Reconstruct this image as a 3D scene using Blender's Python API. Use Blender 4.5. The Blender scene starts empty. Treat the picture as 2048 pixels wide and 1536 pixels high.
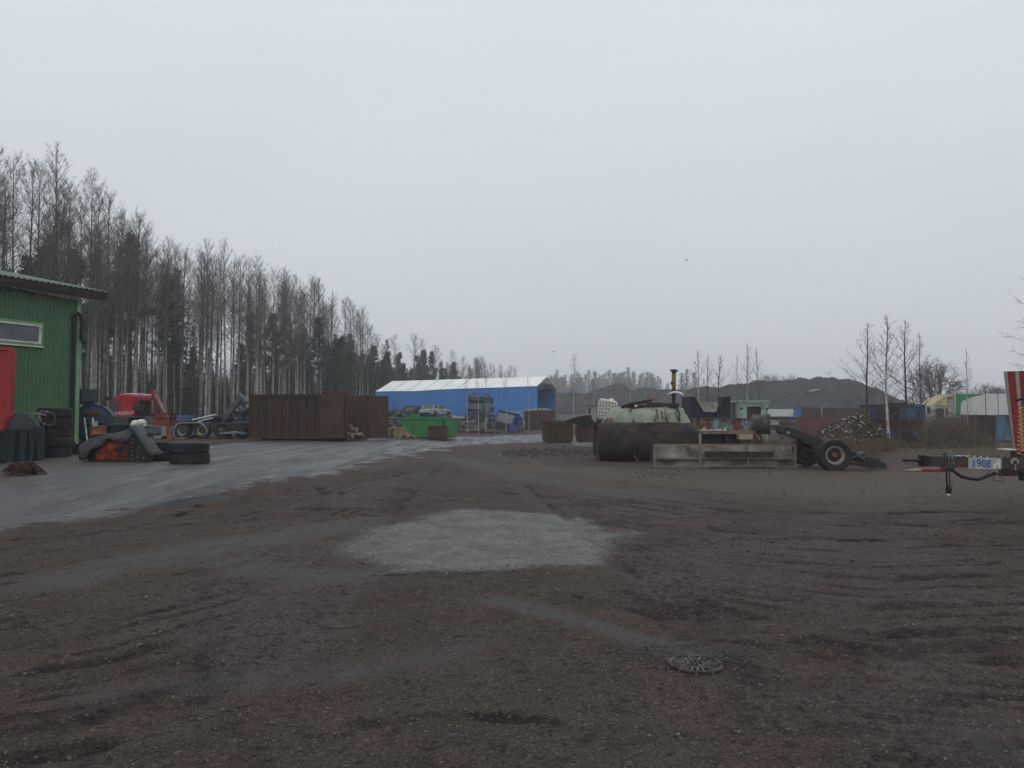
import bpy, math, random
import numpy as np
from mathutils import Vector, Matrix, Euler
R = math.radians
random.seed(7)
D = bpy.data
SC = bpy.context.scene
COL = SC.collection
# ------------------------------------------------------------------ camera model
FPX, YH, EYE = 1547.0, 830.0, 1.6
PITCH = math.atan((YH - 768.0) / FPX)
CP, SP = math.cos(PITCH), math.sin(PITCH)

def P(px, py, Y):
    u = (px - 1024.0) / FPX; v = (768.0 - py) / FPX
    t = Y / (CP - v * SP)
    return Vector((u * t, Y, EYE + (SP + v * CP) * t))

def ss(x, a, b):
    t = np.clip((np.asarray(x, float) - a) / (b - a), 0, 1)
    return t * t * (3 - 2 * t)

def H(x, y):
    """large-scale height of the yard"""
    left = 0.30 * ss(y, 9, 20) * ss(-np.asarray(x, float), 1.0, 7.5) * (1 - 0.9 * ss(y, 46, 64))
    wood = 0.9 * ss(-np.asarray(x, float) - 24 + 0.06 * np.asarray(y, float), 0, 16) * ss(y, 30, 50)
    return left + wood

def Hf(x, y): return float(H(x, y))

def G(px, py):
    """ground point seen at a pixel"""
    u = (px - 1024.0) / FPX; v = (768.0 - py) / FPX
    d = Vector((u, CP - v * SP, SP + v * CP))
    t = EYE / max(1e-4, -d.z)
    for _ in range(12):
        z = Hf(d.x * t, d.y * t); t = (EYE - z) / max(1e-4, -d.z)
    return Vector((d.x * t, d.y * t, Hf(d.x * t, d.y * t)))

# ------------------------------------------------------------------ numpy noise
_rng = np.random.RandomState(11)
_tab = _rng.rand(256, 256)
def vnoise(x, y):
    xi = np.floor(x).astype(int); yi = np.floor(y).astype(int)
    fx = x - xi; fy = y - yi
    fx = fx * fx * (3 - 2 * fx); fy = fy * fy * (3 - 2 * fy)
    a = _tab[xi & 255, yi & 255]; b = _tab[(xi + 1) & 255, yi & 255]
    c = _tab[xi & 255, (yi + 1) & 255]; d = _tab[(xi + 1) & 255, (yi + 1) & 255]
    return (a * (1 - fx) + b * fx) * (1 - fy) + (c * (1 - fx) + d * fx) * fy
def fbm(x, y, o=4):
    s = 0; a = 0.5; n = 0
    for k in range(o):
        s = s + a * vnoise(x * 2 ** k + 17.3 * k, y * 2 ** k + 9.1 * k); n += a; a *= 0.5
    return s / n

# ------------------------------------------------------------------ mesh builder
class MB:
    def __init__(s): s.v = []; s.f = []
    def add(s, vs, fs):
        o = len(s.v); s.v += [tuple(p) for p in vs]; s.f += [tuple(i + o for i in f) for f in fs]; return s
    def hexa(s, b, t):
        """b: four bottom points counter-clockwise, t: four top points"""
        return s.add(list(b) + list(t), [(3, 2, 1, 0), (4, 5, 6, 7), (0, 1, 5, 4), (1, 2, 6, 5), (2, 3, 7, 6), (3, 0, 4, 7)])
    def box(s, x0, x1, y0, y1, z0, z1, m=None):
        b = [(x0, y0, z0), (x1, y0, z0), (x1, y1, z0), (x0, y1, z0)]; t = [(p[0], p[1], z1) for p in b]
        if m is not None:
            b = [m @ Vector(p) for p in b]; t = [m @ Vector(p) for p in t]
        return s.hexa(b, t)
    def tube(s, pts, rad, n=8, cap=True):
        pts = [Vector(p) for p in pts]
        if not hasattr(rad, '__len__'): rad = [rad] * len(pts)
        vs = []; fs = []
        d0 = (pts[1] - pts[0]).normalized()
        ref = Vector((0, 0, 1)) if abs(d0.z) < .9 else Vector((1, 0, 0))
        a = d0.cross(ref).normalized()
        for i, p in enumerate(pts):
            if i == 0: d = d0
            elif i == len(pts) - 1: d = (pts[i] - pts[i - 1]).normalized()
            else: d = (pts[i + 1] - pts[i - 1]).normalized()
            a = (a - d * a.dot(d)); a = a.normalized() if a.length > 1e-6 else d.orthogonal().normalized()
            b = d.cross(a)
            for k in range(n):
                q = 2 * math.pi * k / n
                vs.append(p + (a * math.cos(q) + b * math.sin(q)) * rad[i])
        for i in range(len(pts) - 1):
            for k in range(n):
                k2 = (k + 1) % n
                fs.append((i * n + k, i * n + k2, (i + 1) * n + k2, (i + 1) * n + k))
        if cap:
            fs.append(tuple(range(n - 1, -1, -1))); fs.append(tuple((len(pts) - 1) * n + k for k in range(n)))
        return s.add(vs, fs)
    def bar(s, p0, p1, w, h, up=(0, 0, 1)):
        """square bar from p0 to p1, w across, h along up"""
        p0 = Vector(p0); p1 = Vector(p1); d = (p1 - p0).normalized(); u = Vector(up)
        a = d.cross(u)
        if a.length < 1e-4: a = d.cross(Vector((0, 1, 0)))
        a = a.normalized(); u = a.cross(d)
        q = [(-w / 2, -h / 2), (w / 2, -h / 2), (w / 2, h / 2), (-w / 2, h / 2)]
        return s.hexa([p0 + a * i + u * j for i, j in q], [p1 + a * i + u * j for i, j in q])
    def lathe(s, prof, n=24, m=None, close=False):
        """prof: (r, h) list turned round z"""
        vs = []; fs = []
        L = len(prof)
        for k in range(n):
            q = 2 * math.pi * k / n; c, sn = math.cos(q), math.sin(q)
            for r, h in prof:
                p = Vector((r * c, r * sn, h)); vs.append(m @ p if m is not None else p)
        for k in range(n):
            k2 = (k + 1) % n
            for i in range(L if close else L - 1):
                j = (i + 1) % L
                fs.append((k * L + i, k2 * L + i, k2 * L + j, k * L + j))
        return s.add(vs, fs)
    def prism(s, poly, y0, y1):
        """polygon in x,z (counter-clockwise from the front) extruded from y0 (front) to y1"""
        n = len(poly)
        vs = [(x, y0, z) for x, z in poly] + [(x, y1, z) for x, z in poly]
        fs = [tuple(range(n)), tuple(range(2 * n - 1, n - 1, -1))]
        for i in range(n):
            j = (i + 1) % n; fs.append((j, i, n + i, n + j))
        return s.add(vs, fs)
    def prism2(s, polyF, polyB, y0, y1):
        n = len(polyF)
        vs = [(x, y0, z) for x, z in polyF] + [(x, y1, z) for x, z in polyB]
        fs = [tuple(range(n)), tuple(range(2 * n - 1, n - 1, -1))]
        for i in range(n):
            j = (i + 1) % n; fs.append((j, i, n + i, n + j))
        return s.add(vs, fs)
    def corr(s, x0, x1, z0, z1, pitch=.2, d=.04, y=0., t=.02, axis='x', top=None):
        """trapezoidal corrugated sheet standing in the x-z plane (axis x) or y-z plane (axis y)"""
        n = max(1, int(round((x1 - x0) / pitch))); p = (x1 - x0) / n
        pr = []
        for i in range(n):
            a = x0 + i * p
            pr += [(a, 0), (a + p * .36, 0), (a + p * .5, d), (a + p * .86, d)]
        pr.append((x1, 0))
        vs = []
        for (a, b) in pr:
            zt = z1 if top is None else top(a)
            if axis == 'x': vs += [(a, y + b, z0), (a, y + b, zt), (a, y + b + t, z0), (a, y + b + t, zt)]
            else: vs += [(y + b, a, z0), (y + b, a, zt), (y + b + t, a, z0), (y + b + t, a, zt)]
        fs = []
        m = len(pr)
        for i in range(m - 1):
            o = i * 4; q = o + 4
            fs += [(o, q, q + 1, o + 1), (q + 2, o + 2, o + 3, q + 3), (o + 1, q + 1, q + 3, o + 3), (o, o + 2, q + 2, q)]
        fs += [(0, 1, 3, 2), ((m - 1) * 4, (m - 1) * 4 + 2, (m - 1) * 4 + 3, (m - 1) * 4 + 1)]
        return s.add(vs, fs)
    def spike(s, p, tip, w):
        p = Vector(p); tip = Vector(tip); d = tip - p
        a = d.orthogonal().normalized() * w; b = d.normalized().cross(a)
        q = random.random() * 6.3
        o = len(s.v)
        for k in range(3):
            an = q + k * 2.0944; c = p + a * math.cos(an) + b * math.sin(an); s.v.append((c.x, c.y, c.z))
        s.v.append((tip.x, tip.y, tip.z))
        s.f += [(o, o + 1, o + 3), (o + 1, o + 2, o + 3), (o + 2, o, o + 3)]
        return s
    def mesh(s, name, mat=None, smooth=False):
        me = D.meshes.new(name)
        me.from_pydata(s.v, [], s.f); me.update()
        if mat: me.materials.append(mat)
        if smooth: me.polygons.foreach_set('use_smooth', [True] * len(me.polygons))
        return me
    def build(s, name, mat=None, parent=None, smooth=False, bevel=0., loc=None, rot=None, label=None, angle=None, jitter=0.):
        if jitter:
            s.v = [(x + random.uniform(-1, 1) * jitter, y + random.uniform(-1, 1) * jitter, z + random.uniform(-1, 1) * jitter) for x, y, z in s.v]
        me = s.mesh(name, mat, smooth)
        o = D.objects.new(name, me); COL.objects.link(o)
        if parent: o.parent = parent
        if loc is not None: o.location = loc
        if rot is not None: o.rotation_euler = rot
        if label: o['label'] = label
        if bevel:
            b = o.modifiers.new('bevel', 'BEVEL'); b.width = bevel; b.segments = 2; b.limit_method = 'ANGLE'; b.angle_limit = R(35)
        if angle is not None:
            me.polygons.foreach_set('use_smooth', [True] * len(me.polygons))
            try: me.set_sharp_from_angle(angle=R(angle))
            except Exception: pass
        return o

def tag(o, label=None, cat=None, group=None, kind=None):
    if label: o['label'] = label
    if cat: o['category'] = cat
    if group: o['group'] = group
    if kind: o['kind'] = kind
    return o

def thing(name, label, cat, loc, rz=0., group=None):
    o = D.objects.new(name, None); COL.objects.link(o)
    o.empty_display_size = .1
    o.location = loc; o.rotation_euler = (0, 0, rz)
    return tag(o, label, cat, group)

def text_mesh(body, size, mat, name, parent, loc, rot, scale=(1, 1, 1), space=1., offset=0.):
    tx = D.curves.new(name, 'FONT'); tx.body = body; tx.size = size; tx.extrude = .002; tx.space_character = space; tx.offset = offset
    o = D.objects.new(name, tx); COL.objects.link(o)
    bpy.context.view_layer.update()
    me = D.meshes.new_from_object(o.evaluated_get(bpy.context.evaluated_depsgraph_get())); me.name = name
    D.objects.remove(o); D.curves.remove(tx)
    me.materials.clear(); me.materials.append(mat)
    o = D.objects.new(name, me); COL.objects.link(o); o.parent = parent; o.location = loc; o.rotation_euler = rot; o.scale = scale
    return o
class F:
    """a thing standing at pixel column px, Y metres away; x() and z() turn pixels into its local metres"""
    def __init__(s, name, label, cat, px, Y, rz=0., group=None, py=None):
        p = P(px, YH, Y)
        z = Hf(p.x, Y) if py is None else P(px, py, Y).z
        s.Y = Y; s.l = Vector((p.x, Y, z))
        s.e = thing(name, label, cat, s.l, rz, group)
    def x(s, px, dy=0.): return P(px, YH, s.Y + dy).x - s.l.x
    def z(s, py, dy=0.): return P(1024, py, s.Y + dy).z - s.l.z
    def p(s, px, py, dy=0.):
        q = P(px, py, s.Y + dy); return Vector((q.x - s.l.x, dy, q.z - s.l.z))

def copy_tree(o, parent=None):
    c = o.copy(); COL.objects.link(c)
    if parent is not None: c.parent = parent
    for ch in list(o.children): copy_tree(ch, c)
    return c

# ------------------------------------------------------------------ materials
def _nodes(name):
    m = D.materials.new(name); m.use_nodes = True
    nt = m.node_tree; b = nt.nodes['Principled BSDF']
    return m, nt, b
def N(nt, t, **kw):
    n = nt.nodes.new(t)
    for k, v in kw.items():
        if k.startswith('i_'):
            key = k[2:].replace('_', ' '); n.inputs[key].default_value = v
        else: setattr(n, k, v)
    return n
def mixc(nt, fac, a, b, mode='MIX'):
    n = nt.nodes.new('ShaderNodeMix'); n.data_type = 'RGBA'; n.blend_type = mode; n.clamp_factor = True
    for sock, v in ((n.inputs[0], fac), (n.inputs[6], a), (n.inputs[7], b)):
        if hasattr(v, 'is_output'): nt.links.new(v, sock)
        elif isinstance(v, (int, float)): sock.default_value = v if sock.type == 'VALUE' else (v, v, v, 1)
        else: sock.default_value = (*v, 1)
    return n.outputs[2]
def math_(nt, op, a, b=None, c=None, clamp=False):
    n = nt.nodes.new('ShaderNodeMath'); n.operation = op; n.use_clamp = clamp
    for i, v in enumerate((a, b, c)):
        if v is None: continue
        if hasattr(v, 'is_output'): nt.links.new(v, n.inputs[i])
        else: n.inputs[i].default_value = v
    return n.outputs[0]
def ramp(nt, fac, a, b, va=0., vb=1.):
    n = nt.nodes.new('ShaderNodeMapRange'); n.interpolation_type = 'SMOOTHSTEP'
    nt.links.new(fac, n.inputs[0])
    n.inputs[1].default_value = a; n.inputs[2].default_value = b; n.inputs[3].default_value = va; n.inputs[4].default_value = vb
    return n.outputs[0]
def noise(nt, vec, scale, detail=4, rough=.6, dist=0.):
    n = nt.nodes.new('ShaderNodeTexNoise'); nt.links.new(vec, n.inputs['Vector'])
    n.inputs['Scale'].default_value = scale; n.inputs['Detail'].default_value = detail
    n.inputs['Roughness'].default_value = rough; n.inputs['Distortion'].default_value = dist
    return n.outputs['Fac']
def coords(nt, scale=(1, 1, 1), space='Object', rnd=True):
    tc = nt.nodes.new('ShaderNodeTexCoord'); mp = nt.nodes.new('ShaderNodeMapping')
    nt.links.new(tc.outputs[space], mp.inputs['Vector']); mp.inputs['Scale'].default_value = scale
    if rnd:
        oi = nt.nodes.new('ShaderNodeObjectInfo')
        sc = nt.nodes.new('ShaderNodeVectorMath'); sc.operation = 'SCALE'; sc.inputs[0].default_value = (37., 21., 13.)
        nt.links.new(oi.outputs['Random'], sc.inputs['Scale']); nt.links.new(sc.outputs[0], mp.inputs['Location'])
    return mp.outputs['Vector']
def bump(nt, b, h, strength=.3, dist=.02):
    n = nt.nodes.new('ShaderNodeBump'); n.inputs['Strength'].default_value = strength; n.inputs['Distance'].default_value = dist
    nt.links.new(h, n.inputs['Height']); nt.links.new(n.outputs[0], b.inputs['Normal'])

def paint(name, c, c2=None, rust=None, amount=.5, soft=.08, scale=3., streak=1., rough=.55, rrough=.85, metal=0., bmp=.25, fine=.35, spec=.22):
    """weathered surface: colour c varied towards c2, patches of rust where the noise passes the amount"""
    m, nt, b = _nodes(name)
    v = coords(nt, (scale, scale, scale * streak)); v1 = coords(nt, (1, 1, 1))
    n1 = noise(nt, v, 1.0, 6, .62, .3); n2 = noise(nt, v1, 9., 5, .65); n3 = noise(nt, v1, 45., 3, .6)
    c2 = c2 or tuple(x * .6 for x in c)
    col = mixc(nt, ramp(nt, n1, .3, .7), c, c2)
    col = mixc(nt, fine, col, mixc(nt, ramp(nt, n2, .25, .75), (.35, .35, .35), (1.4, 1.4, 1.4)), 'MULTIPLY')
    rg = rough
    if rust:
        v3 = coords(nt, (scale * .9, scale * .9, scale * .9 * streak))
        n4 = noise(nt, v3, 1.7, 8, .68, .4)
        mk = ramp(nt, math_(nt, 'ADD', math_(nt, 'MULTIPLY', n4, .8), math_(nt, 'MULTIPLY', n2, .2)), 1 - amount - soft, 1 - amount + soft)
        rc = mixc(nt, ramp(nt, n2, .3, .7), rust, tuple(x * .45 for x in rust))
        col = mixc(nt, mk, col, rc)
        rr = nt.nodes.new('ShaderNodeMix'); rr.data_type = 'FLOAT'; nt.links.new(mk, rr.inputs[0]); rr.inputs[2].default_value = rough; rr.inputs[3].default_value = rrough
        rg = rr.outputs[0]
    nt.links.new(col, b.inputs['Base Color'])
    if hasattr(rg, 'is_output'): nt.links.new(rg, b.inputs['Roughness'])
    else: b.inputs['Roughness'].default_value = rg
    b.inputs['Metallic'].default_value = metal
    b.inputs['Specular IOR Level'].default_value = spec
    if bmp: bump(nt, b, math_(nt, 'ADD', n2, math_(nt, 'MULTIPLY', n3, .5)), bmp, .01)
    return m

RUST = (.115, .048, .026); RUSTD = (.05, .026, .019); RUSTO = (.25, .085, .03)
M = {}
M['green_wall'] = paint('green_cladding', (.074, .166, .076), (.058, .134, .062), rough=.5, scale=.8, streak=.3, fine=.3, bmp=.08)
M['green_trim'] = paint('pale_green_trim', (.20, .36, .17), (.13, .26, .12), rough=.55, scale=2, streak=.3, fine=.3)
M['roof_sheet'] = paint('grey_green_roof_sheet', (.11, .15, .13), (.085, .12, .105), rough=.4, scale=1, fine=.25)
M['old_wood'] = paint('weathered_brown_board', (.045, .030, .026), (.028, .020, .018), rough=.8, scale=4, fine=.5)
M['white_paint'] = paint('aged_white_paint', (.62, .62, .58), (.45, .45, .41), rough=.5, scale=3, fine=.3)
M['glass'] = paint('dull_window_glass', (.10, .11, .125), (.06, .065, .075), rough=.08, scale=1.2, fine=.1, bmp=.02, spec=.5)
M['dark_glass'] = paint('dark_glass', (.012, .014, .016), (.02, .025, .028), rough=.06, scale=3, fine=.1, bmp=0, spec=.5)
M['tyre'] = paint('black_rubber', (.014, .014, .015), (.024, .023, .022), rough=.6, scale=4, fine=.5, bmp=.2)
M['red_steel'] = paint('scratched_red_steel', (.34, .025, .028), (.25, .02, .022), rust=(.02, .012, .011), amount=.33, soft=.03, scale=5, rough=.4, fine=.2)
M['truck_red'] = paint('truck_red', (.36, .022, .030), (.27, .016, .022), rough=.3, scale=2, fine=.2, bmp=.05)
M['crane_red'] = paint('crane_red', (.23, .028, .028), (.15, .02, .02), rust=RUSTD, amount=.34, scale=5, rough=.45, fine=.3)
M['tank_plastic'] = paint('dark_teal_plastic', (.016, .030, .036), (.024, .038, .044), rough=.45, scale=2, fine=.3, bmp=.06)
M['black'] = paint('black_grimy_steel', (.012, .012, .012), (.022, .02, .018), rough=.6, scale=5, fine=.5)
M['chassis'] = paint('dark_greasy_steel', (.020, .020, .021), (.035, .031, .028), rust=RUSTD, amount=.4, scale=5, rough=.6)
M['grey'] = paint('grey_painted_steel', (.10, .11, .12), (.065, .07, .078), rust=RUSTD, amount=.28, scale=4, rough=.5)
M['grey_light'] = paint('pale_grey_steel', (.26, .27, .27), (.17, .175, .175), rust=RUST, amount=.27, scale=4, rough=.5)
M['blue_tank'] = paint('faded_blue_steel', (.030, .058, .125), (.022, .042, .09), rust=RUSTD, amount=.3, scale=3, rough=.45)
M['orange'] = paint('orange_steel', (.36, .050, .012), (.20, .030, .010), rust=(.035, .022, .018), amount=.49, soft=.12, scale=3, rough=.5)
M['tarp'] = paint('grey_tarpaulin', (.052, .055, .059), (.080, .085, .090), rough=.5, scale=3, fine=.25, bmp=.15)
M['black_sheet'] = paint('black_plastic_sheet', (.008, .008, .009), (.013, .013, .014), rough=.55, scale=3, fine=.2)
M['rim_rust'] = paint('rusty_rim', (.24, .10, .045), (.13, .055, .03), rough=.8, scale=6)
M['rim_pale'] = paint('pale_wheel_rim', (.30, .29, .25), (.2, .185, .155), rust=RUST, amount=.38, scale=9, rough=.55)
M['rust'] = paint('brown_rust', (.066, .037, .028), (.040, .027, .023), rust=(.12, .056, .03), amount=.40, soft=.15, scale=1.4, streak=.5, rough=.8, fine=.55)
M['rust_dark'] = paint('dark_rust', (.048, .031, .025), (.033, .029, .027), rust=(.105, .048, .027), amount=.47, soft=.16, scale=1.6, streak=.4, rough=.8, fine=.5)
M['rust_red'] = paint('red_brown_rust', (.082, .042, .031), (.050, .030, .025), rust=(.055, .045, .024), amount=.36, soft=.12, scale=1.6, streak=.5, rough=.8, fine=.5)
M['rust_green'] = paint('rust_with_moss', (.075, .042, .028), (.045, .028, .021), rust=(.075, .066, .034), amount=.46, soft=.1, scale=1.3, streak=.4, rough=.85, fine=.5)
M['skip_green'] = paint('bright_green_steel', (.042, .205, .058), (.034, .155, .046), rust=(.04, .10, .03), amount=.27, scale=3, rough=.45, fine=.25)
M['rope_rust'] = paint('rusty_wire', (.060, .028, .020), (.03, .016, .013), rough=.85, scale=10)
M['bark'] = paint('log_bark', (.085, .066, .050), (.045, .036, .030), rough=.9, scale=4, fine=.6, bmp=.6)
M['cut'] = paint('sawn_log_end', (.32, .25, .165), (.2, .15, .1), rough=.85, scale=7, fine=.4)
M['hall_blue'] = paint('blue_hall_fabric', (.058, .205, .52), (.048, .175, .46), rough=.55, scale=.35, streak=.3, fine=.2, bmp=.05)
M['hall_white'] = paint('white_hall_roof_fabric', (.80, .81, .79), (.68, .70, .67), rough=.5, scale=.4, fine=.15, bmp=.05)
M['ibc_white'] = paint('white_plastic_tank', (.66, .66, .60), (.5, .5, .43), rough=.45, scale=2, fine=.25, bmp=.05)
M['pale_green'] = paint('pale_green_tank_paint', (.29, .32, .265), (.205, .228, .188), rust=(.105, .062, .033), amount=.465, soft=.05, scale=1.3, streak=.5, rough=.6, fine=.35)
M['mint'] = paint('mint_green_paint', (.30, .41, .33), (.23, .32, .26), rust=(.1, .06, .04), amount=.42, scale=2.5, rough=.6)
M['char'] = paint('charred_rusty_steel', (.034, .025, .021), (.014, .0145, .017), rust=(.068, .043, .031), amount=.47, soft=.06, scale=1.5, streak=.9, rough=.8, fine=.6, bmp=.5)
M['trough'] = paint('dirty_pale_steel', (.26, .245, .215), (.14, .122, .102), rust=(.075, .053, .040), amount=.48, soft=.14, scale=1.0, rough=.6, fine=.5)
M['trough_frame'] = paint('dirty_frame_steel', (.185, .155, .125), (.13, .105, .085), rust=(.09, .06, .045), amount=.40, scale=3, rough=.7)
M['blue_rust'] = paint('pale_blue_paint_rusting', (.17, .27, .33), (.13, .21, .26), rust=(.16, .07, .033), amount=.53, soft=.06, scale=2.0, streak=.5, rough=.6, fine=.4)
M['dark_blue'] = paint('dark_navy_steel', (.018, .022, .036), (.014, .016, .026), rust=(.03, .024, .022), amount=.35, scale=2, rough=.6)
M['cont_blue'] = paint('blue_container_rusting', (.060, .098, .175), (.075, .125, .20), rust=(.075, .038, .032), amount=.465, soft=.07, scale=1.1, streak=.35, rough=.65, fine=.5)
M['cont_blue2'] = paint('pale_blue_container_rusting', (.085, .165, .27), (.07, .13, .2), rust=(.075, .042, .030), amount=.52, soft=.07, scale=1.2, streak=.16, rough=.65, fine=.5)
M['blue_plain'] = paint('blue_steel', (.06, .15, .33), (.05, .12, .26), rust=RUST, amount=.28, scale=2, rough=.5)
M['cab_blue'] = paint('cab_blue', (.042, .075, .26), (.034, .06, .2), rust=RUSTD, amount=.25, scale=3, rough=.35, fine=.2)
M['pink_rust'] = paint('faded_red_skip', (.17, .083, .068), (.10, .052, .044), rust=RUSTD, amount=.35, scale=2, streak=.3, rough=.75)
M['wood_pale'] = paint('pale_timber', (.36, .29, .19), (.26, .2, .13), rough=.8, scale=4)
M['cream'] = paint('dirty_cream_paint', (.40, .39, .33), (.28, .27, .23), rust=(.10, .07, .05), amount=.45, scale=2.5, rough=.6)
M['white_panel'] = paint('white_trailer_panel', (.55, .56, .53), (.47, .48, .45), rough=.5, scale=.7, streak=.3, fine=.2, bmp=.02)
M['logo_green'] = paint('green_panel_paint', (.030, .23, .095), (.026, .19, .08), rough=.5, scale=1, fine=.2, bmp=.02)
M['yellow_deflector'] = paint('faded_yellow_plastic', (.42, .39, .20), (.36, .34, .2), rough=.6, scale=2)
M['stripe_red'] = paint('faded_red_panel', (.215, .020, .022), (.16, .017, .018), rough=.5, scale=1.5, streak=.2, fine=.3)
M['stripe_grey'] = paint('dull_grey_panel', (.30, .30, .27), (.22, .22, .2), rough=.55, scale=1.5, streak=.2, fine=.3)
M['drawbar'] = paint('brown_black_drawbar', (.066, .050, .042), (.040, .032, .028), rust=(.095, .060, .042), amount=.46, scale=4, rough=.6)
M['plate'] = paint('dirty_white_plate', (.42, .42, .38), (.3, .3, .27), rust=(.14, .12, .1), amount=.33, scale=6, rough=.6)
M['sticker'] = paint('white_sticker', (.66, .66, .62), (.55, .55, .52), rough=.5, scale=6)
M['digit_blue'] = paint('blue_digit_paint', (.035, .10, .36), (.03, .08, .3), rough=.5, scale=10, fine=.2, bmp=0)
M['yellow_coil'] = paint('yellow_coil_hose', (.50, .29, .07), (.42, .2, .05), rough=.4, scale=5, fine=.2, bmp=0)
M['red_coil'] = paint('red_coil_hose', (.36, .04, .03), (.3, .03, .02), rough=.4, scale=5, fine=.2, bmp=0)
M['hose_grey'] = paint('grey_hose', (.13, .14, .145), (.09, .095, .1), rough=.5, scale=5, fine=.2, bmp=0)
M['yellow_rust'] = paint('yellow_paint_over_rust', (.33, .23, .055), (.22, .15, .045), rust=(.045, .03, .025), amount=.46, soft=.05, scale=7, rough=.6)
M['olive'] = paint('olive_black_frame', (.035, .038, .030), (.024, .026, .022), rust=(.012, .011, .011), amount=.42, soft=.07, scale=5, rough=.6)
M['cast_iron'] = paint('worn_cast_iron', (.115, .11, .105), (.06, .056, .053), rust=(.05, .04, .034), amount=.5, scale=14, rough=.55)
M['earth'] = paint('brown_earth', (.052, .039, .031), (.034, .027, .023), rough=.95, scale=1.4, fine=.6, bmp=.8)
M['slag'] = paint('dark_grey_spoil', (.038, .041, .046), (.028, .030, .034), rust=(.062, .062, .06), amount=.30, soft=.1, scale=.12, rough=.9, fine=.6, bmp=.8)
M['slag_brown'] = paint('dark_brown_spoil', (.045, .043, .042), (.030, .030, .031), rust=(.075, .07, .062), amount=.33, soft=.1, scale=.12, rough=.9, fine=.6, bmp=.8)
M['scrap'] = paint('dark_scrap', (.040, .043, .048), (.022, .023, .026), rust=(.16, .16, .16), amount=.33, soft=.04, scale=5, rough=.5)
M['scrap_pale'] = paint('pale_litter', (.50, .50, .48), (.33, .32, .3), rough=.6, scale=8)
M['scrap_brown'] = paint('brown_scrap', (.105, .074, .052), (.055, .040, .030), rust=(.12, .09, .06), amount=.34, scale=5, rough=.85)
M['twig'] = paint('grey_brown_twig', (.155, .133, .123), (.112, .095, .088), rough=.9, scale=3, fine=.2, bmp=0)
M['twig_dark'] = paint('dark_brown_twig', (.058, .046, .039), (.040, .032, .028), rough=.9, scale=3, fine=.2, bmp=0)
M['needle'] = paint('pine_needles', (.040, .058, .036), (.026, .040, .026), rough=.8, scale=1.2, fine=.3, bmp=0, spec=.2)
M['needle_spruce'] = paint('spruce_needles', (.032, .050, .036), (.022, .036, .026), rough=.8, scale=1.2, fine=.3, bmp=0, spec=.2)
M['pine_bark'] = paint('pine_bark', (.060, .042, .033), (.04, .03, .025), rough=.9, scale=3, fine=.5)
def stalks(name, cols):
    m, nt, b = _nodes(name)
    ge = nt.nodes.new('ShaderNodeNewGeometry'); rp = nt.nodes.new('ShaderNodeValToRGB'); nt.links.new(ge.outputs['Random Per Island'], rp.inputs[0])
    e = rp.color_ramp.elements; e[0].color = (*cols[0], 1); e[1].color = (*cols[-1], 1)
    for i, c in enumerate(cols[1:-1]): rp.color_ramp.elements.new((i + 1) / (len(cols) - 1)).color = (*c, 1)
    nt.links.new(rp.outputs[0], b.inputs['Base Color']); b.inputs['Roughness'].default_value = .9; b.inputs['Specular IOR Level'].default_value = .15
    return m
M['weed'] = stalks('dry_brown_weeds', ((.045, .031, .022), (.085, .058, .038), (.12, .085, .056), (.20, .155, .105)))
M['straw'] = stalks('dry_straw', ((.08, .06, .04), (.15, .12, .08), (.24, .20, .13)))
M['bird'] = paint('dark_bird', (.03, .03, .033), rough=.8, bmp=0)
M['carwhite'] = paint('wreck_white', (.50, .51, .51), (.34, .35, .35), rust=(.03, .03, .03), amount=.45, scale=3, rough=.3, fine=.2)
M['carblue'] = paint('wreck_pale_blue', (.12, .22, .36), (.09, .17, .28), rust=(.03, .03, .03), amount=.43, scale=3, rough=.3, fine=.2)
M['carblack'] = paint('wreck_black', (.014, .015, .017), (.025, .026, .028), rough=.3, scale=3, fine=.2)
M['cargrey'] = paint('wreck_dark_grey', (.035, .037, .040), (.022, .023, .025), rust=(.12, .12, .12), amount=.34, scale=4, rough=.4)
M['drum_grey'] = paint('grey_brown_drum', (.085, .083, .078), (.055, .05, .045), rust=RUSTD, amount=.48, scale=3, streak=.3, rough=.6)
M['carsilver'] = paint('wreck_silver', (.17, .18, .185), (.09, .095, .1), rust=(.02, .02, .02), amount=.44, scale=4, rough=.35)
M['amber'] = paint('amber_lens', (.55, .16, .03), (.5, .13, .03), rough=.25, scale=6, fine=.1, bmp=0)
M['silver'] = paint('bright_steel_rod', (.5, .5, .5), (.4, .4, .4), rough=.3, metal=.7, scale=4, fine=.2)

def birch_bark():
    m, nt, b = _nodes('birch_bark')
    v = coords(nt, (1, 1, 1)); vs = coords(nt, (2.5, 2.5, 9))
    n1 = noise(nt, vs, 1.3, 5, .7); n2 = noise(nt, v, 2.2, 5, .6)
    tc = nt.nodes.new('ShaderNodeTexCoord'); sp = nt.nodes.new('ShaderNodeSeparateXYZ'); nt.links.new(tc.outputs['Object'], sp.inputs[0])
    white = mixc(nt, ramp(nt, n2, .3, .7), (.50, .49, .44), (.27, .255, .22))
    col = mixc(nt, ramp(nt, n1, .555, .60), white, (.022, .02, .019))
    hi = ramp(nt, math_(nt, 'ADD', sp.outputs[2], math_(nt, 'MULTIPLY', n2, 5.)), 6.0, 12.5)
    col = mixc(nt, hi, col, (.070, .058, .052))
    nt.links.new(col, b.inputs['Base Color']); b.inputs['Roughness'].default_value = .8
    return m
M['birch'] = birch_bark()
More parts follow.
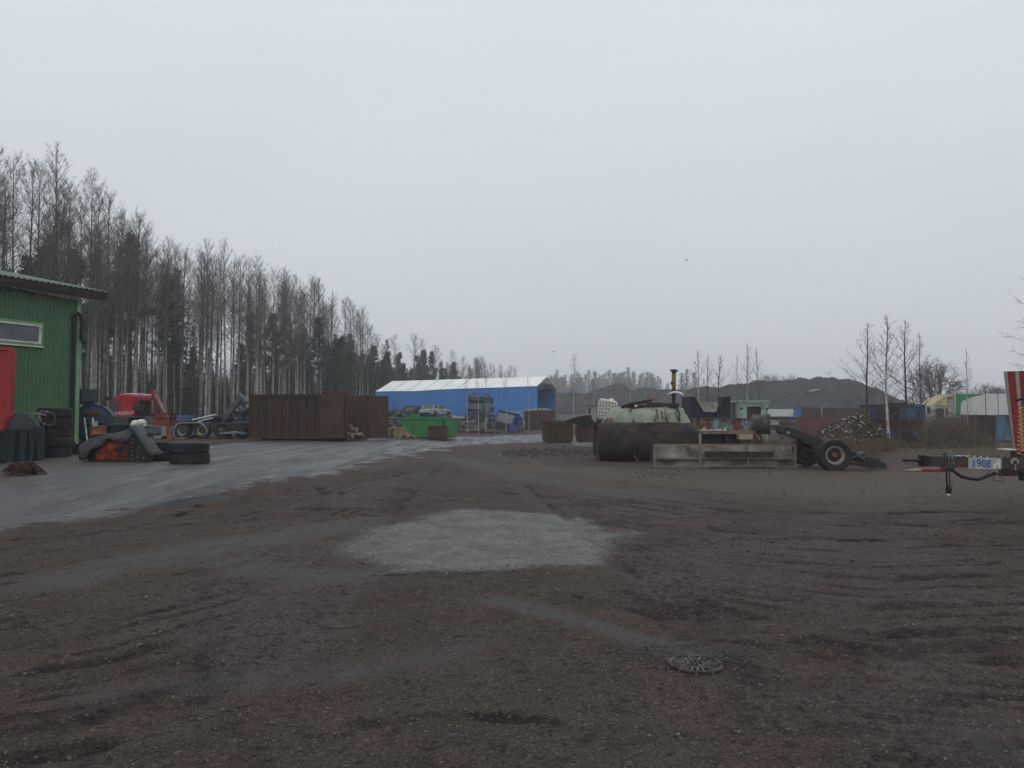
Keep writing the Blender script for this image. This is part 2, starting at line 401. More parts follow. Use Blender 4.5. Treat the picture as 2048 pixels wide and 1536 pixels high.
# ================================================================== camera, light, sky, air
cam = D.cameras.new('camera'); cam.sensor_fit = 'HORIZONTAL'; cam.sensor_width = 36.0
cam.lens = 36.0 * FPX / 2048.0; cam.clip_end = 6000; cam.clip_start = .05
co = D.objects.new('camera', cam); COL.objects.link(co)
co.location = (0, 0, EYE); co.rotation_euler = (R(90) + PITCH, 0, 0)
SC.camera = co
SC.view_settings.view_transform = 'Standard'; SC.view_settings.look = 'None'
SC.view_settings.exposure = 0; SC.view_settings.gamma = 1
try:
    SC.cycles.volume_bounces = 2; SC.cycles.max_bounces = 6; SC.cycles.diffuse_bounces = 3; SC.cycles.glossy_bounces = 3
    SC.cycles.use_denoising = True; SC.cycles.denoiser = "OPENIMAGEDENOISE"; SC.cycles.denoising_input_passes = "RGB_ALBEDO_NORMAL"; SC.cycles.denoising_prefilter = "FAST"; SC.cycles.use_adaptive_sampling = False
    SC.cycles.volume_step_rate = 5
    SC.cycles.sample_clamp_indirect = 4
except Exception: pass

SUN_EL, SUN_AZ = R(38), R(200)
w = D.worlds.new('World'); SC.world = w; w.use_nodes = True
nt = w.node_tree; bg = nt.nodes['Background']
sky = nt.nodes.new('ShaderNodeTexSky'); sky.sky_type = 'NISHITA'; sky.sun_disc = False
sky.sun_elevation = SUN_EL; sky.sun_rotation = SUN_AZ; sky.air_density = 1.5; sky.dust_density = 4; sky.ozone_density = 1
hs = nt.nodes.new('ShaderNodeHueSaturation'); hs.inputs['Saturation'].default_value = .25
nt.links.new(sky.outputs[0], hs.inputs['Color'])
tc = nt.nodes.new('ShaderNodeTexCoord'); sp = nt.nodes.new('ShaderNodeSeparateXYZ'); nt.links.new(tc.outputs['Generated'], sp.inputs[0])
# closed cloud layer: brighter overhead than near the horizon, with very soft structure
up = math_(nt, 'MAXIMUM', sp.outputs[2], 0.)
cl = mixc(nt, ramp(nt, up, .0, .55), (5.95, 6.35, 6.9), (7.6, 8.1, 8.7))
cl = mixc(nt, ramp(nt, up, .45, 1.0), cl, (9.6, 9.9, 10.3))
mp = nt.nodes.new('ShaderNodeMapping'); nt.links.new(tc.outputs['Generated'], mp.inputs[0]); mp.inputs['Scale'].default_value = (1.2, 1.2, 3.2)
cn = noise(nt, mp.outputs[0], 1.6, 3, .5, .2)
cl = mixc(nt, 1.0, cl, mixc(nt, ramp(nt, cn, .3, .7), (.975, .98, .985), (1.02, 1.02, 1.02)), 'MULTIPLY')
nt.links.new(mixc(nt, .92, hs.outputs[0], cl), bg.inputs['Color'])
bg.inputs['Strength'].default_value = .1
sl = D.lights.new('sun', 'SUN'); sl.energy = .5; sl.angle = R(60); sl.color = (1, .97, .93)
so = D.objects.new('sun', sl); COL.objects.link(so)
so.rotation_euler = (R(90) - SUN_EL, 0, R(180) - SUN_AZ)

hz = MB().box(-1700, 1700, -700, 2300, -1.6, 34).build('haze')
tag(hz, 'thin grey mist filling the air over the whole yard', 'haze', kind='stuff')
hm = D.materials.new('haze_air'); hm.use_nodes = True
hn = hm.node_tree; hn.nodes.clear()
pv = hn.nodes.new('ShaderNodeVolumePrincipled'); pv.inputs['Color'].default_value = (.93, .96, 1.0, 1); pv.inputs['Density'].default_value = .00105
pv.inputs['Anisotropy'].default_value = .2
om = hn.nodes.new('ShaderNodeOutputMaterial'); hn.links.new(pv.outputs[0], om.inputs['Volume'])
hz.data.materials.append(hm)

# ================================================================== ground
def axis(fine, d0, grow, far):
    a = list(np.arange(0, fine, d0)); d = d0
    while a[-1] < far: d *= 1 + grow; a.append(a[-1] + d)
    return np.array(a)
ax = axis(7, .055, .028, 1500); gx = np.concatenate([-ax[:0:-1], ax])
ay = axis(14, .045, .022, 2000); gy = np.concatenate([-axis(.5, .15, .12, 500)[:0:-1], ay])
GX, GY = np.meshgrid(gx, gy)
near = (GY < 95) & (GY > 1.0) & (np.abs(GX) < 75)
def poly_w(pts): return np.array([tuple(G(*p))[:2] for p in pts])
def sdf_line(pts, closed=False):
    """distance to a polyline and, along it, the arc length; near points only"""
    X = GX[near]; Y = GY[near]
    best = np.full(X.shape, 1e9); arc = np.zeros(X.shape); s0 = 0.; side = np.zeros(X.shape)
    n = len(pts)
    for i in range(n if closed else n - 1):
        a = pts[i]; b = pts[(i + 1) % n]; d = b - a; L = max(np.hypot(*d), 1e-6)
        t = np.clip(((X - a[0]) * d[0] + (Y - a[1]) * d[1]) / L ** 2, 0, 1)
        ds = np.hypot(X - a[0] - t * d[0], Y - a[1] - t * d[1])
        k = ds < best; best[k] = ds[k]; arc[k] = (s0 + t * L)[k]
        side[k] = ((X - a[0]) * d[1] - (Y - a[1]) * d[0])[k] / L
        s0 += L
    return best, arc, side
def inside(pts):
    X = GX[near]; Y = GY[near]; c = np.zeros(X.shape, bool); n = len(pts); j = n - 1
    for i in range(n):
        xi, yi = pts[i]; xj, yj = pts[j]
        k = ((yi > Y) != (yj > Y)) & (X < (xj - xi) * (Y - yi) / (yj - yi + 1e-12) + xi); c ^= k; j = i
    return c
def area(px, soft, amp=1.):
    pts = poly_w(px); d, _, _ = sdf_line(pts, True); sg = np.where(inside(pts), -d, d)
    Y = GY[near]
    wob = (fbm(GX[near] * 1.1, Y * 1.1, 5) - .5) * (.4 + .085 * Y) * amp
    return 1 - ss(sg + wob, -soft * .5, soft * .5)
def band(px, wd, soft=.85):
    pts = poly_w(px); d, arc, side = sdf_line(pts)
    wob = (fbm(GX[near] * 1.6 + 5, GY[near] * 1.6, 3) - .5) * wd * .9
    tot = arc.max(); en = ss(arc, 0, tot * .22) * ss(tot - arc, 0, tot * .22)
    return (1 - ss(d + wob, wd * (1 - soft), wd * (1 + soft))) * (.25 + .75 * en), d, arc, side
def full(a):
    o = np.zeros(GX.shape); o[near] = a; return o
asph = full(area([(-700, 1120), (0, 1058), (130, 1038), (250, 1016), (390, 992), (500, 972), (600, 953), (700, 932), (790, 913), (880, 897), (990, 886), (1090, 884), (1190, 892), (1195, 880), (1080, 868), (780, 872), (480, 884), (250, 905), (-200, 918), (-900, 960)], 1.5))
pale = full(area([(722, 1090), (760, 1057), (850, 1030), (930, 1022), (1020, 1024), (1130, 1030), (1180, 1045), (1225, 1062), (1290, 1066), (1235, 1085), (1210, 1105), (1185, 1124), (1100, 1137), (960, 1143), (800, 1140), (745, 1118)], 1.1, .55))
thin = np.zeros(GX.shape)
for px, wd, k in (([(-200, 1205), (0, 1178), (120, 1160), (250, 1128), (330, 1110), (430, 1090), (560, 1072), (700, 1048), (800, 1020)], .55, .95),
                  ([(380, 1120), (520, 1130), (640, 1150), (760, 1120)], .5, .75),
                  ([(-100, 1450), (60, 1440), (180, 1400), (300, 1375), (420, 1368), (560, 1360), (700, 1340), (830, 1322), (980, 1290), (1080, 1270)], .26, .6),
                  ([(900, 1180), (1060, 1215), (1160, 1240), (1250, 1268), (1340, 1285), (1440, 1290), (1560, 1305)], .20, .8),
                  ([(860, 905), (960, 930), (1060, 955), (1180, 975), (1320, 992), (1460, 1006), (1600, 1018)], .8, .75),
                  ([(900, 895), (1010, 915), (1120, 932), (1260, 952), (1500, 965)], .9, .45),
                  ([(830, 925), (900, 960), (980, 1000), (1050, 1040)], .7, .35),
                  ([(1010, 877), (1100, 886), (1200, 891), (1290, 893)], .9, .9),
                  ([(1900, 1500), (2048, 1480), (2200, 1470)], .25, .6),
                  ([(600, 1020), (500, 1060), (300, 1100), (0, 1130)], .5, .25),
                  ([(1500, 938), (1560, 941), (1640, 943)], .5, .5)):
    thin = np.maximum(thin, full(band(px, wd)[0]) * k)
tan_ = full(area([(960, 930), (1300, 935), (1600, 945), (1800, 940), (2300, 930), (2400, 1010), (1700, 1012), (1450, 990), (1200, 962)], 3.))
brownl = full(area([(120, 940), (330, 925), (480, 905), (440, 893), (200, 915), (0, 930), (-300, 960), (-300, 985), (0, 975)], 1.6))
dark = np.zeros(GX.shape)
for px, wd, k in (([(440, 938), (500, 930), (575, 922)], .5, 1.), ([(440, 949), (520, 946), (600, 942)], .3, 1.), ([(630, 913), (670, 911), (700, 911)], .7, 1.), ([(300, 918), (360, 921), (430, 921)], .25, .8), ([(200, 950), (330, 938), (450, 934)], .15, .7),
                  ([(0, 985), (120, 978), (250, 962)], .35, .4), ([(230, 980), (260, 982)], .12, .7), ([(360, 988), (385, 986)], .1, .7),
                  ([(700, 1147), (830, 1143), (1000, 1143), (1110, 1137)], .05, .8)):
    dark = np.maximum(dark, full(band(px, wd, .4)[0]) * k)
wet = np.maximum(full(band([(300, 1014), (350, 1006), (400, 999), (450, 990)], .35, .5)[0]), full(band([(430, 940), (500, 934), (560, 927)], .35, .5)[0]))
# relief: gentle undulation, ruts and lug marks where lorries have turned, grain that grows finer near the viewer
Z = H(GX, GY)
nr = near
X_, Y_ = GX[nr], GY[nr]
hard = np.maximum(asph, pale)[nr]
zz = (fbm(X_ * .25, Y_ * .25, 3) - .5) * .10 + (fbm(X_ * 1.3, Y_ * 1.3, 4) - .5) * .045 * (1 - .75 * hard)
fade = 1 - ss(Y_, 9, 22)
zz += (fbm(X_ * 6, Y_ * 6, 4) - .5) * .036 * (1 - .8 * hard) * fade
rough_ = ss(fbm(X_ * .9 + 40, Y_ * .9, 3), .42, .66)
zz += np.abs(fbm(X_ * 11 + 3, Y_ * 11, 3) - .5) * .05 * rough_ * (1 - hard) * fade
rut = np.zeros(GX.shape); tread = np.zeros(GX.shape); lite = np.zeros(GX.shape)
def compact(px, wd, k):
    b_ = band(px, wd)[0] * k * (.35 + .65 * ss(fbm(X_ * .7 + 9, Y_ * .7, 3), .38, .6)); lite[nr] = np.maximum(lite[nr], b_)
def track(px, wd, depth, lug, per=.16, print_=False):
    """a tyre track: a shallow rut with lug prints across it"""
    global zz
    pts = poly_w(px); d, arc, side = sdf_line(pts)
    wob = (fbm(X_ * 2.2, Y_ * 2.2, 2) - .3)
    k = (1 - ss(d, wd * .6, wd)) * np.clip(wob * 3, .3, 1)
    zz = zz - k * depth + k * lug * np.sign(np.sin(arc * 2 * math.pi / per + np.abs(side) / wd * 3))
    rut[nr] = np.maximum(rut[nr], k)
    if print_: tread[nr] = np.maximum(tread[nr], k * (.62 + .38 * np.sign(np.sin(arc * 2 * math.pi / per + np.abs(side) / wd * 3))))
    rim = np.exp(-((d - wd * 1.15) / (wd * .25)) ** 2) * np.clip(wob * 3, 0, 1); zz = zz + rim * depth * .5
for px, wd, dp, lg in (([(430, 1270), (410, 1310), (408, 1360), (415, 1400), (450, 1440), (500, 1490), (540, 1530)], .17, .012, .011),
                       ([(180, 1440), (330, 1385), (470, 1345), (600, 1320)], .16, .010, .010),
                       ([(230, 1240), (300, 1225), (420, 1190), (540, 1160)], .18, .012, .008),
                       ([(260, 1060), (320, 1040), (400, 1012)], .22, .015, .014), ([(340, 1040), (400, 1010)], .2, .015, .014),
                       ([(590, 1040), (640, 1018), (650, 990), (640, 975)], .22, .02, .01),
                       ([(600, 1020), (700, 980), (800, 950), (900, 930)], .24, .016, .008),
                       ([(1150, 1190), (1300, 1230), (1420, 1262), (1560, 1290), (1750, 1330)], .16, .012, .010),
                       ([(1330, 1250), (1450, 1275), (1600, 1290)], .12, .01, .012),
                       ([(1300, 1060), (1500, 1075), (1750, 1080), (2100, 1075)], .2, .018, .010),
                       ([(1250, 1020), (1450, 1040), (1700, 1050), (2100, 1045)], .22, .018, .010),
                       ([(1500, 1350), (1700, 1380), (1900, 1395), (2200, 1400)], .16, .012, .009),
                       ([(1400, 1120), (1600, 1150), (1800, 1160), (2100, 1150)], .18, .014, .010),
                       ([(1450, 1400), (1650, 1440), (1900, 1480), (2100, 1500)], .16, .012, .009),
                       ([(700, 1450), (900, 1420), (1080, 1430), (1250, 1470)], .16, .01, .008),
                       ([(1150, 948), (1250, 965), (1400, 985), (1560, 1000)], .3, .03, .0),
                       ([(1000, 985), (1200, 1000), (1500, 1025), (2000, 1025)], .25, .02, .008)):
    track(px, wd * (.42 if dp < .02 else .6), dp, lg, .11, print_=lg >= .008)
# families of wheel tracks sweeping out of the yard entrance to both sides
tr_ = random.Random(5)
for i in np.arange(0, 10, .5):
    e = 1010 + i * 34 + tr_.uniform(-8, 8); m_ = 980 + i * 22
    compact([(960 + i * 8, 925 + i * 5), (1180 + i * 12, m_ - 17), (1450, (m_ + e) / 2), (1750, e - 14), (2150, e - 26)], .2, .9)
    track([(980 + i * 8, 925 + i * 5), (1180 + i * 12, m_ - 10), (1450, (m_ + e) / 2 + 8), (1750, e - 4), (2150, e - 14)], tr_.uniform(.05, .10), .014, .007)
for i in np.arange(0, 9, .5):
    e = 1080 + i * 55 + tr_.uniform(-15, 15)
    compact([(890 - i * 10, 932 + i * 8), (720, 975 + i * 22), (480, (e + 990 + i * 26) / 2 + 8), (200, e - 22), (-150, e + 44)], .18, .9)
    track([(900 - i * 10, 925 + i * 8), (720, 965 + i * 22), (480, (e + 990 + i * 26) / 2 - 6), (200, e - 40), (-150, e + 20)], tr_.uniform(.045, .09), .014, .008)
for i in np.arange(0, 6, .5):
    compact([(1240 + i * 30, 1195 + i * 25), (1450 + i * 20, 1255 + i * 30), (1700, 1316 + i * 38), (2150, 1350 + i * 45)], .1, .7)
    track([(1250 + i * 30, 1180 + i * 25), (1450 + i * 20, 1235 + i * 30), (1700, 1290 + i * 38), (2150, 1320 + i * 45)], tr_.uniform(.035, .06), .012, .007)
zz -= (dark[nr] > .2) * ss(dark[nr], .2, .8) * .018
drain = G(1392, 1331)
dd = np.hypot(X_ - drain.x, Y_ - drain.y)
zz = zz * ss(dd, .25, .6)
zz += .012 * np.exp(-((dd - .33) / .12) ** 2) * (Y_ > drain.y - .05)
Z[nr] += zz
Z -= ss(np.abs(GX), 300, 1400) * 2 * 0
nyy, nxx = GX.shape
me = D.meshes.new('ground')
co_ = np.stack([GX.ravel(), GY.ravel(), Z.ravel()], 1).astype(np.float32)
idx = np.arange(nyy * nxx).reshape(nyy, nxx)
q = np.stack([idx[:-1, :-1], idx[:-1, 1:], idx[1:, 1:], idx[1:, :-1]], -1).reshape(-1, 4)
me.vertices.add(len(co_)); me.vertices.foreach_set('co', co_.ravel())
me.loops.add(q.size); me.loops.foreach_set('vertex_index', q.ravel().astype(np.int32))
me.polygons.add(len(q)); me.polygons.foreach_set('loop_start', np.arange(0, q.size, 4, dtype=np.int32)); me.polygons.foreach_set('loop_total', np.full(len(q), 4, np.int32))
me.polygons.foreach_set('use_smooth', np.ones(len(q), bool))
me.update(calc_edges=True)
for nm, arr in (('asphalt', asph), ('pale', pale), ('thin', thin), ('tan', tan_), ('dark', dark), ('wet', wet), ('brown', brownl), ('rut', rut), ('lite', lite), ('tread', tread)):
    at = me.attributes.new(nm, 'FLOAT', 'POINT'); at.data.foreach_set('value', arr.ravel().astype(np.float32))
ground = D.objects.new('ground', me); COL.objects.link(ground); tag(ground, kind='structure')
# height lookup on the finished surface
def Zg(x, y):
    i = int(np.clip(np.searchsorted(gx, x) - 1, 0, nxx - 2)); j = int(np.clip(np.searchsorted(gy, y) - 1, 0, nyy - 2))
    fx = (x - gx[i]) / (gx[i + 1] - gx[i]); fy = (y - gy[j]) / (gy[j + 1] - gy[j])
    return float((Z[j, i] * (1 - fx) + Z[j, i + 1] * fx) * (1 - fy) + (Z[j + 1, i] * (1 - fx) + Z[j + 1, i + 1] * fx) * fy)

def ground_mat():
    m, nt, b = _nodes('yard_dirt')
    v = coords(nt, (1, 1, 1), rnd=False)
    A = lambda nm: (lambda n: n.outputs['Fac'])(N(nt, 'ShaderNodeAttribute', attribute_name=nm))
    n0 = noise(nt, v, .35, 5, .6, .2); n12a = noise(nt, v, 5, 5, .7); n1 = noise(nt, v, 1.7, 6, .65, .3); n2 = noise(nt, v, 9, 6, .7); n3 = noise(nt, v, 45, 4, .7)
    vor = nt.nodes.new('ShaderNodeTexVoronoi'); nt.links.new(v, vor.inputs['Vector']); vor.inputs['Scale'].default_value = 70
    vor2 = nt.nodes.new('ShaderNodeTexVoronoi'); nt.links.new(v, vor2.inputs['Vector']); vor2.inputs['Scale'].default_value = 140
    dirt = mixc(nt, ramp(nt, n1, .3, .7), (.088, .061, .052), (.061, .044, .038))
    dirt = mixc(nt, ramp(nt, n0, .40, .62), dirt, (.076, .062, .053))
    dirt = mixc(nt, math_(nt, 'MULTIPLY', ramp(nt, A('rut'), .1, .8), math_(nt, 'MULTIPLY', ramp(nt, n12a, .30, .55, .35, 1.), .85)), dirt, (.030, .024, .021))
    dirt = mixc(nt, math_(nt, 'MULTIPLY', A('tan'), ramp(nt, n1, .2, .6)), dirt, (.122, .096, .076))
    dirt = mixc(nt, math_(nt, 'MULTIPLY', ramp(nt, A('tread'), .15, .8), .8), dirt, (.022, .0175, .0155))
    # single stones in the dirt have a tint of their own
    sep = nt.nodes.new('ShaderNodeSeparateColor'); nt.links.new(vor.outputs['Color'], sep.inputs[0])
    sep2 = nt.nodes.new('ShaderNodeSeparateColor'); nt.links.new(vor2.outputs['Color'], sep2.inputs[0])
    st = mixc(nt, sep.outputs[1], (.62, .60, .58), (1.32, 1.3, 1.28))
    dirt = mixc(nt, ramp(nt, A('lite'), .15, .9, 0., .8), dirt, mixc(nt, ramp(nt, n2, .3, .7), (.102, .086, .079), (.080, .066, .060)))
    dirt = mixc(nt, .75, dirt, st, 'MULTIPLY')
    dirt = mixc(nt, math_(nt, 'MULTIPLY', ramp(nt, n3, .57, .64), .75), dirt, (.022, .018, .016))  # dark pits: shade between the stones put into the dirt colour
    dirt = mixc(nt, math_(nt, 'MULTIPLY', ramp(nt, n2, .52, .64), .7), dirt, (.020, .017, .016))
    st2 = mixc(nt, sep2.outputs[1], (.5, .5, .5), (1.5, 1.5, 1.5))
    dirt = mixc(nt, .7, dirt, st2, 'MULTIPLY')
    lone = math_(nt, 'GREATER_THAN', sep.outputs[0], .990)
    dirt = mixc(nt, math_(nt, 'MULTIPLY', lone, .8), dirt, (.17, .15, .13))
    # long smears left by wheels along the drive
    ms = nt.nodes.new('ShaderNodeMapping'); nt.links.new(v, ms.inputs[0]); ms.inputs['Rotation'].default_value = (0, 0, R(-22)); ms.inputs['Scale'].default_value = (1.6, .16, 1)
    n5 = noise(nt, ms.outputs[0], 1.1, 6, .68, .5)
    asp = mixc(nt, ramp(nt, n1, .3, .7), (.086, .088, .090), (.054, .055, .057))
    asp = mixc(nt, ramp(nt, n5, .50, .62), asp, (.040, .040, .042))
    asp = mixc(nt, ramp(nt, n5, .44, .34), asp, (.108, .110, .112))
    asp = mixc(nt, math_(nt, 'GREATER_THAN', sep2.outputs[0], .90), asp, (.026, .025, .025))
    asp = mixc(nt, .5, asp, mixc(nt, sep2.outputs[1], (.55, .55, .55), (1.45, 1.45, 1.45)), 'MULTIPLY')
    asp = mixc(nt, math_(nt, 'MULTIPLY', A('brown'), ramp(nt, n1, .2, .6)), asp, (.066, .056, .050))
    pal = mixc(nt, ramp(nt, n1, .32, .66), (.186, .189, .182), (.115, .115, .109))
    pal = mixc(nt, .6, pal, mixc(nt, sep2.outputs[1], (.5, .5, .5), (1.5, 1.5, 1.5)), 'MULTIPLY')
    pal = mixc(nt, ramp(nt, n2, .56, .66), pal, (.070, .064, .059))
    pal = mixc(nt, math_(nt, 'GREATER_THAN', sep2.outputs[0], .80), pal, (.055, .048, .044))
    pal = mixc(nt, math_(nt, 'MULTIPLY', math_(nt, 'GREATER_THAN', sep.outputs[2], .86), .8), pal, (.050, .043, .039))
    pal = mixc(nt, ramp(nt, noise(nt, v, 2.6, 5, .7, .4), .52, .70), pal, (.085, .078, .072))
    def edge(a, lo, hi, k=.9, src=None):
        s = math_(nt, 'ADD', a, math_(nt, 'MULTIPLY', math_(nt, 'SUBTRACT', ramp(nt, src or n2, .3, .7), .5), k))
        return ramp(nt, s, lo, hi)
    n23 = math_(nt, 'ADD', math_(nt, 'MULTIPLY', n2, .55), math_(nt, 'MULTIPLY', n3, .45))
    n13 = math_(nt, 'ADD', math_(nt, 'MULTIPLY', n1, .45), math_(nt, 'MULTIPLY', n23, .55))
    kA = edge(A('asphalt'), .36, .64, 1.25, n13); kP = edge(A('pale'), .30, .80, .75, n23)
    n12 = math_(nt, 'ADD', math_(nt, 'MULTIPLY', n1, .5), math_(nt, 'MULTIPLY', n23, .5))
    kT = edge(A('thin'), .24, .92, .85, n12)
    col = mixc(nt, kT, dirt, mixc(nt, ramp(nt, n2, .3, .7), (.106, .102, .097), (.076, .071, .067)))
    col = mixc(nt, kA, col, asp)
    col = mixc(nt, kP, col, pal)
    kD = edge(A('dark'), .45, .62, .9)
    col = mixc(nt, kD, col, (.016, .015, .015))
    # dirt spilled in blots over the hard ground
    blot = math_(nt, 'MULTIPLY', kA, ramp(nt, noise(nt, v, 3.3, 6, .72, .6), .55, .64))
    col = mixc(nt, math_(nt, 'MULTIPLY', blot, .8), col, (.032, .029, .028))
    col = mixc(nt, ramp(nt, A('wet'), .3, .6), col, (.05, .052, .055))
    nt.links.new(col, b.inputs['Base Color'])
    rg = ramp(nt, n1, .3, .75, .62, .86)
    rA = ramp(nt, n5, .3, .7, .34, .62)
    def mf(f, a, c):
        n = nt.nodes.new('ShaderNodeMix'); n.data_type = 'FLOAT'
        for s, q in ((n.inputs[0], f), (n.inputs[2], a), (n.inputs[3], c)):
            if hasattr(q, 'is_output'): nt.links.new(q, s)
            else: s.default_value = q
        return n.outputs[0]
    rg = mf(kA, rg, rA); rg = mf(kP, rg, .62); kW = ramp(nt, A('wet'), .3, .6); rg = mf(kW, rg, .10); rg = mf(kD, rg, .3)
    nt.links.new(rg, b.inputs['Roughness'])
    nt.links.new(mf(kA, .10, .42), b.inputs['Specular IOR Level'])
    hh = math_(nt, 'ADD', math_(nt, 'MULTIPLY', n2, 1.3), math_(nt, 'MULTIPLY', n3, .7))
    hh = math_(nt, 'ADD', hh, math_(nt, 'MULTIPLY', math_(nt, 'SUBTRACT', 1., vor.outputs['Distance']), .55))
    hh = math_(nt, 'ADD', hh, math_(nt, 'MULTIPLY', math_(nt, 'SUBTRACT', 1., vor2.outputs['Distance']), .25))
    bn = nt.nodes.new('ShaderNodeBump'); bn.inputs['Distance'].default_value = .035
    nt.links.new(mf(math_(nt, 'MAXIMUM', kA, kP), .8, .4), bn.inputs['Strength'])
    nt.links.new(hh, bn.inputs['Height']); nt.links.new(bn.outputs[0], b.inputs['Normal'])
    return m
me.materials.append(ground_mat())

# ------------------------------------------------------------------ loose stones in the dirt
def stones(n, name, label, sampler, mat, seed):
    rs = np.random.RandomState(seed)
    base = np.array([(1, 0, 0), (-1, 0, 0), (0, 1, 0), (0, -1, 0), (0, 0, 1), (0, 0, -1)], float)
    tri = np.array([(0, 2, 4), (2, 1, 4), (1, 3, 4), (3, 0, 4), (2, 0, 5), (1, 2, 5), (3, 1, 5), (0, 3, 5)])
    V = []; T = []
    for i in range(n):
        x, y, s = sampler(rs)
        a = rs.rand() * 6.28; c, sn = math.cos(a), math.sin(a)
        v = base * (1 + .45 * (rs.rand(6, 3) - .5)) + .25 * (rs.rand(6, 3) - .5)
        v = v * s * np.array([1., .65 + .3 * rs.rand(), .5 + .25 * rs.rand()])
        v = np.stack([v[:, 0] * c - v[:, 1] * sn + x, v[:, 0] * sn + v[:, 1] * c + y, v[:, 2] + Zg(x, y) + s * .12], 1)
        T.append(tri + 6 * i); V.append(v)
    V = np.concatenate(V); T = np.concatenate(T)
    m = D.meshes.new(name); m.vertices.add(len(V)); m.vertices.foreach_set('co', V.astype(np.float32).ravel())
    m.loops.add(T.size); m.loops.foreach_set('vertex_index', T.ravel().astype(np.int32))
    m.polygons.add(len(T)); m.polygons.foreach_set('loop_start', np.arange(0, T.size, 3, dtype=np.int32)); m.polygons.foreach_set('loop_total', np.full(len(T), 3, np.int32))
    m.update(calc_edges=True); m.materials.append(mat)
    o = D.objects.new(name, m); COL.objects.link(o); return tag(o, label, 'gravel', kind='stuff')
def stone_mat():
    m, nt, b = _nodes('loose_stone')
    ge = nt.nodes.new('ShaderNodeNewGeometry')
    rp = nt.nodes.new('ShaderNodeValToRGB'); nt.links.new(ge.outputs['Random Per Island'], rp.inputs[0])
    e = rp.color_ramp.elements; e[0].position = 0; e[0].color = (.022, .018, .016, 1); e[1].position = 1; e[1].color = (.20, .175, .145, 1)
    for p, c in ((.45, (.055, .045, .040, 1)), (.8, (.085, .070, .060, 1)), (.95, (.12, .105, .09, 1))):
        k = rp.color_ramp.elements.new(p); k.color = c
    nt.links.new(rp.outputs[0], b.inputs['Base Color']); b.inputs['Roughness'].default_value = .8
    return m
M['stone'] = stone_mat()
def near_dirt(rs):
    while True:
        y = 2.2 + 14 * rs.rand() ** 1.7; x = (rs.rand() * 2 - 1) * (1.2 + y * .75)
        i = int(np.searchsorted(gx, x)); j = int(np.searchsorted(gy, y))
        hardness = max(asph[j, i], pale[j, i] * .95, thin[j, i] * .5)
        clump = vnoise(np.array([x * .9 + 40]), np.array([y * .9]))[0]
        if rs.rand() < (1 - hardness) * (.25 + clump): break
    s = .0035 + .010 * rs.rand() ** 3.5
    if rs.rand() < .012: s *= 2.2
    return x, y, s * (1 + y * .03)
stones(38000, 'gravel', 'small loose stones scattered over the brown dirt', near_dirt, M['stone'], 5)
def by_drain(rs):
    a = rs.rand() * 6.28; r = abs(rs.randn()) * .17
    return drain.x - .03 + r * math.cos(a) * 1.15, drain.y + .20 + r * math.sin(a) * .75, .006 + .012 * rs.rand() ** 2
gm = paint('dark_wet_stone', (.038, .034, .031), (.072, .066, .060), rough=.55, scale=20, bmp=0)
stones(3800, 'gravel', 'pile of dark wet stones washed up behind the drain', by_drain, gm, 6)
def chips(rs):
    p = (rs.rand(), rs.rand()); x = 1010 + 190 * p[0] + rs.randn() * 10; y = 905 + rs.randn() * 5
    g = G(x, max(y, 880)); return g.x, g.y, .02 + .07 * rs.rand() ** 2
cm = paint('dark_wood_chip', (.045, .034, .028), (.075, .06, .05), rough=.85, scale=6, bmp=0)
o = stones(900, 'debris', 'dark strip of wood chips and scrap on the ground by the rusty cylinder', chips, cm, 8); o['category'] = 'debris'
def chips2(rs):
    x = 1290 + 330 * rs.rand(); y = 938 + abs(rs.randn()) * 6 - 4
    if rs.rand() < .4: x = 1320 + rs.randn() * 28; y = 949 + rs.randn() * 3
    g = G(x, y); return g.x, g.y, .012 + .04 * rs.rand() ** 2
o = stones(420, 'debris', 'light flakes and scraps on the dirt in front of the long steel trough', chips2, M['stone'], 9); o['category'] = 'debris'

# ================================================================== spoil mounds
def hill(name, prof, Y, front, back, mat, seed, amp):
    xs = [P(p[0], YH, Y).x for p in prof]; zs = [P(1024, p[1], Y).z for p in prof]
    n = 360; m = 110
    X = np.linspace(xs[0], xs[-1], n); T = np.linspace(0, 1, m)
    zt = np.interp(X, xs, zs)
    V = []
    for t in T:
        y = Y - front + (front + back) * t
        k = front / (front + back)
        s = np.where(t < k, t / k, 1 - (t - k) / (1 - k))
        s = float(s); s2 = s ** .85
        nz = (fbm(X * .14 + seed, np.full(n, y * .14), 5) - .5) * amp * (1 if s < .97 else .5) + (fbm(X * .6 + seed, np.full(n, y * .6), 3) - .5) * amp * .75 + np.abs(fbm(X * 1.7 + seed, np.full(n, y * 1.7), 3) - .5) * amp * .55
        V.append(np.stack([X, np.full(n, y), (zt + .3) * s2 - .4 + nz * (.25 + .75 * min(1, s * 3))], 1))
    V = np.concatenate(V); idx = np.arange(n * m).reshape(m, n)
    q = np.stack([idx[:-1, :-1], idx[:-1, 1:], idx[1:, 1:], idx[1:, :-1]], -1).reshape(-1, 4)
    me = D.meshes.new(name); me.from_pydata(V.tolist(), [], q.tolist()); me.update(); me.materials.append(mat)
    me.polygons.foreach_set('use_smooth', [True] * len(me.polygons))
    o = D.objects.new(name, me); COL.objects.link(o); return tag(o, kind='structure')
hill('hill', [(1020, 800), (1100, 786), (1140, 784), (1180, 783), (1205, 776), (1232, 768), (1246, 770), (1262, 779), (1310, 776), (1360, 777), (1420, 772), (1500, 775), (1560, 790)], 175, 34, 30, M['slag_brown'], 3, 1.6)
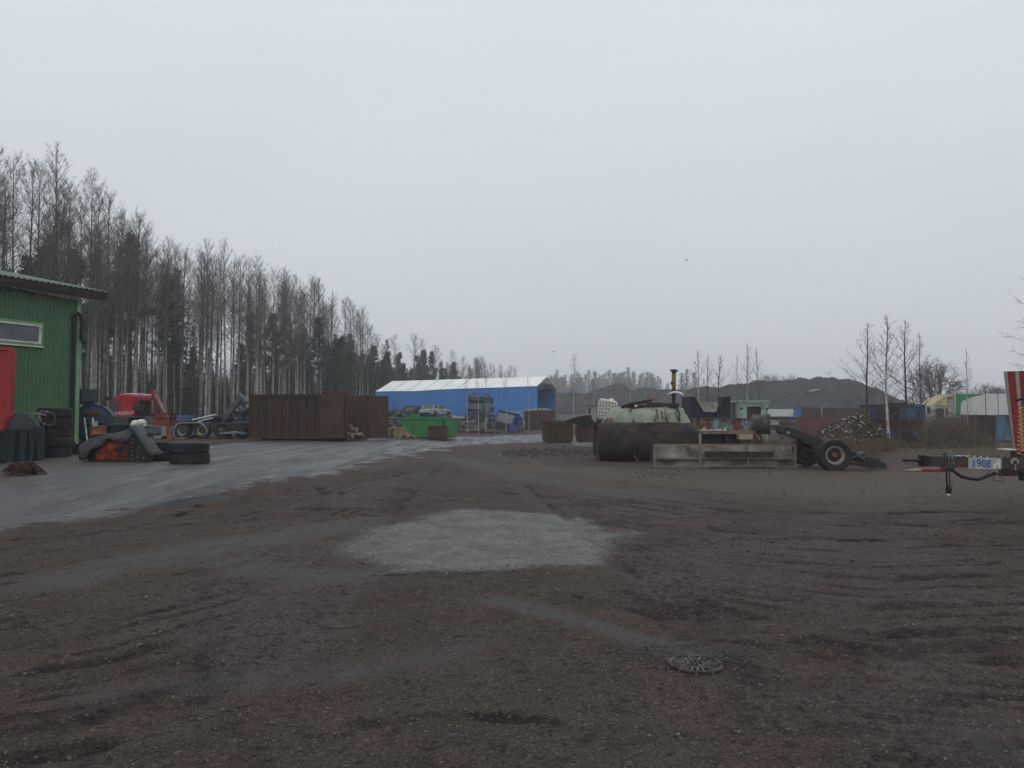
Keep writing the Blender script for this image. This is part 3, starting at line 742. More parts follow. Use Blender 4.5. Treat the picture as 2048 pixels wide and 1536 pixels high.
hill('hill', [(1330, 822), (1365, 800), (1400, 784), (1450, 772), (1520, 764), (1580, 760), (1640, 756), (1690, 758), (1720, 766), (1750, 786), (1790, 806), (1830, 818), (1880, 826)], 138, 30, 30, M['slag'], 21, 1.5)
# ================================================================== trees
def bezier_trunk(h, lean, wob, seg=12):
    ph = random.random() * 6.28; la = random.random() * 6.28
    pts = []
    for i in range(seg + 1):
        t = i / seg
        pts.append(Vector((math.cos(la) * lean * h * t ** 1.4 + math.sin(t * 5 + ph) * wob * t, math.sin(la) * lean * h * t ** 1.4 + math.cos(t * 4 + ph) * wob * t, h * t)))
    return pts
def along(pts, t):
    f = t * (len(pts) - 1); i = min(int(f), len(pts) - 2); return pts[i].lerp(pts[i + 1], f - i)
def bare_tree(h, r0, start, nbr, length, up0, up1, ntw, ntl, lean=.03, wob=.15, twl=.55, tww=.008, br_r=.022, shape='birch', droop=.0, low=0):
    """trunk mesh and crown mesh (limbs and twigs) of a leafless tree"""
    T = MB(); C = MB()
    pts = bezier_trunk(h, lean, wob)
    T.tube(pts, [r0 * (1 - (i / 12)) ** .85 + .012 for i in range(13)], 7)
    for i in range(nbr + low):
        if i < nbr: t = start + (1 - start) * ((i + random.random()) / nbr) ** .9
        else: t = start * random.uniform(.25, 1)
        p = along(pts, min(t, .985)); u = (t - start) / (1 - start)
        if shape == 'birch': L = length * (math.sin(math.pi * min(1, max(0, .12 + .80 * u))) ** .7) * random.uniform(.65, 1.15)
        elif shape == 'fan': L = length * (1 - .55 * u) * random.uniform(.7, 1.1)
        else: L = length * (1.05 - u) * random.uniform(.6, 1.1)
        if i >= nbr: L = length * random.uniform(.3, .7)
        az = random.random() * 6.28 + i * 2.4; el = R(up0 + (up1 - up0) * max(0, u)) + random.uniform(-.15, .15)
        d = Vector((math.cos(az) * math.cos(el), math.sin(az) * math.cos(el), math.sin(el)))
        bp = [p]; k = 5
        for s in range(k):
            d = (d + Vector((random.uniform(-.14, .14), random.uniform(-.14, .14), random.uniform(-.05, .16) - droop * s * .06))).normalized()
            bp.append(bp[-1] + d * L / k)
        rb = br_r * (1 - .55 * max(0, u))
        C.tube(bp, [rb * (1 - s / (k + .4)) for s in range(k + 1)], 3, cap=False)
        rel = min(1.2, L / length)
        for j in range(max(3, int(ntw * (.3 + .8 * rel)))):
            tt = random.uniform(.18, 1); q = along(bp, tt)
            dv = (bp[min(k, int(tt * k) + 1)] - bp[max(0, int(tt * k) - 1)]).normalized()
            tw = (dv + Vector((random.uniform(-1, 1), random.uniform(-1, 1), random.uniform(-.5, .9) - droop * .5)) * .75).normalized()
            l2 = twl * random.uniform(.5, 1.3) * (1.15 - .5 * tt) * (.4 + .6 * rel)
            e = q + tw * l2; C.spike(q, e, tww)
            for _ in range(ntl):
                w0 = q.lerp(e, random.uniform(.2, .95))
                td = (tw + Vector((random.uniform(-1, 1), random.uniform(-1, 1), random.uniform(-.7, .7) - droop)) * .8).normalized()
                C.spike(w0, w0 + td * l2 * random.uniform(.3, .7), tww * .7)
    return T, C
def needle_tree(h, r0, start, kind):
    T = MB(); C = MB()
    pts = bezier_trunk(h, .015, .08)
    T.tube(pts, [r0 * (1 - i / 12) ** .8 + .015 for i in range(13)], 7)
    def tuft(c, r, n):
        o = len(C.v)
        for k in range(n):
            a = Vector((random.gauss(0, 1), random.gauss(0, 1), random.gauss(0, .75))); a.normalize()
            b = a.orthogonal().normalized(); b.rotate(Matrix.Rotation(random.random() * 6.28, 3, a))
            p = c + a * r * random.uniform(.15, .5); w = .05 + .03 * random.random()
            o = len(C.v); C.v += [tuple(p - b * w), tuple(p + b * w), tuple(p + a * r * random.uniform(.6, 1.1))]; C.f.append((o, o + 1, o + 2))
    if kind == 'pine':
        nb = 46
        for i in range(nb):
            t = start + (1 - start) * (i + random.random()) / nb; u = (t - start) / (1 - start)
            p = along(pts, min(t, .99)); L = h * .125 * (1.12 - u) ** .8 * random.uniform(.6, 1.15)
            az = random.random() * 6.28; el = R(-5 + 50 * u) + random.uniform(-.2, .2)
            d = Vector((math.cos(az) * math.cos(el), math.sin(az) * math.cos(el), math.sin(el)))
            e = p + d * L + Vector((0, 0, L * .15)); C.tube([p, p.lerp(e, .5), e], [.035, .022, .01], 3, cap=False)
            for j in range(8):
                q = p.lerp(e, random.uniform(.35, 1.05)) + Vector((random.gauss(0, .16), random.gauss(0, .16), random.gauss(.05, .12))); tuft(q, .36, 11)
        for i in range(16):
            t = random.uniform(.12, start); p = along(pts, t); az = random.random() * 6.28
            C.spike(p, p + Vector((math.cos(az), math.sin(az), random.uniform(-.3, .3))) * random.uniform(.5, 1.6), .02)
    else:
        nb = 90
        for i in range(nb):
            t = start + (1 - start) * ((i + random.random()) / nb); u = (t - start) / (1 - start)
            p = along(pts, min(t, .99)); L = h * .17 * (1.04 - u) * random.uniform(.65, 1.15) + .12
            az = i * 2.4 + random.random(); el = R(-22 + 45 * u)
            d = Vector((math.cos(az) * math.cos(el), math.sin(az) * math.cos(el), math.sin(el)))
            e = p + d * L
            C.spike(p, e, .03)
            n = max(2, int(L * 4.2))
            for j in range(n):
                q = p.lerp(e, (j + .6) / n) + Vector((random.gauss(0, .08), random.gauss(0, .08), random.gauss(-.08, .08))); tuft(q, .34, 8)
    return T, C
_proto = {}
def variant(key, fn, name, cname, tm, cm):
    T, C = fn()
    _proto.setdefault(key, []).append((name, T.mesh(name + '_trunk', tm, True), cname, C.mesh(cname, cm)))
for i in range(9): variant('birch', lambda: bare_tree(18 * random.uniform(.93, 1.05), random.uniform(.085, .13), random.uniform(.40, .52), 56, 2.35, 32, 68, 13, 4, lean=random.uniform(.0, .035), wob=random.uniform(.05, .18), twl=.66, tww=.0085, droop=.10, low=8), 'birch_tree', 'crown', M['birch'], M['twig'])
for i in range(5): variant('pine', lambda: needle_tree(15.5 * random.uniform(.9, 1.08), .17, random.uniform(.38, .55), 'pine'), 'pine_tree', 'crown', M['pine_bark'], M['needle'])
for i in range(5): variant('spruce', lambda: needle_tree(15 * random.uniform(.9, 1.1), .17, .06, 'spruce'), 'spruce_tree', 'crown', M['pine_bark'], M['needle_spruce'])
for i in range(5): variant('sapling', lambda: bare_tree(8 * random.uniform(.9, 1.1), .05, random.uniform(.2, .35), 34, 1.7, 40, 70, 8, 3, lean=random.uniform(.01, .04), wob=.12, twl=.42, tww=.0065, br_r=.012, droop=.0), 'birch_sapling', 'crown', M['birch'], M['twig'])
for i in range(4): variant('aspen', lambda: bare_tree(8.5, .062, .20, 46, 3.9, 36, 66, 12, 3, lean=.02, wob=.12, twl=.6, tww=.0065, br_r=.018, droop=0., shape='cone'), 'bare_birch_tree', 'crown', M['twig_dark'] if i else M['birch'], M['twig'])
def plant(key, x, y, label, cat='tree', group=None, scale=1., k=None, name=None, rz=None, sxy=None):
    vs = _proto[key]; nm, tme, cn, cme = vs[random.randrange(len(vs)) if k is None else k % len(vs)]
    o = D.objects.new(name or nm, None); COL.objects.link(o); o.empty_display_size = .2
    o.location = (x, y, Zg(x, y) - .05); o.rotation_euler = (0, 0, random.random() * 6.28 if rz is None else rz)
    q = sxy or scale; o.scale = (q, q, scale); tag(o, label, cat, group)
    t = D.objects.new('trunk', tme); COL.objects.link(t); t.parent = o
    c = D.objects.new(cn, cme); COL.objects.link(c); c.parent = o
    return o
def at_px(px, Y): return P(px, YH, Y).x, Y
def hscale(py, Y, h): return (P(1024, py, Y).z) / h

# the wood on the left: edge line in plan with rows behind it
EDGE = [Vector(p) for p in ((-52, 36), (-33.5, 51), (-30.5, 76), (-25, 105), (-17, 142), (3, 182))]
EL = [(EDGE[i + 1] - EDGE[i]).length for i in range(len(EDGE) - 1)]
def edge_pt(s, d):
    for i, L in enumerate(EL):
        if s <= L or i == len(EL) - 1:
            a, b = EDGE[i], EDGE[i + 1]; v = (b - a).normalized(); n = Vector((-v.y, v.x)); p = a + v * s + n * d; return p.x, p.y
        s -= L
L1 = EL[0] + EL[1] + EL[2]; LT = sum(EL)
rnd = random.Random(4)
BL = ('tall leafless birch at the front edge of the wood, white trunk bare to mid height', 'tall leafless birch standing inside the wood behind the front row of white trunks')
for i in range(112):
    s = EL[0] * .35 + (L1 - EL[0] * .35 + 6) * (i + rnd.random()) / 112; d = rnd.uniform(-.5, 4.5); x, y = edge_pt(s, d)
    plant('birch', x, y, BL[0], group='birches along the front edge of the wood', scale=rnd.uniform(.86, 1.06))
for i in range(165):
    s = EL[0] * .25 + (L1 + 6 - EL[0] * .25) * rnd.random(); d = 4.5 + 24 * rnd.random() ** 1.2; x, y = edge_pt(s, d)
    plant('birch', x, y, BL[1], group='birches inside the wood', scale=rnd.uniform(.86, 1.1))
for i in range(46):
    s = EL[0] * .2 + (L1 - 4) * rnd.random(); d = 7 + 28 * rnd.random(); x, y = edge_pt(s, d)
    k = 'pine' if rnd.random() < .62 else 'spruce'
    plant(k, x, y, 'dark green pine half hidden among the birch trunks of the wood' if k == 'pine' else 'dark spruce half hidden among the birch trunks of the wood', group='conifers inside the wood', scale=rnd.uniform(.6, .95))
# conifers nearer the edge that show as dark crowns
for px, Y, py, k in ((352, 82, 520, 'spruce'), (330, 76, 560, 'pine'), (500, 96, 632, 'pine'), (540, 100, 660, 'pine'), (85, 70, 500, 'pine'), (145, 74, 510, 'pine'), (40, 68, 520, 'pine'), (260, 78, 520, 'pine'), (230, 74, 560, 'pine')):
    x, y = at_px(px, Y)
    plant(k, x, y, 'single dark green conifer rising among pale birch tops above the wood', group='conifers showing in the front of the wood', scale=hscale(py, Y, 15.2))
# farther part of the wood, over and left of the blue hall
for i in range(135):
    s = L1 - 3 + (LT - L1) * (i + rnd.random()) / 135; d = 14 * rnd.random() ** 1.5 - .5; x, y = edge_pt(s, d)
    u = (s - L1) / (LT - L1)
    k = 'pine' if rnd.random() < .55 else 'spruce'
    if u > .66: k = 'birch'
    sc = rnd.uniform(.62, .92) if k != 'birch' else rnd.uniform(.62, .78)
    lb = 'hazy dark conifer in the far treeline rising behind the blue hall' if k != 'birch' else 'hazy leafless tree at the low end of the treeline behind the blue hall'
    plant(k, x, y, lb, group='trees of the far treeline behind the hall', scale=sc)
for px, py, Y in ((688, 598, 112), (700, 604, 113), (706, 616, 114), (718, 630, 116), (735, 648, 118), (744, 660, 120), (752, 672, 122), (725, 632, 118), (712, 640, 116), (790, 672, 130), (830, 668, 136), (845, 690, 138), (872, 690, 142), (905, 700, 150), (925, 712, 152), (965, 712, 158), (955, 720, 160), (765, 690, 128)):
    x, y = at_px(px, Y)
    plant('birch', x, y, 'slim leafless birch sticking out above the dark conifers left of the blue hall', group='birches above the far conifers', scale=hscale(py, Y, 18), sxy=hscale(py, Y, 18) * 1.15)

for px, py, Y in ((26, 336, 58), (47, 345, 60), (66, 352, 62), (88, 350, 63), (112, 352, 65), (170, 372, 67), (205, 402, 69)):
    x, y = at_px(px, Y); q = hscale(py, Y, 18)
    plant('birch', x, y, 'tall bare birch whose top stands above the roof of the green workshop', group='birches above the workshop roof', scale=q)
# thin brown stems and brush that fill the wood between the trunks
def brush():
    b = MB(); r = random.Random(12)
    for i in range(16000):
        s = EL[0] * .2 + (L1 + 20) * r.random(); d = 1.5 + 26 * r.random() ** .8; x, y = edge_pt(s, d)
        if y > 112 and d < 4: continue
        z = Zg(x, y) - .1; h = r.uniform(1.5, 9.5) * (.7 + .3 * r.random()); w = r.uniform(.014, .045)
        e = Vector((x + r.gauss(0, .07 * h), y + r.gauss(0, .07 * h), z + h)); p = Vector((x, y, z)); b.spike(p, e, w)
        for k in range(5):
            q = p.lerp(e, r.uniform(.25, .95)); b.spike(q, q + Vector((r.gauss(0, .5), r.gauss(0, .5), r.uniform(.1, .9))), .012)
    return b
tag(brush().build('undergrowth', M['twig_dark']), 'thick brown brush and thin stems filling the wood between the trunks', 'undergrowth', kind='stuff')
def mass():
    """the deep inside of the wood: too many trees to count"""
    b = MB(); r = random.Random(3)
    for key, n in (('pine', 52), ('spruce', 60)):
        for i in range(n):
            s = EL[0] * .1 + (LT * .86) * r.random(); d = 24 + 34 * r.random(); x, y = edge_pt(s, d)
            _, tm, _, cm = r.choice(_proto[key]); sc = r.uniform(.7, .95) if s < L1 else r.uniform(.55, .7); z = Zg(x, y)
            for me in (tm, cm):
                n_ = len(me.vertices); a = np.empty(n_ * 3, np.float32); me.vertices.foreach_get('co', a); a = a.reshape(-1, 3) * sc + np.array((x, y, z))
                b.add(a.tolist(), [tuple(p.vertices) for p in me.polygons])
    return b
tag(mass().build('forest', M['needle_spruce']), 'dark mass of trees deep inside the wood', 'wood', kind='stuff')
def litter():
    b = MB(); n = 40
    pts = []
    for i in range(n + 1):
        s = LT * i / n
        for d in (-1.5, 3, 12, 30, 70):
            x, y = edge_pt(s, d); pts.append((x, y, Hf(x, y) + .06 + (0 if d > 0 else -.12)))
    fs = [(i * 5 + k, i * 5 + k + 1, i * 5 + 6 + k, i * 5 + 5 + k)[::-1] for i in range(n) for k in range(4)]
    return b.add(pts, fs)

# distant spruces in the mist beyond the spoil
rr = random.Random(9)
sil = [(1108, 752), (1116, 742), (1124, 748), (1133, 742), (1143, 741), (1152, 746), (1162, 748), (1170, 744), (1180, 743), (1190, 738), (1200, 742), (1207, 744), (1217, 736), (1226, 742), (1232, 741), (1241, 743), (1247, 738), (1258, 738), (1270, 737), (1278, 744), (1286, 738), (1297, 739), (1306, 740), (1314, 745), (1322, 752), (1128, 750), (1157, 751), (1213, 748), (1253, 748), (1292, 748), (1337, 760), (1310, 750), (1266, 750), (1186, 750), (1102, 760), (1236, 750)]
sil += [(rr.uniform(1098, 1330), rr.uniform(747, 760)) for _ in range(34)]
for i, (px, py) in enumerate(sil):
    Y = 430 + rr.random() * 60; x, y = at_px(px, Y)
    sc = hscale(py, Y, 15)
    plant('spruce', x, y, 'pale misty spruce in the distant row beyond the dark spoil bank', group='misty spruces beyond the spoil', scale=sc, sxy=sc * rr.uniform(1.3, 1.8))
for px, py, Y, lb in ((1364, 738, 330, 'misty spruce standing alone just right of the tall rusty pipe'), (1372, 742, 335, 'shorter misty spruce touching the lone one right of the rusty pipe'), (1391, 738, 345, 'narrow misty spruce behind the thin birches over the spoil mound')):
    x, y = at_px(px, Y); sc = hscale(py, Y, 15); plant('spruce', x, y, lb, scale=sc, sxy=sc * 1.5)
# thin birches in front of the hall and the spoil
SAP = [(935, 760, 66, 'young birch with a thin pale stem before the left half of the blue hall'), (957, 757, 63, 'thin leafless birch just left of the stack of three wrecks'), (972, 755, 66, 'thin birch rising straight above the stack of three wrecks'),
       (1012, 757, 64, 'twiggy young birch above the upturned blue cab'), (1058, 765, 68, 'thin birch stem close to the open end of the blue hall'), (1147, 720, 70, 'tall thin birch right of the open end of the hall'),
       (1187, 738, 72, 'slim birch behind the white plastic tank'), (1222, 745, 75, 'slim bare birch above the middle of the pale green tank'), (1263, 740, 74, 'slim birch with pale stem between the plastic tank and the tall pipe'), (1290, 752, 78, 'thin birch just left of the tall rusty pipe'), (1253, 772, 70, 'short bare sapling over the rusty arm on the pale green tank')]
for i, (px, py, Y, lb) in enumerate(SAP):
    x, y = at_px(px, Y); sc = hscale(py, Y, 8); plant('sapling', x, y, lb, scale=sc, sxy=sc * .9, k=i)
ASP = [(1398, 702, 62, 'bare birch, leftmost of the clump above the dark notched steel bin', .75), (1416, 712, 62, 'bare birch in the middle of the clump above the notched bin', .7), (1438, 712, 64, 'bushy bare birch at the right of the clump above the notched bin', .95),
       (1474, 712, 66, 'thin birch stem rising left of the mint green cabin', .35), (1497, 690, 60, 'tallest bare tree behind the mint green cabin', .72), (1519, 698, 60, 'bare birch above the right edge of the mint green cabin', .6)]
for i, (px, py, Y, lb, q) in enumerate(ASP):
    x, y = at_px(px, Y); sc = hscale(py, Y, 8.5); plant('aspen', x, y, lb, scale=sc, sxy=sc * q * 1.4, k=i)
RB = [(1777, 634, 38.0, 'white stemmed birch standing in front of the rusting blue container doors', .95), (1735, 648, 40.5, 'leaning bare birch left of the rusting blue container', .9), (1811, 642, 43.5, 'dark stemmed bare birch rising behind the blue container', .95), (1842, 668, 47, 'thin bare birch between the blue container and the round bare tree', .6), (1936, 700, 46, 'thin bare sapling before the white trailer with the green corner', .45)]
for i, (px, py, Y, lb, q) in enumerate(RB):
    x, y = at_px(px, Y); sc = hscale(py, Y, 8.5); plant('aspen', x, y, lb, scale=sc, sxy=sc * q * 1.45, k=i)
# the broad round tree and bushes behind the white lorry
def round_tree(h, rad, stems, seed):
    random.seed(seed); T = MB(); C = MB()
    T.tube([(0, 0, 0), (.02, .03, h * .06), (0, 0, h * .12)], [.22, .2, .16], 8)
    c0 = Vector((0, 0, h * .42))
    def dome(d, k):
        """point on a squashed dome in direction d"""
        return Vector((d.x * rad * k, d.y * rad * k, h * .42 + d.z * h * .58 * k))
    def limb(p, q, r, k=5, bow=.12):
        m = (q - p).length; side = Vector((random.gauss(0, 1), random.gauss(0, 1), .8)) * bow * m * .5
        bp = [p.lerp(q, s / k) + side * math.sin(math.pi * s / k) * .5 for s in range(k + 1)]
        C.tube(bp, [r * (1 - .8 * s / k) for s in range(k + 1)], 4 if r > .02 else 3, cap=False); return bp
    for i in range(stems):
        a = i * 2.4 + random.random() * .6; el = random.uniform(-.25, 1.45)
        d = Vector((math.cos(a) * math.cos(el), math.sin(a) * math.cos(el), math.sin(el)))
        bp = limb(Vector((0, 0, h * random.uniform(.03, .12))), dome(d, .92 * random.uniform(.85, 1.05)), .07)
        for j in range(8):
            p = along(bp, random.uniform(.35, .95)); d2 = (d + Vector((random.gauss(0, .38), random.gauss(0, .38), random.gauss(.05, .3)))).normalized()
            b2 = limb(p, p.lerp(dome(d2, random.uniform(.85, 1.06)), random.uniform(.7, 1)), .028, 4)
            for k in range(7):
                p3 = along(b2, random.uniform(.3, .98)); d3 = (d2 + Vector((random.gauss(0, .5), random.gauss(0, .5), random.gauss(.05, .4)))).normalized()
                e = p3 + d3 * rad * random.uniform(.10, .24); C.spike(p3, e, .011)
                for l in range(4):
                    p4 = p3.lerp(e, random.uniform(.2, .9)); C.spike(p4, p4 + (d3 + Vector((random.gauss(0, .6), random.gauss(0, .6), random.gauss(0, .5)))).normalized() * rad * random.uniform(.05, .12), .008)
    return T, C
for px, py, Y, rad, lb in ((1872, 706, 66, 4.6, 'broad round leafless tree with many fanning limbs behind the white lorry cab'),
                       (1968, 762, 92, 3.6, 'low bare bush showing above the roof of the white trailer'),
                       (2000, 772, 105, 3.6, 'pale bare bush behind the far end of the white trailer'), (1548, 744, 160, 4.2, 'small hazy round tree on the skyline of the spoil mound'), (1580, 748, 165, 4., 'faint hazy bush on the skyline right of the small round tree')):
    x, y = at_px(px, Y); h = P(1024, py, Y).z; T, C = round_tree(h, h * .36 if px == 1872 else h * .5, 26, px)
    o = thing('round_tree', lb, 'tree', (x, y, Zg(x, y) - .05)); T.build('trunk', M['twig_dark'], o, smooth=True); C.build('crown', M['twig'], o)
random.seed(77)
# a birch reaching into the picture from the right
T, C = bare_tree(10.5, .14, .3, 44, 3.2, 15, 55, 10, 4, twl=.7, tww=.007, br_r=.03, droop=.5)
x, y = at_px(2112, 46)
o = thing('birch_tree', 'birch whose drooping twigs reach in from the right edge of the picture', 'tree', (x, y, Zg(x, y)))
T.build('trunk', M['birch'], o, smooth=True); C.build('crown', M['twig'], o)

# ------------------------------------------------------------------ weeds
def weeds(regs, n, name, label, mat, hmin, hmax, w=.006, seed=1, spread=.25, twigs=1):
    b = MB(); r = random.Random(seed)
    A = [abs((px1 - px0) * (Y1 - Y0)) for px0, px1, Y0, Y1, _ in regs]
    for i in range(n):
        px0, px1, Y0, Y1, k = r.choices(regs, A)[0]
        Y = r.uniform(Y0, Y1); x = P(r.uniform(px0, px1), YH, Y).x
        cl = float(vnoise(np.array([x * .8]), np.array([Y * .8]))[0])
        if r.random() > cl * 2.0: continue
        h = r.uniform(hmin, hmax) * k * (.5 + cl); p = Vector((x, Y, Zg(x, Y) - .02))
        e = p + Vector((r.gauss(0, spread) * h, r.gauss(0, spread) * h, h)); b.spike(p, e, w)
        for _ in range(twigs):
            q = p.lerp(e, r.uniform(.4, .95)); b.spike(q, q + Vector((r.gauss(0, .25), r.gauss(0, .25), r.uniform(0, .3))) * h * .6, w * .7)
    return tag(b.build(name, mat), label, 'weeds', kind='stuff')
weeds([(1852, 1935, 37, 54, 1.0), (1855, 1935, 36, 39.5, .5), (1750, 1855, 36, 38.5, .2), (1920, 1990, 36, 39, .5), (1690, 1790, 33, 36.5, .5)], 9500, 'weeds', 'thicket of dry brown stems between the blue container and the pale blue one', M['weed'], .5, 1.5, .008, 2, .38, 3)
weeds([(1500, 1610, 27.5, 42, .55), (1400, 1500, 29, 31, .3), (1600, 1760, 27, 31, .4), (1700, 1760, 31, 38, .7), (1478, 1560, 42, 44.5, 1.3)], 4800, 'weeds', 'dry weeds behind the steel trough and round the scrap heap', M['weed'], .4, 1.0, .006, 3, .3, 2)
weeds([(1740, 2060, 30, 36, .3), (1860, 2060, 34, 40, .5), (2010, 2060, 24, 36, .3)], 4600, 'weeds', 'low dry grass in front of the rusting containers', M['straw'], .2, .55, .006, 4, .45, 1)
weeds([(1100, 1200, 60, 80, .9), (905, 990, 62, 72, .8), (1380, 1520, 55, 80, 1.2), (1560, 1650, 48, 60, .8)], 2600, 'weeds', 'dry weeds and saplings among the scrap below the spoil', M['weed'], .5, 1.8, .012, 6, .2, 2)
weeds([(140, 165, 25, 28, .6), (700, 830, 45, 47, .3)], 260, 'weeds', 'sparse dry stalks at the corner of the green workshop', M['straw'], .3, 1.2, .006, 7, .2, 2)
# ================================================================== green workshop
random.seed(21)
WA = math.atan2(.912, .41)
wo = Vector((-15.2, 27.0, .28))
ws = thing('workshop', 'green workshop clad in ribbed boards with a low tin roof', 'building', wo, WA)
WL = 16.0; WW = 9.5; WT = 5.32
wd = (.41, .912)
def wt(px):
    """metres along the front wall at a pixel column"""
    a = (px - 1024.0) / FPX; return (a * 27.0 + 15.2) / (wd[0] - a * wd[1])
def wz(px, py): return P(px, py, 27.0 + wd[1] * wt(px)).z - wo.z
mw = MB(); mw.corr(-WL, -.08, -.3, WT, pitch=.137, d=.025, y=-.03, t=.03); mw.build('front_wall', M['green_wall'], ws)
mw = MB(); mw.corr(.08, WW, -.3, WT + .1, pitch=.137, d=-.025, y=.0, t=-.03, axis='y', top=lambda a: WT + a * .2); mw.build('end_wall', M['green_wall'], ws)
MB().box(-WL, -.06, .06, WW, -.3, WT - .02).build('inner_wall', M['black'], ws)
MB().box(-.09, .06, -.05, -.025 - .03, -.3, WT + .02).box(.035, .06, -.05, .12, -.3, WT + .03).build('corner_trim', M['green_trim'], ws)
# roof: profiled sheet on rafters, fascia boards
def roof_sheet():
    b = MB(); x0, x1 = -WL, .82; n = int((x1 - x0) / .2); p = (x1 - x0) / n; sl = .205
    pr = []
    for i in range(n):
        a = x0 + i * p; pr += [(a, 0), (a + p * .4, 0), (a + p * .52, .035), (a + p * .88, .035)]
    pr.append((x1, 0)); vs = []; fs = []
    for a, h in pr:
        for y in (-.46, WW + 1):
            z = WT + .46 + sl * y + h; vs += [(a, y, z), (a, y, z + .012)]
    for i in range(len(pr) - 1):
        o = i * 4; q = o + 4
        fs += [(o + 1, q + 1, q + 3, o + 3), (q, o, o + 2, q + 2), (o, q, q + 1, o + 1)]
    fs += [(o + 4, o + 6, o + 7, o + 5)]
    return b.add(vs, fs)
rf = roof_sheet().build('roof', M['roof_sheet'], ws)
def fz(y): return WT + .455 + .205 * y
b = MB(); b.hexa([(-WL, -.44, fz(-.44) - .20), (.78, -.44, fz(-.44) - .20), (.78, -.41, fz(-.41) - .20), (-WL, -.41, fz(-.41) - .20)], [(-WL, -.44, fz(-.44) - .01), (.78, -.44, fz(-.44) - .01), (.78, -.41, fz(-.41) - .01), (-WL, -.41, fz(-.41) - .01)])
b.hexa([(-WL, -.41, fz(-.44) - .30), (.70, -.41, fz(-.44) - .30), (.70, -.38, fz(-.44) - .30), (-WL, -.38, fz(-.44) - .30)], [(-WL, -.41, fz(-.41) - .202), (.70, -.41, fz(-.41) - .202), (.70, -.38, fz(-.38) - .202), (-WL, -.38, fz(-.38) - .202)])
b.hexa([(.75, -.405, fz(-.4) - .22), (.78, -.405, fz(-.4) - .22), (.78, WW, fz(WW) - .22), (.75, WW, fz(WW) - .22)], [(.75, -.405, fz(-.4) - .012), (.78, -.405, fz(-.4) - .012), (.78, WW, fz(WW) - .012), (.75, WW, fz(WW) - .012)])
b.build('fascia', M['old_wood'], rf)
b = MB(); b.hexa([(-WL, -.38, fz(-.38) - .27), (.7, -.38, fz(-.38) - .27), (.7, .1, fz(.1) - .24), (-WL, .1, fz(.1) - .24)], [(-WL, -.38, fz(-.38) - .25), (.7, -.38, fz(-.38) - .25), (.7, .1, fz(.1) - .22), (-WL, .1, fz(.1) - .22)])
b.hexa([(.07, .1, fz(.1) - .24), (.74, .1, fz(.1) - .24), (.74, WW, fz(WW) - .24), (.07, WW, fz(WW) - .24)], [(.07, .1, fz(.1) - .22), (.74, .1, fz(.1) - .22), (.74, WW, fz(WW) - .22), (.07, WW, fz(WW) - .22)])
b.build('soffit', M['old_wood'], rf)
# window
x1 = wt(80); x0 = x1 - 2.75; z1 = wz(80, 646); z0 = wz(80, 694)
wn = MB(); t_ = .085
wn.box(x0, x1, -.085, -.032, z1 - t_, z1).box(x0, x1, -.085, -.032, z0, z0 + t_).box(x0, x0 + t_, -.085, -.032, z0 + t_, z1 - t_).box(x1 - t_, x1, -.085, -.032, z0 + t_, z1 - t_)
wf = wn.build('window', M['green_trim'], ws)
a0, a1, c0, c1 = x0 + t_, x1 - t_, z0 + t_, z1 - t_; f_ = .06
b = MB(); b.box(a0, a1, -.105, -.03, c1 - f_, c1 - .002).box(a0, a1, -.105, -.03, c0 + .002, c0 + f_).box(a0 + .002, a0 + f_, -.105, -.03, c0 + f_, c1 - f_).box(a1 - f_, a1 - .002, -.105, -.03, c0 + f_, c1 - f_)
b.box(a0 + 1.05, a0 + 1.09, -.07, -.03, c0 + f_, c1 - f_)
b.build('frame', M['white_paint'], wf)
MB().box(a0 + f_, a1 - f_, -.05, -.034, c0 + f_, c1 - f_).build('pane', M['glass'], wf)
MB().box(x0 - .02, x1 + .02, -.12, -.085, z0 - .03, z0 + .012).build('sill', M['white_paint'], wf)
# rain pipe and the hose hung over it
b = MB(); b.tube([(-.24, -.11, -.2), (-.24, -.11, wz(145, 632))], .055, 10)
for z in (.9, 2.4, 3.9): b.box(-.31, -.17, -.12, -.03, z, z + .04)
b.build('downpipe', M['black'], ws, angle=40)
b = MB(); zt = wz(145, 630); b.tube([(-.24, -.13, zt - .03), (-.16, -.19, zt + .05), (-.04, -.2, zt - .05), (.01, -.2, zt - .35), (-.01, -.19, zt - .65), (-.02, -.19, zt - .82), (.06, -.2, zt - .92), (.12, -.2, zt - .96)], .065, 10)
b.build('elbow_pipe', M['black'], ws, angle=60)

# ================================================================== red hopper cut by the left edge
f = F('hopper', 'dented red steel hopper with a tapering lip, cut off by the left edge', 'hopper', -10, 19.6)
p = lambda a, b_: (f.x(a), f.z(b_))
b = MB(); b.prism([p(4, 862), p(18, 834), p(20.5, 697), p(-170, 690), p(-170, 862)][::-1], 0, .2); b.build('shell', M['red_steel'], f.e, bevel=.02)
b = MB(); b.box(f.x(-170), f.x(20.8) + .004, -.05, -.003, f.z(700), f.z(695)).box(f.x(14.5), f.x(20.9), -.03, -.0035, f.z(834), f.z(700)).box(f.x(-170), f.x(18), -.03, -.0035, f.z(838), f.z(831)); b.build('rim', M['red_steel'], f.e)
b = MB()
for a in (-165, -60):
    b.box(f.x(a), f.x(a) + .12, .04, .16, -.02, f.z(860)).box(f.x(a), f.x(a) + .12, .2, 1.3, -.02, .1)
b.build('leg_frame', M['black'], f.e)
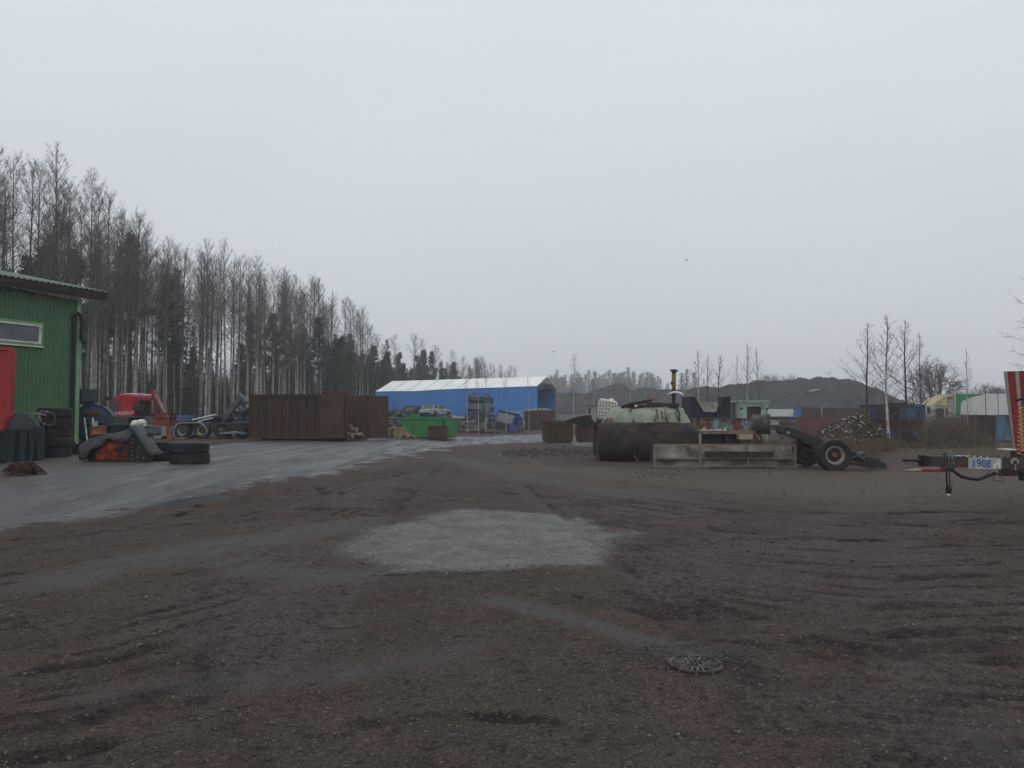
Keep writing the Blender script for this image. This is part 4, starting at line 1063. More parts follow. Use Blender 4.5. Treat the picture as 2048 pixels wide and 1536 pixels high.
# ================================================================== moulded plastic tank
f = F('oil_tank', 'dark teal moulded plastic oil tank beside the tyre stack', 'tank', 89, 22.0, rz=R(30))
kx = .88; X0, X1 = f.x(-75) * kx, -.01; zb = f.z(857); zt = f.z(834)
b.hexa([(X0, 0, zb * .97), (X1, 0, zb * .97), (X1, 1.3, zb * .97), (X0, 1.3, zb * .97)], [(X0 + .04, .04, zb), (X1 - .03, .04, zb), (X1 - .03, 1.26, zb), (X0 + .04, 1.26, zb)])
b.hexa([(X0 + .06, .08, zb), (X1 - .08, .08, zb), (X1 - .08, 1.22, zb), (X0 + .06, 1.22, zb)], [(X0 + .2, .25, zt), (X1 - .32, .25, zt), (X1 - .32, 1.05, zt), (X0 + .2, 1.05, zt)])
# splayed moulded feet with tapering recesses between
ft = MB(); ft.box(X0 + .02, X1 - .02, .13, 1.25, .02, zb * .965)
def foot(xa, xb, top=.97):
    ft.hexa([(xa, -.03, -.03), (xb, -.03, -.03), (xb, .12, -.03), (xa, .12, -.03)], [(xa - .07, .0, zb * top), (xb + .07, .0, zb * top), (xb + .07, .12, zb * top), (xa - .07, .12, zb * top)])
for a, c in ((-70, -40), (-25, -5), (2, 31), (45, 53), (63, 69), (77, 84)): foot(f.x(a) * kx, f.x(c) * kx, .95)
ft.box(X1 - .12, X1, -.01, 1.25, -.03, zb * .95)
bd = b.build('body', M['tank_plastic'], f.e, bevel=.04); ft.build('base', M['tank_plastic'], f.e, bevel=.02)
c = MB(); c.lathe([(0, zt + .09), (.2, zt + .08), (.24, zt + .02), (.24, zt - .04)], 18, Matrix.Translation((f.x(50) * kx - .1, .62, 0))); c.build('lid', M['tank_plastic'], f.e, angle=40)
TY = f
f2 = F('fuel_hose', 'loop of grey hose with a delivery nozzle lying on the plastic tank', 'hose', 95, 22.0, py=836)
q = f2.p
ring = [q(98 + 13 * math.cos(a), 838 + 13 * math.sin(a), -.08 + .02 * i) for i, a in enumerate(np.linspace(-2.2, 2.6, 18))]
b = MB(); b.tube([q(58, 826, .3), q(66, 840, .15), q(76, 852, -.06), q(86, 855, -.07)] + ring[::-1], .018, 7)
b.tube([q(70, 832, .2), q(79, 836, .1), q(84, 846, 0.)], .02, 7); b.build('hose', M['hose_grey'], f2.e, smooth=True)
b = MB(); b.tube([q(66, 829, .2), q(80, 827, .15), q(92, 831, .1)], [.03, .035, .02], 8); b.bar(q(80, 827, .15), q(78, 838, .15), .05, .05); b.box(q(74, 830).x, q(90, 830).x, .1, .16, q(0, 824).z, q(0, 821.5).z); b.build('nozzle', M['grey_light'], f2.e)

# ================================================================== tyres
def tyre_mesh(r, wdt, ri, name='tyre', ribs=True):
    h = wdt / 2
    pr = [(ri, -h * .62), (ri + .03, -h * .8), (r * .80, -h), (r * .93, -h * .97), (r * .985, -h * .8)]
    if ribs:
        for k in range(4):
            z0_ = -h * .72 + k * h * .38; pr += [(r, z0_), (r, z0_ + h * .27), (r - .014, z0_ + h * .29), (r - .014, z0_ + h * .36)]
    pr += [(r * .985, h * .8), (r * .93, h * .97), (r * .80, h), (ri + .03, h * .8), (ri, h * .62), (ri - .02, 0)]
    b = MB(); b.lathe(pr, 40, close=True); return b
def put_tyre(label, px, Y, r, wdt, z, group, dx=0., tilt=(0, 0), base=None):
    b = tyre_mesh(r, wdt, r * .56)
    x = P(px, YH, Y).x + dx
    o = b.build('tyre', M['tyre'], angle=32); o.location = (x, Y, (Hf(x, Y) if base is None else base) + z + wdt / 2); o.rotation_euler = (tilt[0], tilt[1], random.random() * 6)
    return tag(o, label, 'tyre', group)
base = Hf(P(112, YH, 24.0).x, 24.0); s_ = 24.0 / FPX
wdt = 19.6 * s_
for i, lb in enumerate(('bottom tyre of the five high stack against the green wall', 'second tyre from the ground in the stack by the green wall', 'middle tyre of the tall stack by the green wall', 'fourth tyre from the ground in the tall stack by the green wall', 'widest tyre, on top of the tall stack by the green wall')):
    put_tyre(lb, (115, 116, 113.5, 113, 110)[i], 24.0, (.40, .405, .42, .45, .49)[i], wdt - .012, i * wdt + .005, 'tyres stacked by the green wall', tilt=(random.uniform(-.02, .02), random.uniform(-.02, .02)))
s2 = 20.8 / FPX
put_tyre('lower of the two lorry tyres lying stacked by the tarpaulin', 381, 20.8, 38 * s2, 21 * s2, .005, 'pair of lorry tyres in front of the orange machine')
put_tyre('upper of the two lorry tyres lying stacked by the tarpaulin, cloth on it', 378.5, 20.8, 39 * s2, 20 * s2, 21.3 * s2, 'pair of lorry tyres in front of the orange machine', tilt=(0, .02))
put_tyre('lower tyre behind the fold of the grey tarpaulin', 321, 22.2, .40, .27, .005, 'tyres behind the tarpaulin')
put_tyre('upper tyre behind the fold of the grey tarpaulin, by the rusty post', 318, 22.4, .37, .24, .285, 'tyres behind the tarpaulin')
# straw coloured cloth on the upper tyre
f = F('cloth_scrap', 'crumpled straw coloured cloth lying on the upper lorry tyre', 'cloth', 380, 20.8, py=878.5)
b = MB(); nx_, ny_ = 12, 6; vs = []
for i in range(nx_ + 1):
    for j in range(ny_ + 1):
        u, v = i / nx_, j / ny_
        vs.append((f.x(352) + (f.x(408) - f.x(352)) * u, -.28 + .5 * v, .015 + .13 * ss(u, .35, .95) * (1 - .35 * abs(v - .5)) + random.uniform(0, .025)))
b.add(vs, [(i * (ny_ + 1) + j, (i + 1) * (ny_ + 1) + j, (i + 1) * (ny_ + 1) + j + 1, i * (ny_ + 1) + j + 1) for i in range(nx_) for j in range(ny_)])
o = b.build('cloth', M['straw'], f.e); so_ = o.modifiers.new('thick', 'SOLIDIFY'); so_.thickness = .01
# ================================================================== tangle of rusty wire on the ground
f = F('wire_tangle', 'tangled heap of rusty brown wire on the wet ground', 'wire', 31, 17.6); g = G(31, 951); f.e.location = (g.x, g.y + .25, g.z - .01)
b = MB(); sc_ = g.y / FPX
for k in range(46):
    pts = []; a = random.random() * 6.28; r0 = random.uniform(.1, .36); hh = random.uniform(.05, .30)
    cx, cy = random.gauss(0, .10), random.gauss(0, .08)
    for i in range(10):
        a += random.uniform(.3, .7); r_ = r0 * random.uniform(.6, 1.15)
        d_ = math.hypot(cx + r_ * math.cos(a), (cy + r_ * math.sin(a)))
        pts.append((cx + r_ * math.cos(a), (cy + r_ * math.sin(a)) * .7, max(.02, min(hh + random.uniform(-.06, .06), .34 * (1 - (d_ / .5) ** 2)))))
    b.tube(pts, random.uniform(.008, .016), 5)
b.tube([(.2, -.1, .02), (.34, -.08, .02), (.44, -.03, .02)], .02, 5)
b.build('wire', M['rope_rust'], f.e)
b = MB(); b.lathe([(0, .17), (.16, .15), (.24, .09), (.29, .0)], 14); b.build('core', M['rope_rust'], f.e, jitter=.02)
# ================================================================== blue tank lying end on
f = F('blue_tank', 'round faded blue steel tank end by the workshop corner', 'tank', 185, 31.0, rz=R(24))
cx, cz, r_ = f.x(185), f.z(846), f.x(222) - f.x(185)
Mx = Matrix.Translation((cx, 0, cz)) @ Matrix.Rotation(R(90), 4, 'X')
b = MB(); b.lathe([(0, .12), (r_ * .4, .10), (r_ * .75, .05), (r_ * .97, -.02), (r_, -.06), (r_, -2.6), (r_ * .9, -2.7), (0, -2.75)], 40, Mx); b.build('shell', M['blue_tank'], f.e, angle=40)
b = MB(); b.lathe([(r_ * .985, .015), (r_ + .025, .0), (r_ + .025, -.09), (r_ * .985, -.09)], 40, Mx); b.box(cx - r_ * .97, cx + r_ * .97, -.16, -.06, cz - .03, cz + .01); b.build('band', M['blue_tank'], f.e, angle=40)
MB().box(f.x(172), f.x(200), -.15, -.10, f.z(828), f.z(821)).build('name_plate', M['rim_rust'], f.e)
b = MB()
for y in (.4, 2.0): b.prism([(cx - .6, -.05), (cx + .6, -.05), (cx + .45, cz - r_ + .1), (cx - .45, cz - r_ + .1)], y, y + .15)
b.build('cradle', M['black'], f.e)
b = MB(); b.box(f.x(164), f.x(195), .15, .6, f.z(804), f.z(778)); bx = b.build('motor_box', M['grey'], f.e, bevel=.02)
MB().box(f.x(157), f.x(164) - .003, .1, .75, f.z(808), f.z(777)).build('shaded_box_side', M['black'], f.e, bevel=.02)  # black slab for the box's left side, its shade put into the colour
b = MB(); b.box(f.x(170), f.x(188), .25, .5, f.z(809), f.z(803.5)); b.tube([f.p(166, 806, .1), f.p(160, 812, -.02), f.p(166, 822, -.1), f.p(172, 840, -.15)], .02, 6); b.build('pipework', M['black'], f.e)
# small ladder
f = F('step_ladder', 'short pale metal ladder leaning against the blue tank', 'ladder', 180, 28.0)
b = MB(); b.bar(f.p(176, 892, -.1), f.p(169, 836, .35), .05, .035); b.bar(f.p(194, 892, -.1), f.p(185, 836, .35), .05, .035); b.build('rails', M['white_paint'], f.e)
b = MB()
for k in range(6):
    t = .1 + .16 * k; b.bar(f.p(176, 892, -.1).lerp(f.p(169, 836, .35), t), f.p(194, 892, -.1).lerp(f.p(185, 836, .35), t), .03, .03)
b.build('rungs', M['black'], f.e)
MB().box(f.x(173), f.x(186), .30, .33, f.z(858), f.z(842)).build('tread_plate', M['white_paint'], f.e)
# ================================================================== orange machine under the tarpaulin
f = F('orange_machine', 'orange steel machine half covered by a grey tarpaulin', 'machine', 240, 21.4)
q = f.p
b = MB(); X0, X1 = f.x(192), f.x(262); n = 9; vs = []
for i in range(n + 1):
    t = i / n; a = R(75) * (t - .5) * 1.3; vs += [(X0, .18 - .2 * math.cos(a), .05 + .66 * t), (X1, .18 - .2 * math.cos(a), .05 + .66 * t)]
b.add(vs, [(2 * i, 2 * i + 1, 2 * i + 3, 2 * i + 2) for i in range(n)])
b.box(X0, X1, .16, 1.1, .05, .72); b.build('drum_cover', M['orange'], f.e)
b = MB(); b.box(f.x(260) + .02, f.x(304), -.10, .10, -.02, f.z(866)); b.prism([(f.x(262), f.z(866)), (f.x(300), f.z(866)), (f.x(282), f.z(858))], -.06, .06)
ep = b.build('end_plate', M['black'], f.e, bevel=.015)
b = MB()
for k in range(7): b.lathe([(0, .02), (.018, .015), (.02, 0)], 8, Matrix.Translation((f.x(269.5), -.101, .08 + k * .115)) @ Matrix.Rotation(R(90), 4, 'X'))
for a, c in ((283, 895), (281, 914), (292, 915)): b.lathe([(0, .02), (.022, .015), (.024, 0)], 8, Matrix.Translation((f.x(a), -.101, f.z(c))) @ Matrix.Rotation(R(90), 4, 'X'))
b.build('bolts', M['grey_light'], ep)
b = MB(); b.box(f.x(180), f.x(305), -.16, .02, -.02, .035).box(f.x(176), f.x(192) - .003, .03, 1.0, -.02, .68); b.build('skid', M['black'], f.e)
b = MB(); b.tube([q(268, 893, -.16), q(258, 890, -.2), q(253, 898, -.2), q(258, 905, -.18)], .016, 6); b.box(f.x(232), f.x(247), -.06, -.03, f.z(902), f.z(894)); b.build('hydraulic_hose', M['black'], f.e)
b = MB(); b.box(f.x(186), f.x(285), .3, 1.15, .722, f.z(868)); b.build('deck', M['black'], f.e)
# tarpaulin
f = F('tarpaulin', 'stiff grey tarpaulin sagging over the orange machine', 'tarpaulin', 240, 21.4)
path = [(178, 919, .0), (167, 906, .0), (163, 889, .1), (176, 879, .1), (190, 873, .1), (206, 868, .1), (224, 866, .1), (242, 862, .1), (258, 858, .1), (270, 851, .1), (277, 850, .1)]
b = MB(); vs = []; rows = 8
for i, (a, c, _) in enumerate(path):
    for j in range(rows):
        t = j / (rows - 1)
        hang = (0, 4, 22, 40, 31, 22, 15, 19, 25, 20, 9)[i]
        if t < .35: k = 1 - t / .35; y = -.14 - .05 * math.sin(i * 2.1) - .02 * k; pz = c + hang * k
        else: y = -.14 + (t - .35) / .65 * 1.1; pz = c + 1.5 * math.sin(j * 1.7 + i)
        pp = f.p(a + 1.8 * math.sin(i * 1.9 + j), pz + (random.uniform(-7, 7) if j == 0 else 0), 0); vs.append((pp.x, y, pp.z))
b.add(vs, [(i * rows + j, (i + 1) * rows + j, (i + 1) * rows + j + 1, i * rows + j + 1) for i in range(len(path) - 1) for j in range(rows - 1)])
o = b.build('main_sheet', M['tarp'], f.e, jitter=.034, angle=20); so_ = o.modifiers.new('thick', 'SOLIDIFY'); so_.thickness = .012
b = MB(); vs = []
fl = [(277, 850), (284, 858), (293, 870), (303, 884), (313, 899), (319, 908)]
for i, (a, c) in enumerate(fl):
    for j in range(5):
        t = j / 4; pp = f.p(a - 13 + t * 19 + (3 if i == 5 and j > 2 else 0), c + 4 - t * 5 + (4 if i == 5 and j == 0 else 0)); vs.append((pp.x, -.20 - .10 * math.sin(t * 3.1) + (.7 * max(0, t - .75)), pp.z))
b.add(vs, [(i * 5 + j, i * 5 + j + 1, (i + 1) * 5 + j + 1, (i + 1) * 5 + j) for i in range(5) for j in range(4)])
o = b.build('folded_flap', M['tarp'], f.e, smooth=True); so_ = o.modifiers.new('thick', 'SOLIDIFY'); so_.thickness = .014
# things lying on it
def rim_mesh(r, wdt):
    b = MB(); h = wdt / 2
    b.lathe([(r, -h), (r * 1.03, -h + .02), (r * .93, -h + .05), (r * .90, -.03), (r * .94, 0), (r * .9, .03), (r * .93, h - .05), (r * 1.03, h - .02), (r, h), (r * .87, h - .03), (r * .84, 0), (r * .3, -.02), (r * .28, -.05), (r * .84, -.05), (r * .86, -h + .02)], 28, close=True); return b
o = rim_mesh(.225, .24).build('wheel_rim', M['rim_rust'], angle=40); p_ = P(197, 862.5, 21.5); o.location = p_; o.rotation_euler = (R(-6), R(-9), 0)
tag(o, 'rusty orange wheel rim lying on the grey tarpaulin', 'wheel rim')
put_tyre('black tyre lying on the orange machine behind the rusty rim', 235, 22.0, .36, .26, 0, None, base=P(235, 866, 22.0).z)
f = F('plastic_sack', 'crumpled off white plastic sack on top of the tarpaulin', 'sack', 276, 21.7, py=857)
b = MB(); Mx = Matrix.Rotation(R(84), 4, 'Y'); b.lathe([(0, -.20), (.09, -.19), (.125, -.12), (.11, -.03), (.13, .06), (.12, .14), (.07, .19), (0, .2)], 14, Matrix.Translation((0, .05, .12)) @ Mx); b.build('sack', M['ibc_white'], f.e, jitter=.014)
# ================================================================== grey cabinet and post
f = F('steel_cabinet', 'low grey steel cabinet with an open bay behind the tarpaulin', 'cabinet', 256, 29.0)
X0, X1, zt = f.x(221), f.x(291), f.z(833); xm = f.x(256)
b = MB(); b.box(X0, X1, .55, .6, .05, zt).box(X0, xm, 0, .545, .05, zt - .04).box(X1 - .06, X1, 0, .545, .05, zt - .04).box(X0, X1, 0, .549, zt - .037, zt).box(xm + .003, X1 - .063, 0, .54, .05, .1); b.build('housing', M['grey'], f.e)
MB().box(X0 + .05, xm - .04, -.02, -.003, .15, zt - .08).build('door', M['grey'], f.e, bevel=.01)
f = F('post', 'rusty steel post with a bent bracket on top, beside the tyres', 'post', 337, 26.0)
b = MB(); b.tube([f.p(338.5, 893), f.p(337, 870), f.p(336, 845)], [.075, .07, .066], 10); b.build('shaft', M['rim_rust'], f.e, angle=50)
b = MB(); b.bar(f.p(330, 838), f.p(351, 836), .06, .05); b.bar(f.p(344, 826), f.p(340, 846), .05, .06); b.bar(f.p(327, 828), f.p(346, 829), .04, .03); b.tube([f.p(346, 843, -.03), f.p(352, 834, -.05), f.p(348, 828, 0)], .03, 6); b.build('bracket', M['black'], f.e)
MB().tube([f.p(339, 899), f.p(338.5, 889)], [.13, .10], 10).build('foot', M['grey_light'], f.e)
# dark clutter at the wall corner
f = F('scrap_crate', 'low black crate of odds and ends at the foot of the workshop corner', 'crate', 153, 25.3)
b = MB(); b.box(f.x(143), f.x(174), 0, .05, .0, .34).box(f.x(143), f.x(143) + .05, .053, .6, 0, .34).box(f.x(174) - .05, f.x(174), .053, .6, 0, .34).box(f.x(143), f.x(174), .603, .65, 0, .34).box(f.x(144), f.x(173), .06, .6, .0, .05); b.build('crate', M['black'], f.e)
b = MB()
for k in range(14): a = Vector((random.uniform(f.x(146), f.x(171)), random.uniform(.1, .55), random.uniform(.1, .3))); b.bar(a, a + Vector((random.uniform(-.3, .3), random.uniform(-.2, .2), random.uniform(-.02, .2))), .04, .03)
b.build('contents', M['scrap_brown'], f.e)

# ================================================================== red hook lorry with crane
f = F('hook_lorry', 'red hook lift lorry with a folded red loading crane behind its cab', 'lorry', 345, 42.0, rz=R(-7))
q = f.p; W_ = 2.45
def wheelset(parent, cx, cy, cz, r, wd_, rimmat, name='wheel', axis='y'):
    """a road wheel: rubber tyre and steel rim, axle along local y, outer face at cy"""
    Mx = Matrix.Translation((cx, cy + wd_ / 2, cz)) @ Matrix.Rotation(R(90), 4, 'X')
    t = MB(); h = wd_ / 2; ri = r * .58
    t.lathe([(ri, -h * .7), (r * .8, -h), (r * .95, -h * .93), (r, -h * .7), (r, -.02), (r - .012, -.018), (r - .012, .018), (r, .02), (r, h * .7), (r * .95, h * .93), (r * .8, h), (ri, h * .7), (ri - .01, 0)], 32, Mx, close=True)
    w_ = t.build(name, M['tyre'], parent, angle=35)
    k = MB(); k.lathe([(ri, h * .68), (ri * 1.0, h * .82), (ri * .93, h * .84), (ri * .90, h * .6), (ri * .80, h * .45), (ri * .72, h * .25), (ri * .70, -h * .2)], 28, Mx)
    k.lathe([(ri - .005, -h * .68), (ri - .005, h * .66)], 24, Mx)
    k.build('rim', rimmat, w_, angle=35)
    k = MB(); k.lathe([(ri * .705, -h * .1), (ri * .66, h * .1), (ri * .45, h * .05), (ri * .42, h * .35), (ri * .28, h * .5), (0, h * .52)], 24, Mx); k.build('wheel_disc', M['drum_grey'], w_, angle=35); return w_
prof = [(205, 850), (205.5, 829), (209, 806), (213, 797), (220, 791.5), (246, 787.5), (256, 788), (259, 791), (260, 850)]
c = MB(); c.prism([(f.x(a), f.z(z)) for a, z in prof], 0, W_); cab = c.build('cab', M['truck_red'], f.e, bevel=.05)
c = MB(); c.prism([(f.x(a), f.z(z)) for a, z in [(213, 803), (230, 801.5), (229, 816), (225, 824), (212, 822), (210, 815)]], -.012, .05); c.build('side_window', M['dark_glass'], cab)
c = MB(); c.hexa([(f.x(205.2), .2, f.z(829)), (f.x(205.2), W_ - .2, f.z(829)), (f.x(206), W_ - .2, f.z(829)), (f.x(206), .2, f.z(829))], [(f.x(210.3), .3, f.z(803)), (f.x(210.3), W_ - .3, f.z(803)), (f.x(211.3), W_ - .3, f.z(803)), (f.x(211.3), .3, f.z(803))]); c.build('windscreen', M['dark_glass'], cab)
c = MB(); c.box(f.x(232), f.x(232.6), -.008, .0, f.z(848), f.z(793)).box(f.x(227), f.x(230.5), -.02, -.009, f.z(830), f.z(828)); c.build('door_seam', M['black'], cab)
c = MB(); c.box(f.x(224), f.x(235), .3, 2.1, f.z(790.3), f.z(786.2)); c.build('beacon', M['amber'], cab, bevel=.02)
c = MB(); c.box(f.x(235) + .003, f.x(252), .3, 2.1, f.z(789.6), f.z(786)).box(f.x(266), f.x(270), .3, .5, f.z(788.5), f.z(786)); c.build('roof_lamp', M['sticker'], cab, bevel=.02)
c = MB(); c.box(f.x(206), f.x(210), -.32, -.12, f.z(801), f.z(793)); c.bar(q(208, 796, -.2), q(212, 798, .02), .03, .03); c.build('mirror', M['black'], cab)
text_mesh('NREEN.FI', .27, M['sticker'], 'lettering', cab, (f.x(222), -.012, f.z(831)), (R(90), R(-4), 0))
# chassis, boxes, mudguard
c = MB(); c.box(f.x(212), f.x(478), .65, .85, f.z(862), f.z(852)).box(f.x(212), f.x(478), W_ - .85, W_ - .65, f.z(862), f.z(852))
for a in (230, 300, 345, 385, 430, 470): c.box(f.x(a), f.x(a) + .12, .853, W_ - .853, f.z(861), f.z(853))
c.build('chassis', M['chassis'], f.e)
c = MB(); c.box(f.x(290), f.x(326), .05, .6, f.z(868), f.z(852)); c.build('fuel_tank', M['grey'], f.e, bevel=.06)
c = MB(); c.box(f.x(322) + .02, f.x(343), -.05, .55, f.z(872), f.z(853)); c.build('tool_box', M['grey_light'], f.e, bevel=.01)
c = MB(); c.box(f.x(212), f.x(320), .15, .6, f.z(878), f.z(870)); c.build('side_skirt', M['grey_light'], f.e, bevel=.01)
r_ = 17.0 * 42 / FPX
for a in (364.5, 406, 452): wheelset(f.e, f.x(a), .0, r_ - .01, r_, .34, M['rim_pale'] if a < 440 else M['black'])
for a in (364.5, 406, 452): wheelset(f.e, f.x(a), W_ - .34, r_ - .01, r_, .34, M['black'])
for s0 in (0,): wheelset(f.e, f.x(226), .05, r_ - .01, r_, .3, M['rim_pale']); wheelset(f.e, f.x(226), W_ - .35, r_ - .01, r_, .3, M['black'])
c = MB(); gp = [(347.5, 872), (348.5, 858), (353, 848), (361, 844.5), (400, 843.5), (411, 847), (418, 855), (422, 864), (421, 866.5), (415.5, 857), (409, 849.5), (400, 846), (362, 847), (355, 850.5), (351, 859), (350, 872)]
c.prism([(f.x(a), f.z(z)) for a, z in gp][::-1], -.04, .40); c.build('mudguard', M['grey_light'], f.e)
# loading crane
c = MB(); c.box(f.x(292), f.x(334), .3, 2.1, f.z(853), f.z(840)); c.box(f.x(296), f.x(316), .7, 1.6, f.z(840) + .003, f.z(828)); c.bar(q(302, 834, .5), q(330, 834, .5), .12, .12); c.build('crane_base', M['crane_red'], f.e, bevel=.02)
c = MB(); c.bar(q(300, 832, 1.0), q(301.5, 785, 1.0), .28, .26, (1, 0, 0)); c.build('crane_mast', M['crane_red'], f.e, bevel=.02)
c = MB(); c.bar(q(301, 784, .85), q(327, 832, .7), .2, .2, (1, 0, .4)); c.bar(q(296, 788, .9), q(302, 782, .9), .22, .2, (1, 0, 0)); c.bar(q(320, 818, .68), q(331, 845, .66), .24, .24, (1, 0, .4)); c.build('crane_boom', M['crane_red'], f.e, bevel=.02)
c = MB(); c.bar(q(305, 790, .62), q(325, 824, .58), .07, .07); c.bar(q(297.5, 826, .82), q(299, 800, .82), .08, .08); c.build('crane_ram', M['grey_light'], f.e)
c = MB(); c.box(f.x(262), f.x(275), .5, 1.9, f.z(828), f.z(800)); 
for k in range(7): c.tube([q(265 + k * 3, 808 + 2 * (k % 3), .1 + .05 * k), q(262 + k * 3, 818 + k, -.02), q(268 + k * 3, 826 + k % 4, .05), q(290, 828 - k, .3)], .03, 6)
c.build('valve_block', M['black'], f.e)
# hook gear
c = MB(); c.bar(q(440, 850, 1.2), q(484, 792, 1.2), .34, .30, (1, 0, .5)); c.bar(q(478, 788.5, 1.2), q(496, 806, 1.2), .3, .2, (1, 0, 1)); c.build('hook_arm', M['grey'], f.e, bevel=.02)
c = MB(); c.bar(q(350, 848.5, 1.2), q(447, 836, 1.2), .7, .18); c.bar(q(352, 850, .55), q(470, 850, .55), .16, .2); c.bar(q(352, 850, 1.9), q(470, 850, 1.9), .16, .2); c.bar(q(425, 850, 1.2), q(446, 833, 1.2), .6, .3); c.build('hook_frame', M['chassis'], f.e, bevel=.02)
c = MB(); c.tube([q(384, 840, .62), q(434, 829.5, .62)], .055, 10); c.tube([q(396, 843, .5), q(428, 836, .5)], .035, 8); c.build('hook_ram', M['silver'], f.e, angle=40)
MB().box(f.x(425), f.x(481), .1, .6, f.z(864), f.z(846)).build('tail_box', M['chassis'], f.e, bevel=.02); MB().box(f.x(425), f.x(481), W_ - .6, W_ - .1, f.z(864), f.z(846)).build('tail_box', M['chassis'], f.e, bevel=.02)
MB().box(f.x(438), f.x(448), .05, .097, f.z(861), f.z(855)).build('tail_lamp', M['grey_light'], f.e)
c = MB(); c.bar(q(446, 866, -.05), q(492, 864.5, -.05), .1, .1); c.bar(q(462, 864, .0), q(480, 862, .0), .05, .05); c.bar(q(489, 866, 0), q(489, 866, W_), .1, .14); c.bar(q(478, 866, .7), q(489, 866, .7), .1, .1); c.build('rear_guard', M['grey_light'], f.e)
# blue steel bins and scrap seen behind the lorry
for px0, px1, y0, y1, Y, lb in ((348, 374, 831, 850, 50, 'small pale blue bin behind the back wheels of the red lorry'), (333, 342, 832, 850, 51, 'narrow pale blue bin behind the crane of the red lorry'), (480, 497, 842, 876, 46, 'blue bin showing between the lorry tail and the rust brown container')):
    f = F('scrap_bin', lb, 'bin', (px0 + px1) / 2, Y); X0, X1, zt = f.x(px0), f.x(px1), f.z(y0)
    b = MB(); b.corr(X0, X1, .1, zt - .1, .16, .05, 0, .02); b.corr(.05, 1.2, .1, zt - .1, .16, -.05, X1 - .03, .02, axis='y'); b.box(X0 + .01, X0 + .04, .05, 1.2, .1, zt - .1).box(X0, X1, 1.2, 1.24, .1, zt - .1).box(X0, X1, 0.08, 1.2, .1, .14)
    b.build('shell', M['blue_plain'], f.e)
    b = MB(); b.box(X0 - .03, X1 + .03, -.03, .08, zt - .098, zt).box(X0 - .03, X0 + .05, .083, 1.2, zt - .098, zt).box(X1 - .05, X1 + .03, .083, 1.2, zt - .098, zt).box(X0, X1, 0, .1, -.02, .098).box(X0, X1, 1.1, 1.2, -.02, .098); b.build('rim', M['blue_plain'], f.e)
def scrap_pile(name, label, px0, px1, top, Y, depth, n, mats, seed, smax=.5, cat='scrap heap', base=M['scrap'], foot=None):
    """a mound with bent bars, plates and tubes stuck in it"""
    r = random.Random(seed); f = F(name, label, cat, (px0 + px1) / 2, Y)
    X0, X1 = f.x(px0), f.x(px1); nx_, ny_ = 34, 16; vs = []
    tops = [(f.x(a), f.z(c)) for a, c in top]; ta = [t[0] for t in tops]; tb = [t[1] for t in tops]
    def hh(x, y):
        u = (y / depth); k = math.sin(math.pi * min(1, max(0, u * .9 + .05))) ** .7
        e = min(1, max(0, (x - X0) / (.12 * (X1 - X0)))) * min(1, max(0, (X1 - x) / (.12 * (X1 - X0))))
        return max(-.1, float(np.interp(x, ta, tb)) * k * (.3 + .7 * e ** .6) - .06)
    for j in range(ny_ + 1):
        for i in range(nx_ + 1):
            x = X0 + (X1 - X0) * i / nx_; y = depth * j / ny_ - depth * .4
            vs.append((x + r.uniform(-.06, .06), y, hh(x, y + depth * .4) + r.uniform(-.07, .09)))
    b = MB(); w_ = nx_ + 1
    b.add(vs, [(j * w_ + i, j * w_ + i + 1, (j + 1) * w_ + i + 1, (j + 1) * w_ + i) for j in range(ny_) for i in range(nx_)]); b.build('mound', base, f.e)
    for nm, mt, cnt in mats:
        b = MB()
        for k in range(cnt):
            x = r.uniform(X0, X1); y = r.uniform(0, depth * .6); z = hh(x, y) + .03; s = smax * r.uniform(.15, 1) ** 1.5
            m = Matrix.Translation((x, y - depth * .4, z)) @ Euler((r.uniform(-.9, .9), r.uniform(-.9, .9), r.uniform(0, 6.3))).to_matrix().to_4x4()
            t = r.random()
            if t < .45: b.box(-s, s, -s * r.uniform(.1, .5), s * r.uniform(.1, .5), -.012, .012, m)
            elif t < .8: b.box(-s * 1.3, s * 1.3, -.025, .025, -.02, .02, m)
            else:
                pts = [m @ Vector((r.uniform(-s, s), r.uniform(-s, s), r.uniform(-.1, s * .6))) for _ in range(4)]; b.tube(pts, .02, 5)
        tag(b.build(nm, mt, f.e), kind='stuff')
    return f
scrap_pile('scrap_heap', 'dark scrap piled behind the tail of the red hook lorry', 455, 500, [(455, 842), (470, 828), (485, 818), (500, 815)], 47, 3.5, 200, [('scrap_metal', M['scrap'], 90), ('pale_scrap', M['grey_light'], 16)], 5, .5)

# ================================================================== rust brown roll-off container with open doors
RCA = R(-14)
f = F('rolloff_container', 'long dark rust brown container with both end doors swung open', 'container', 692.5, 39.0, rz=RCA)
X0, X1 = -5.5, 0.; L_ = X1 - X0; XD = -1.33; zt = f.z(788.5); zb = f.z(876); Wd = 2.45
MB().box(X0, X1, .05, .09, zb, zt).build('side_wall', M['rust_dark'], f.e)
b = MB(); nrib = 11
for i in range(nrib + 1):
    x = X0 + (XD - X0) * i / 9.0
    if x < X1: b.box(x - .035 if i else x, x + .035, -.02, .047, zb + .1, zt - .1)
b.build('side_ribs', M['rust_dark'], f.e)
b = MB(); b.box(X0 - .02, X1, -.05, .093, zt - .1, zt + .03).box(X0 - .02, X1, -.04, .093, zb - .05, zb + .1).box(X0 - .02, X0, -.03, Wd, zb + .1, zt - .1); b.build('side_rails', M['rust_dark'], f.e)
MB().box(X0, X1, Wd - .06, Wd - .02, zb, zt).build('far_wall', M['rust'], f.e)
MB().box(X0 + .003, X0 + .04, .093, Wd - .06, zb, zt).build('front_wall', M['rust_dark'], f.e)
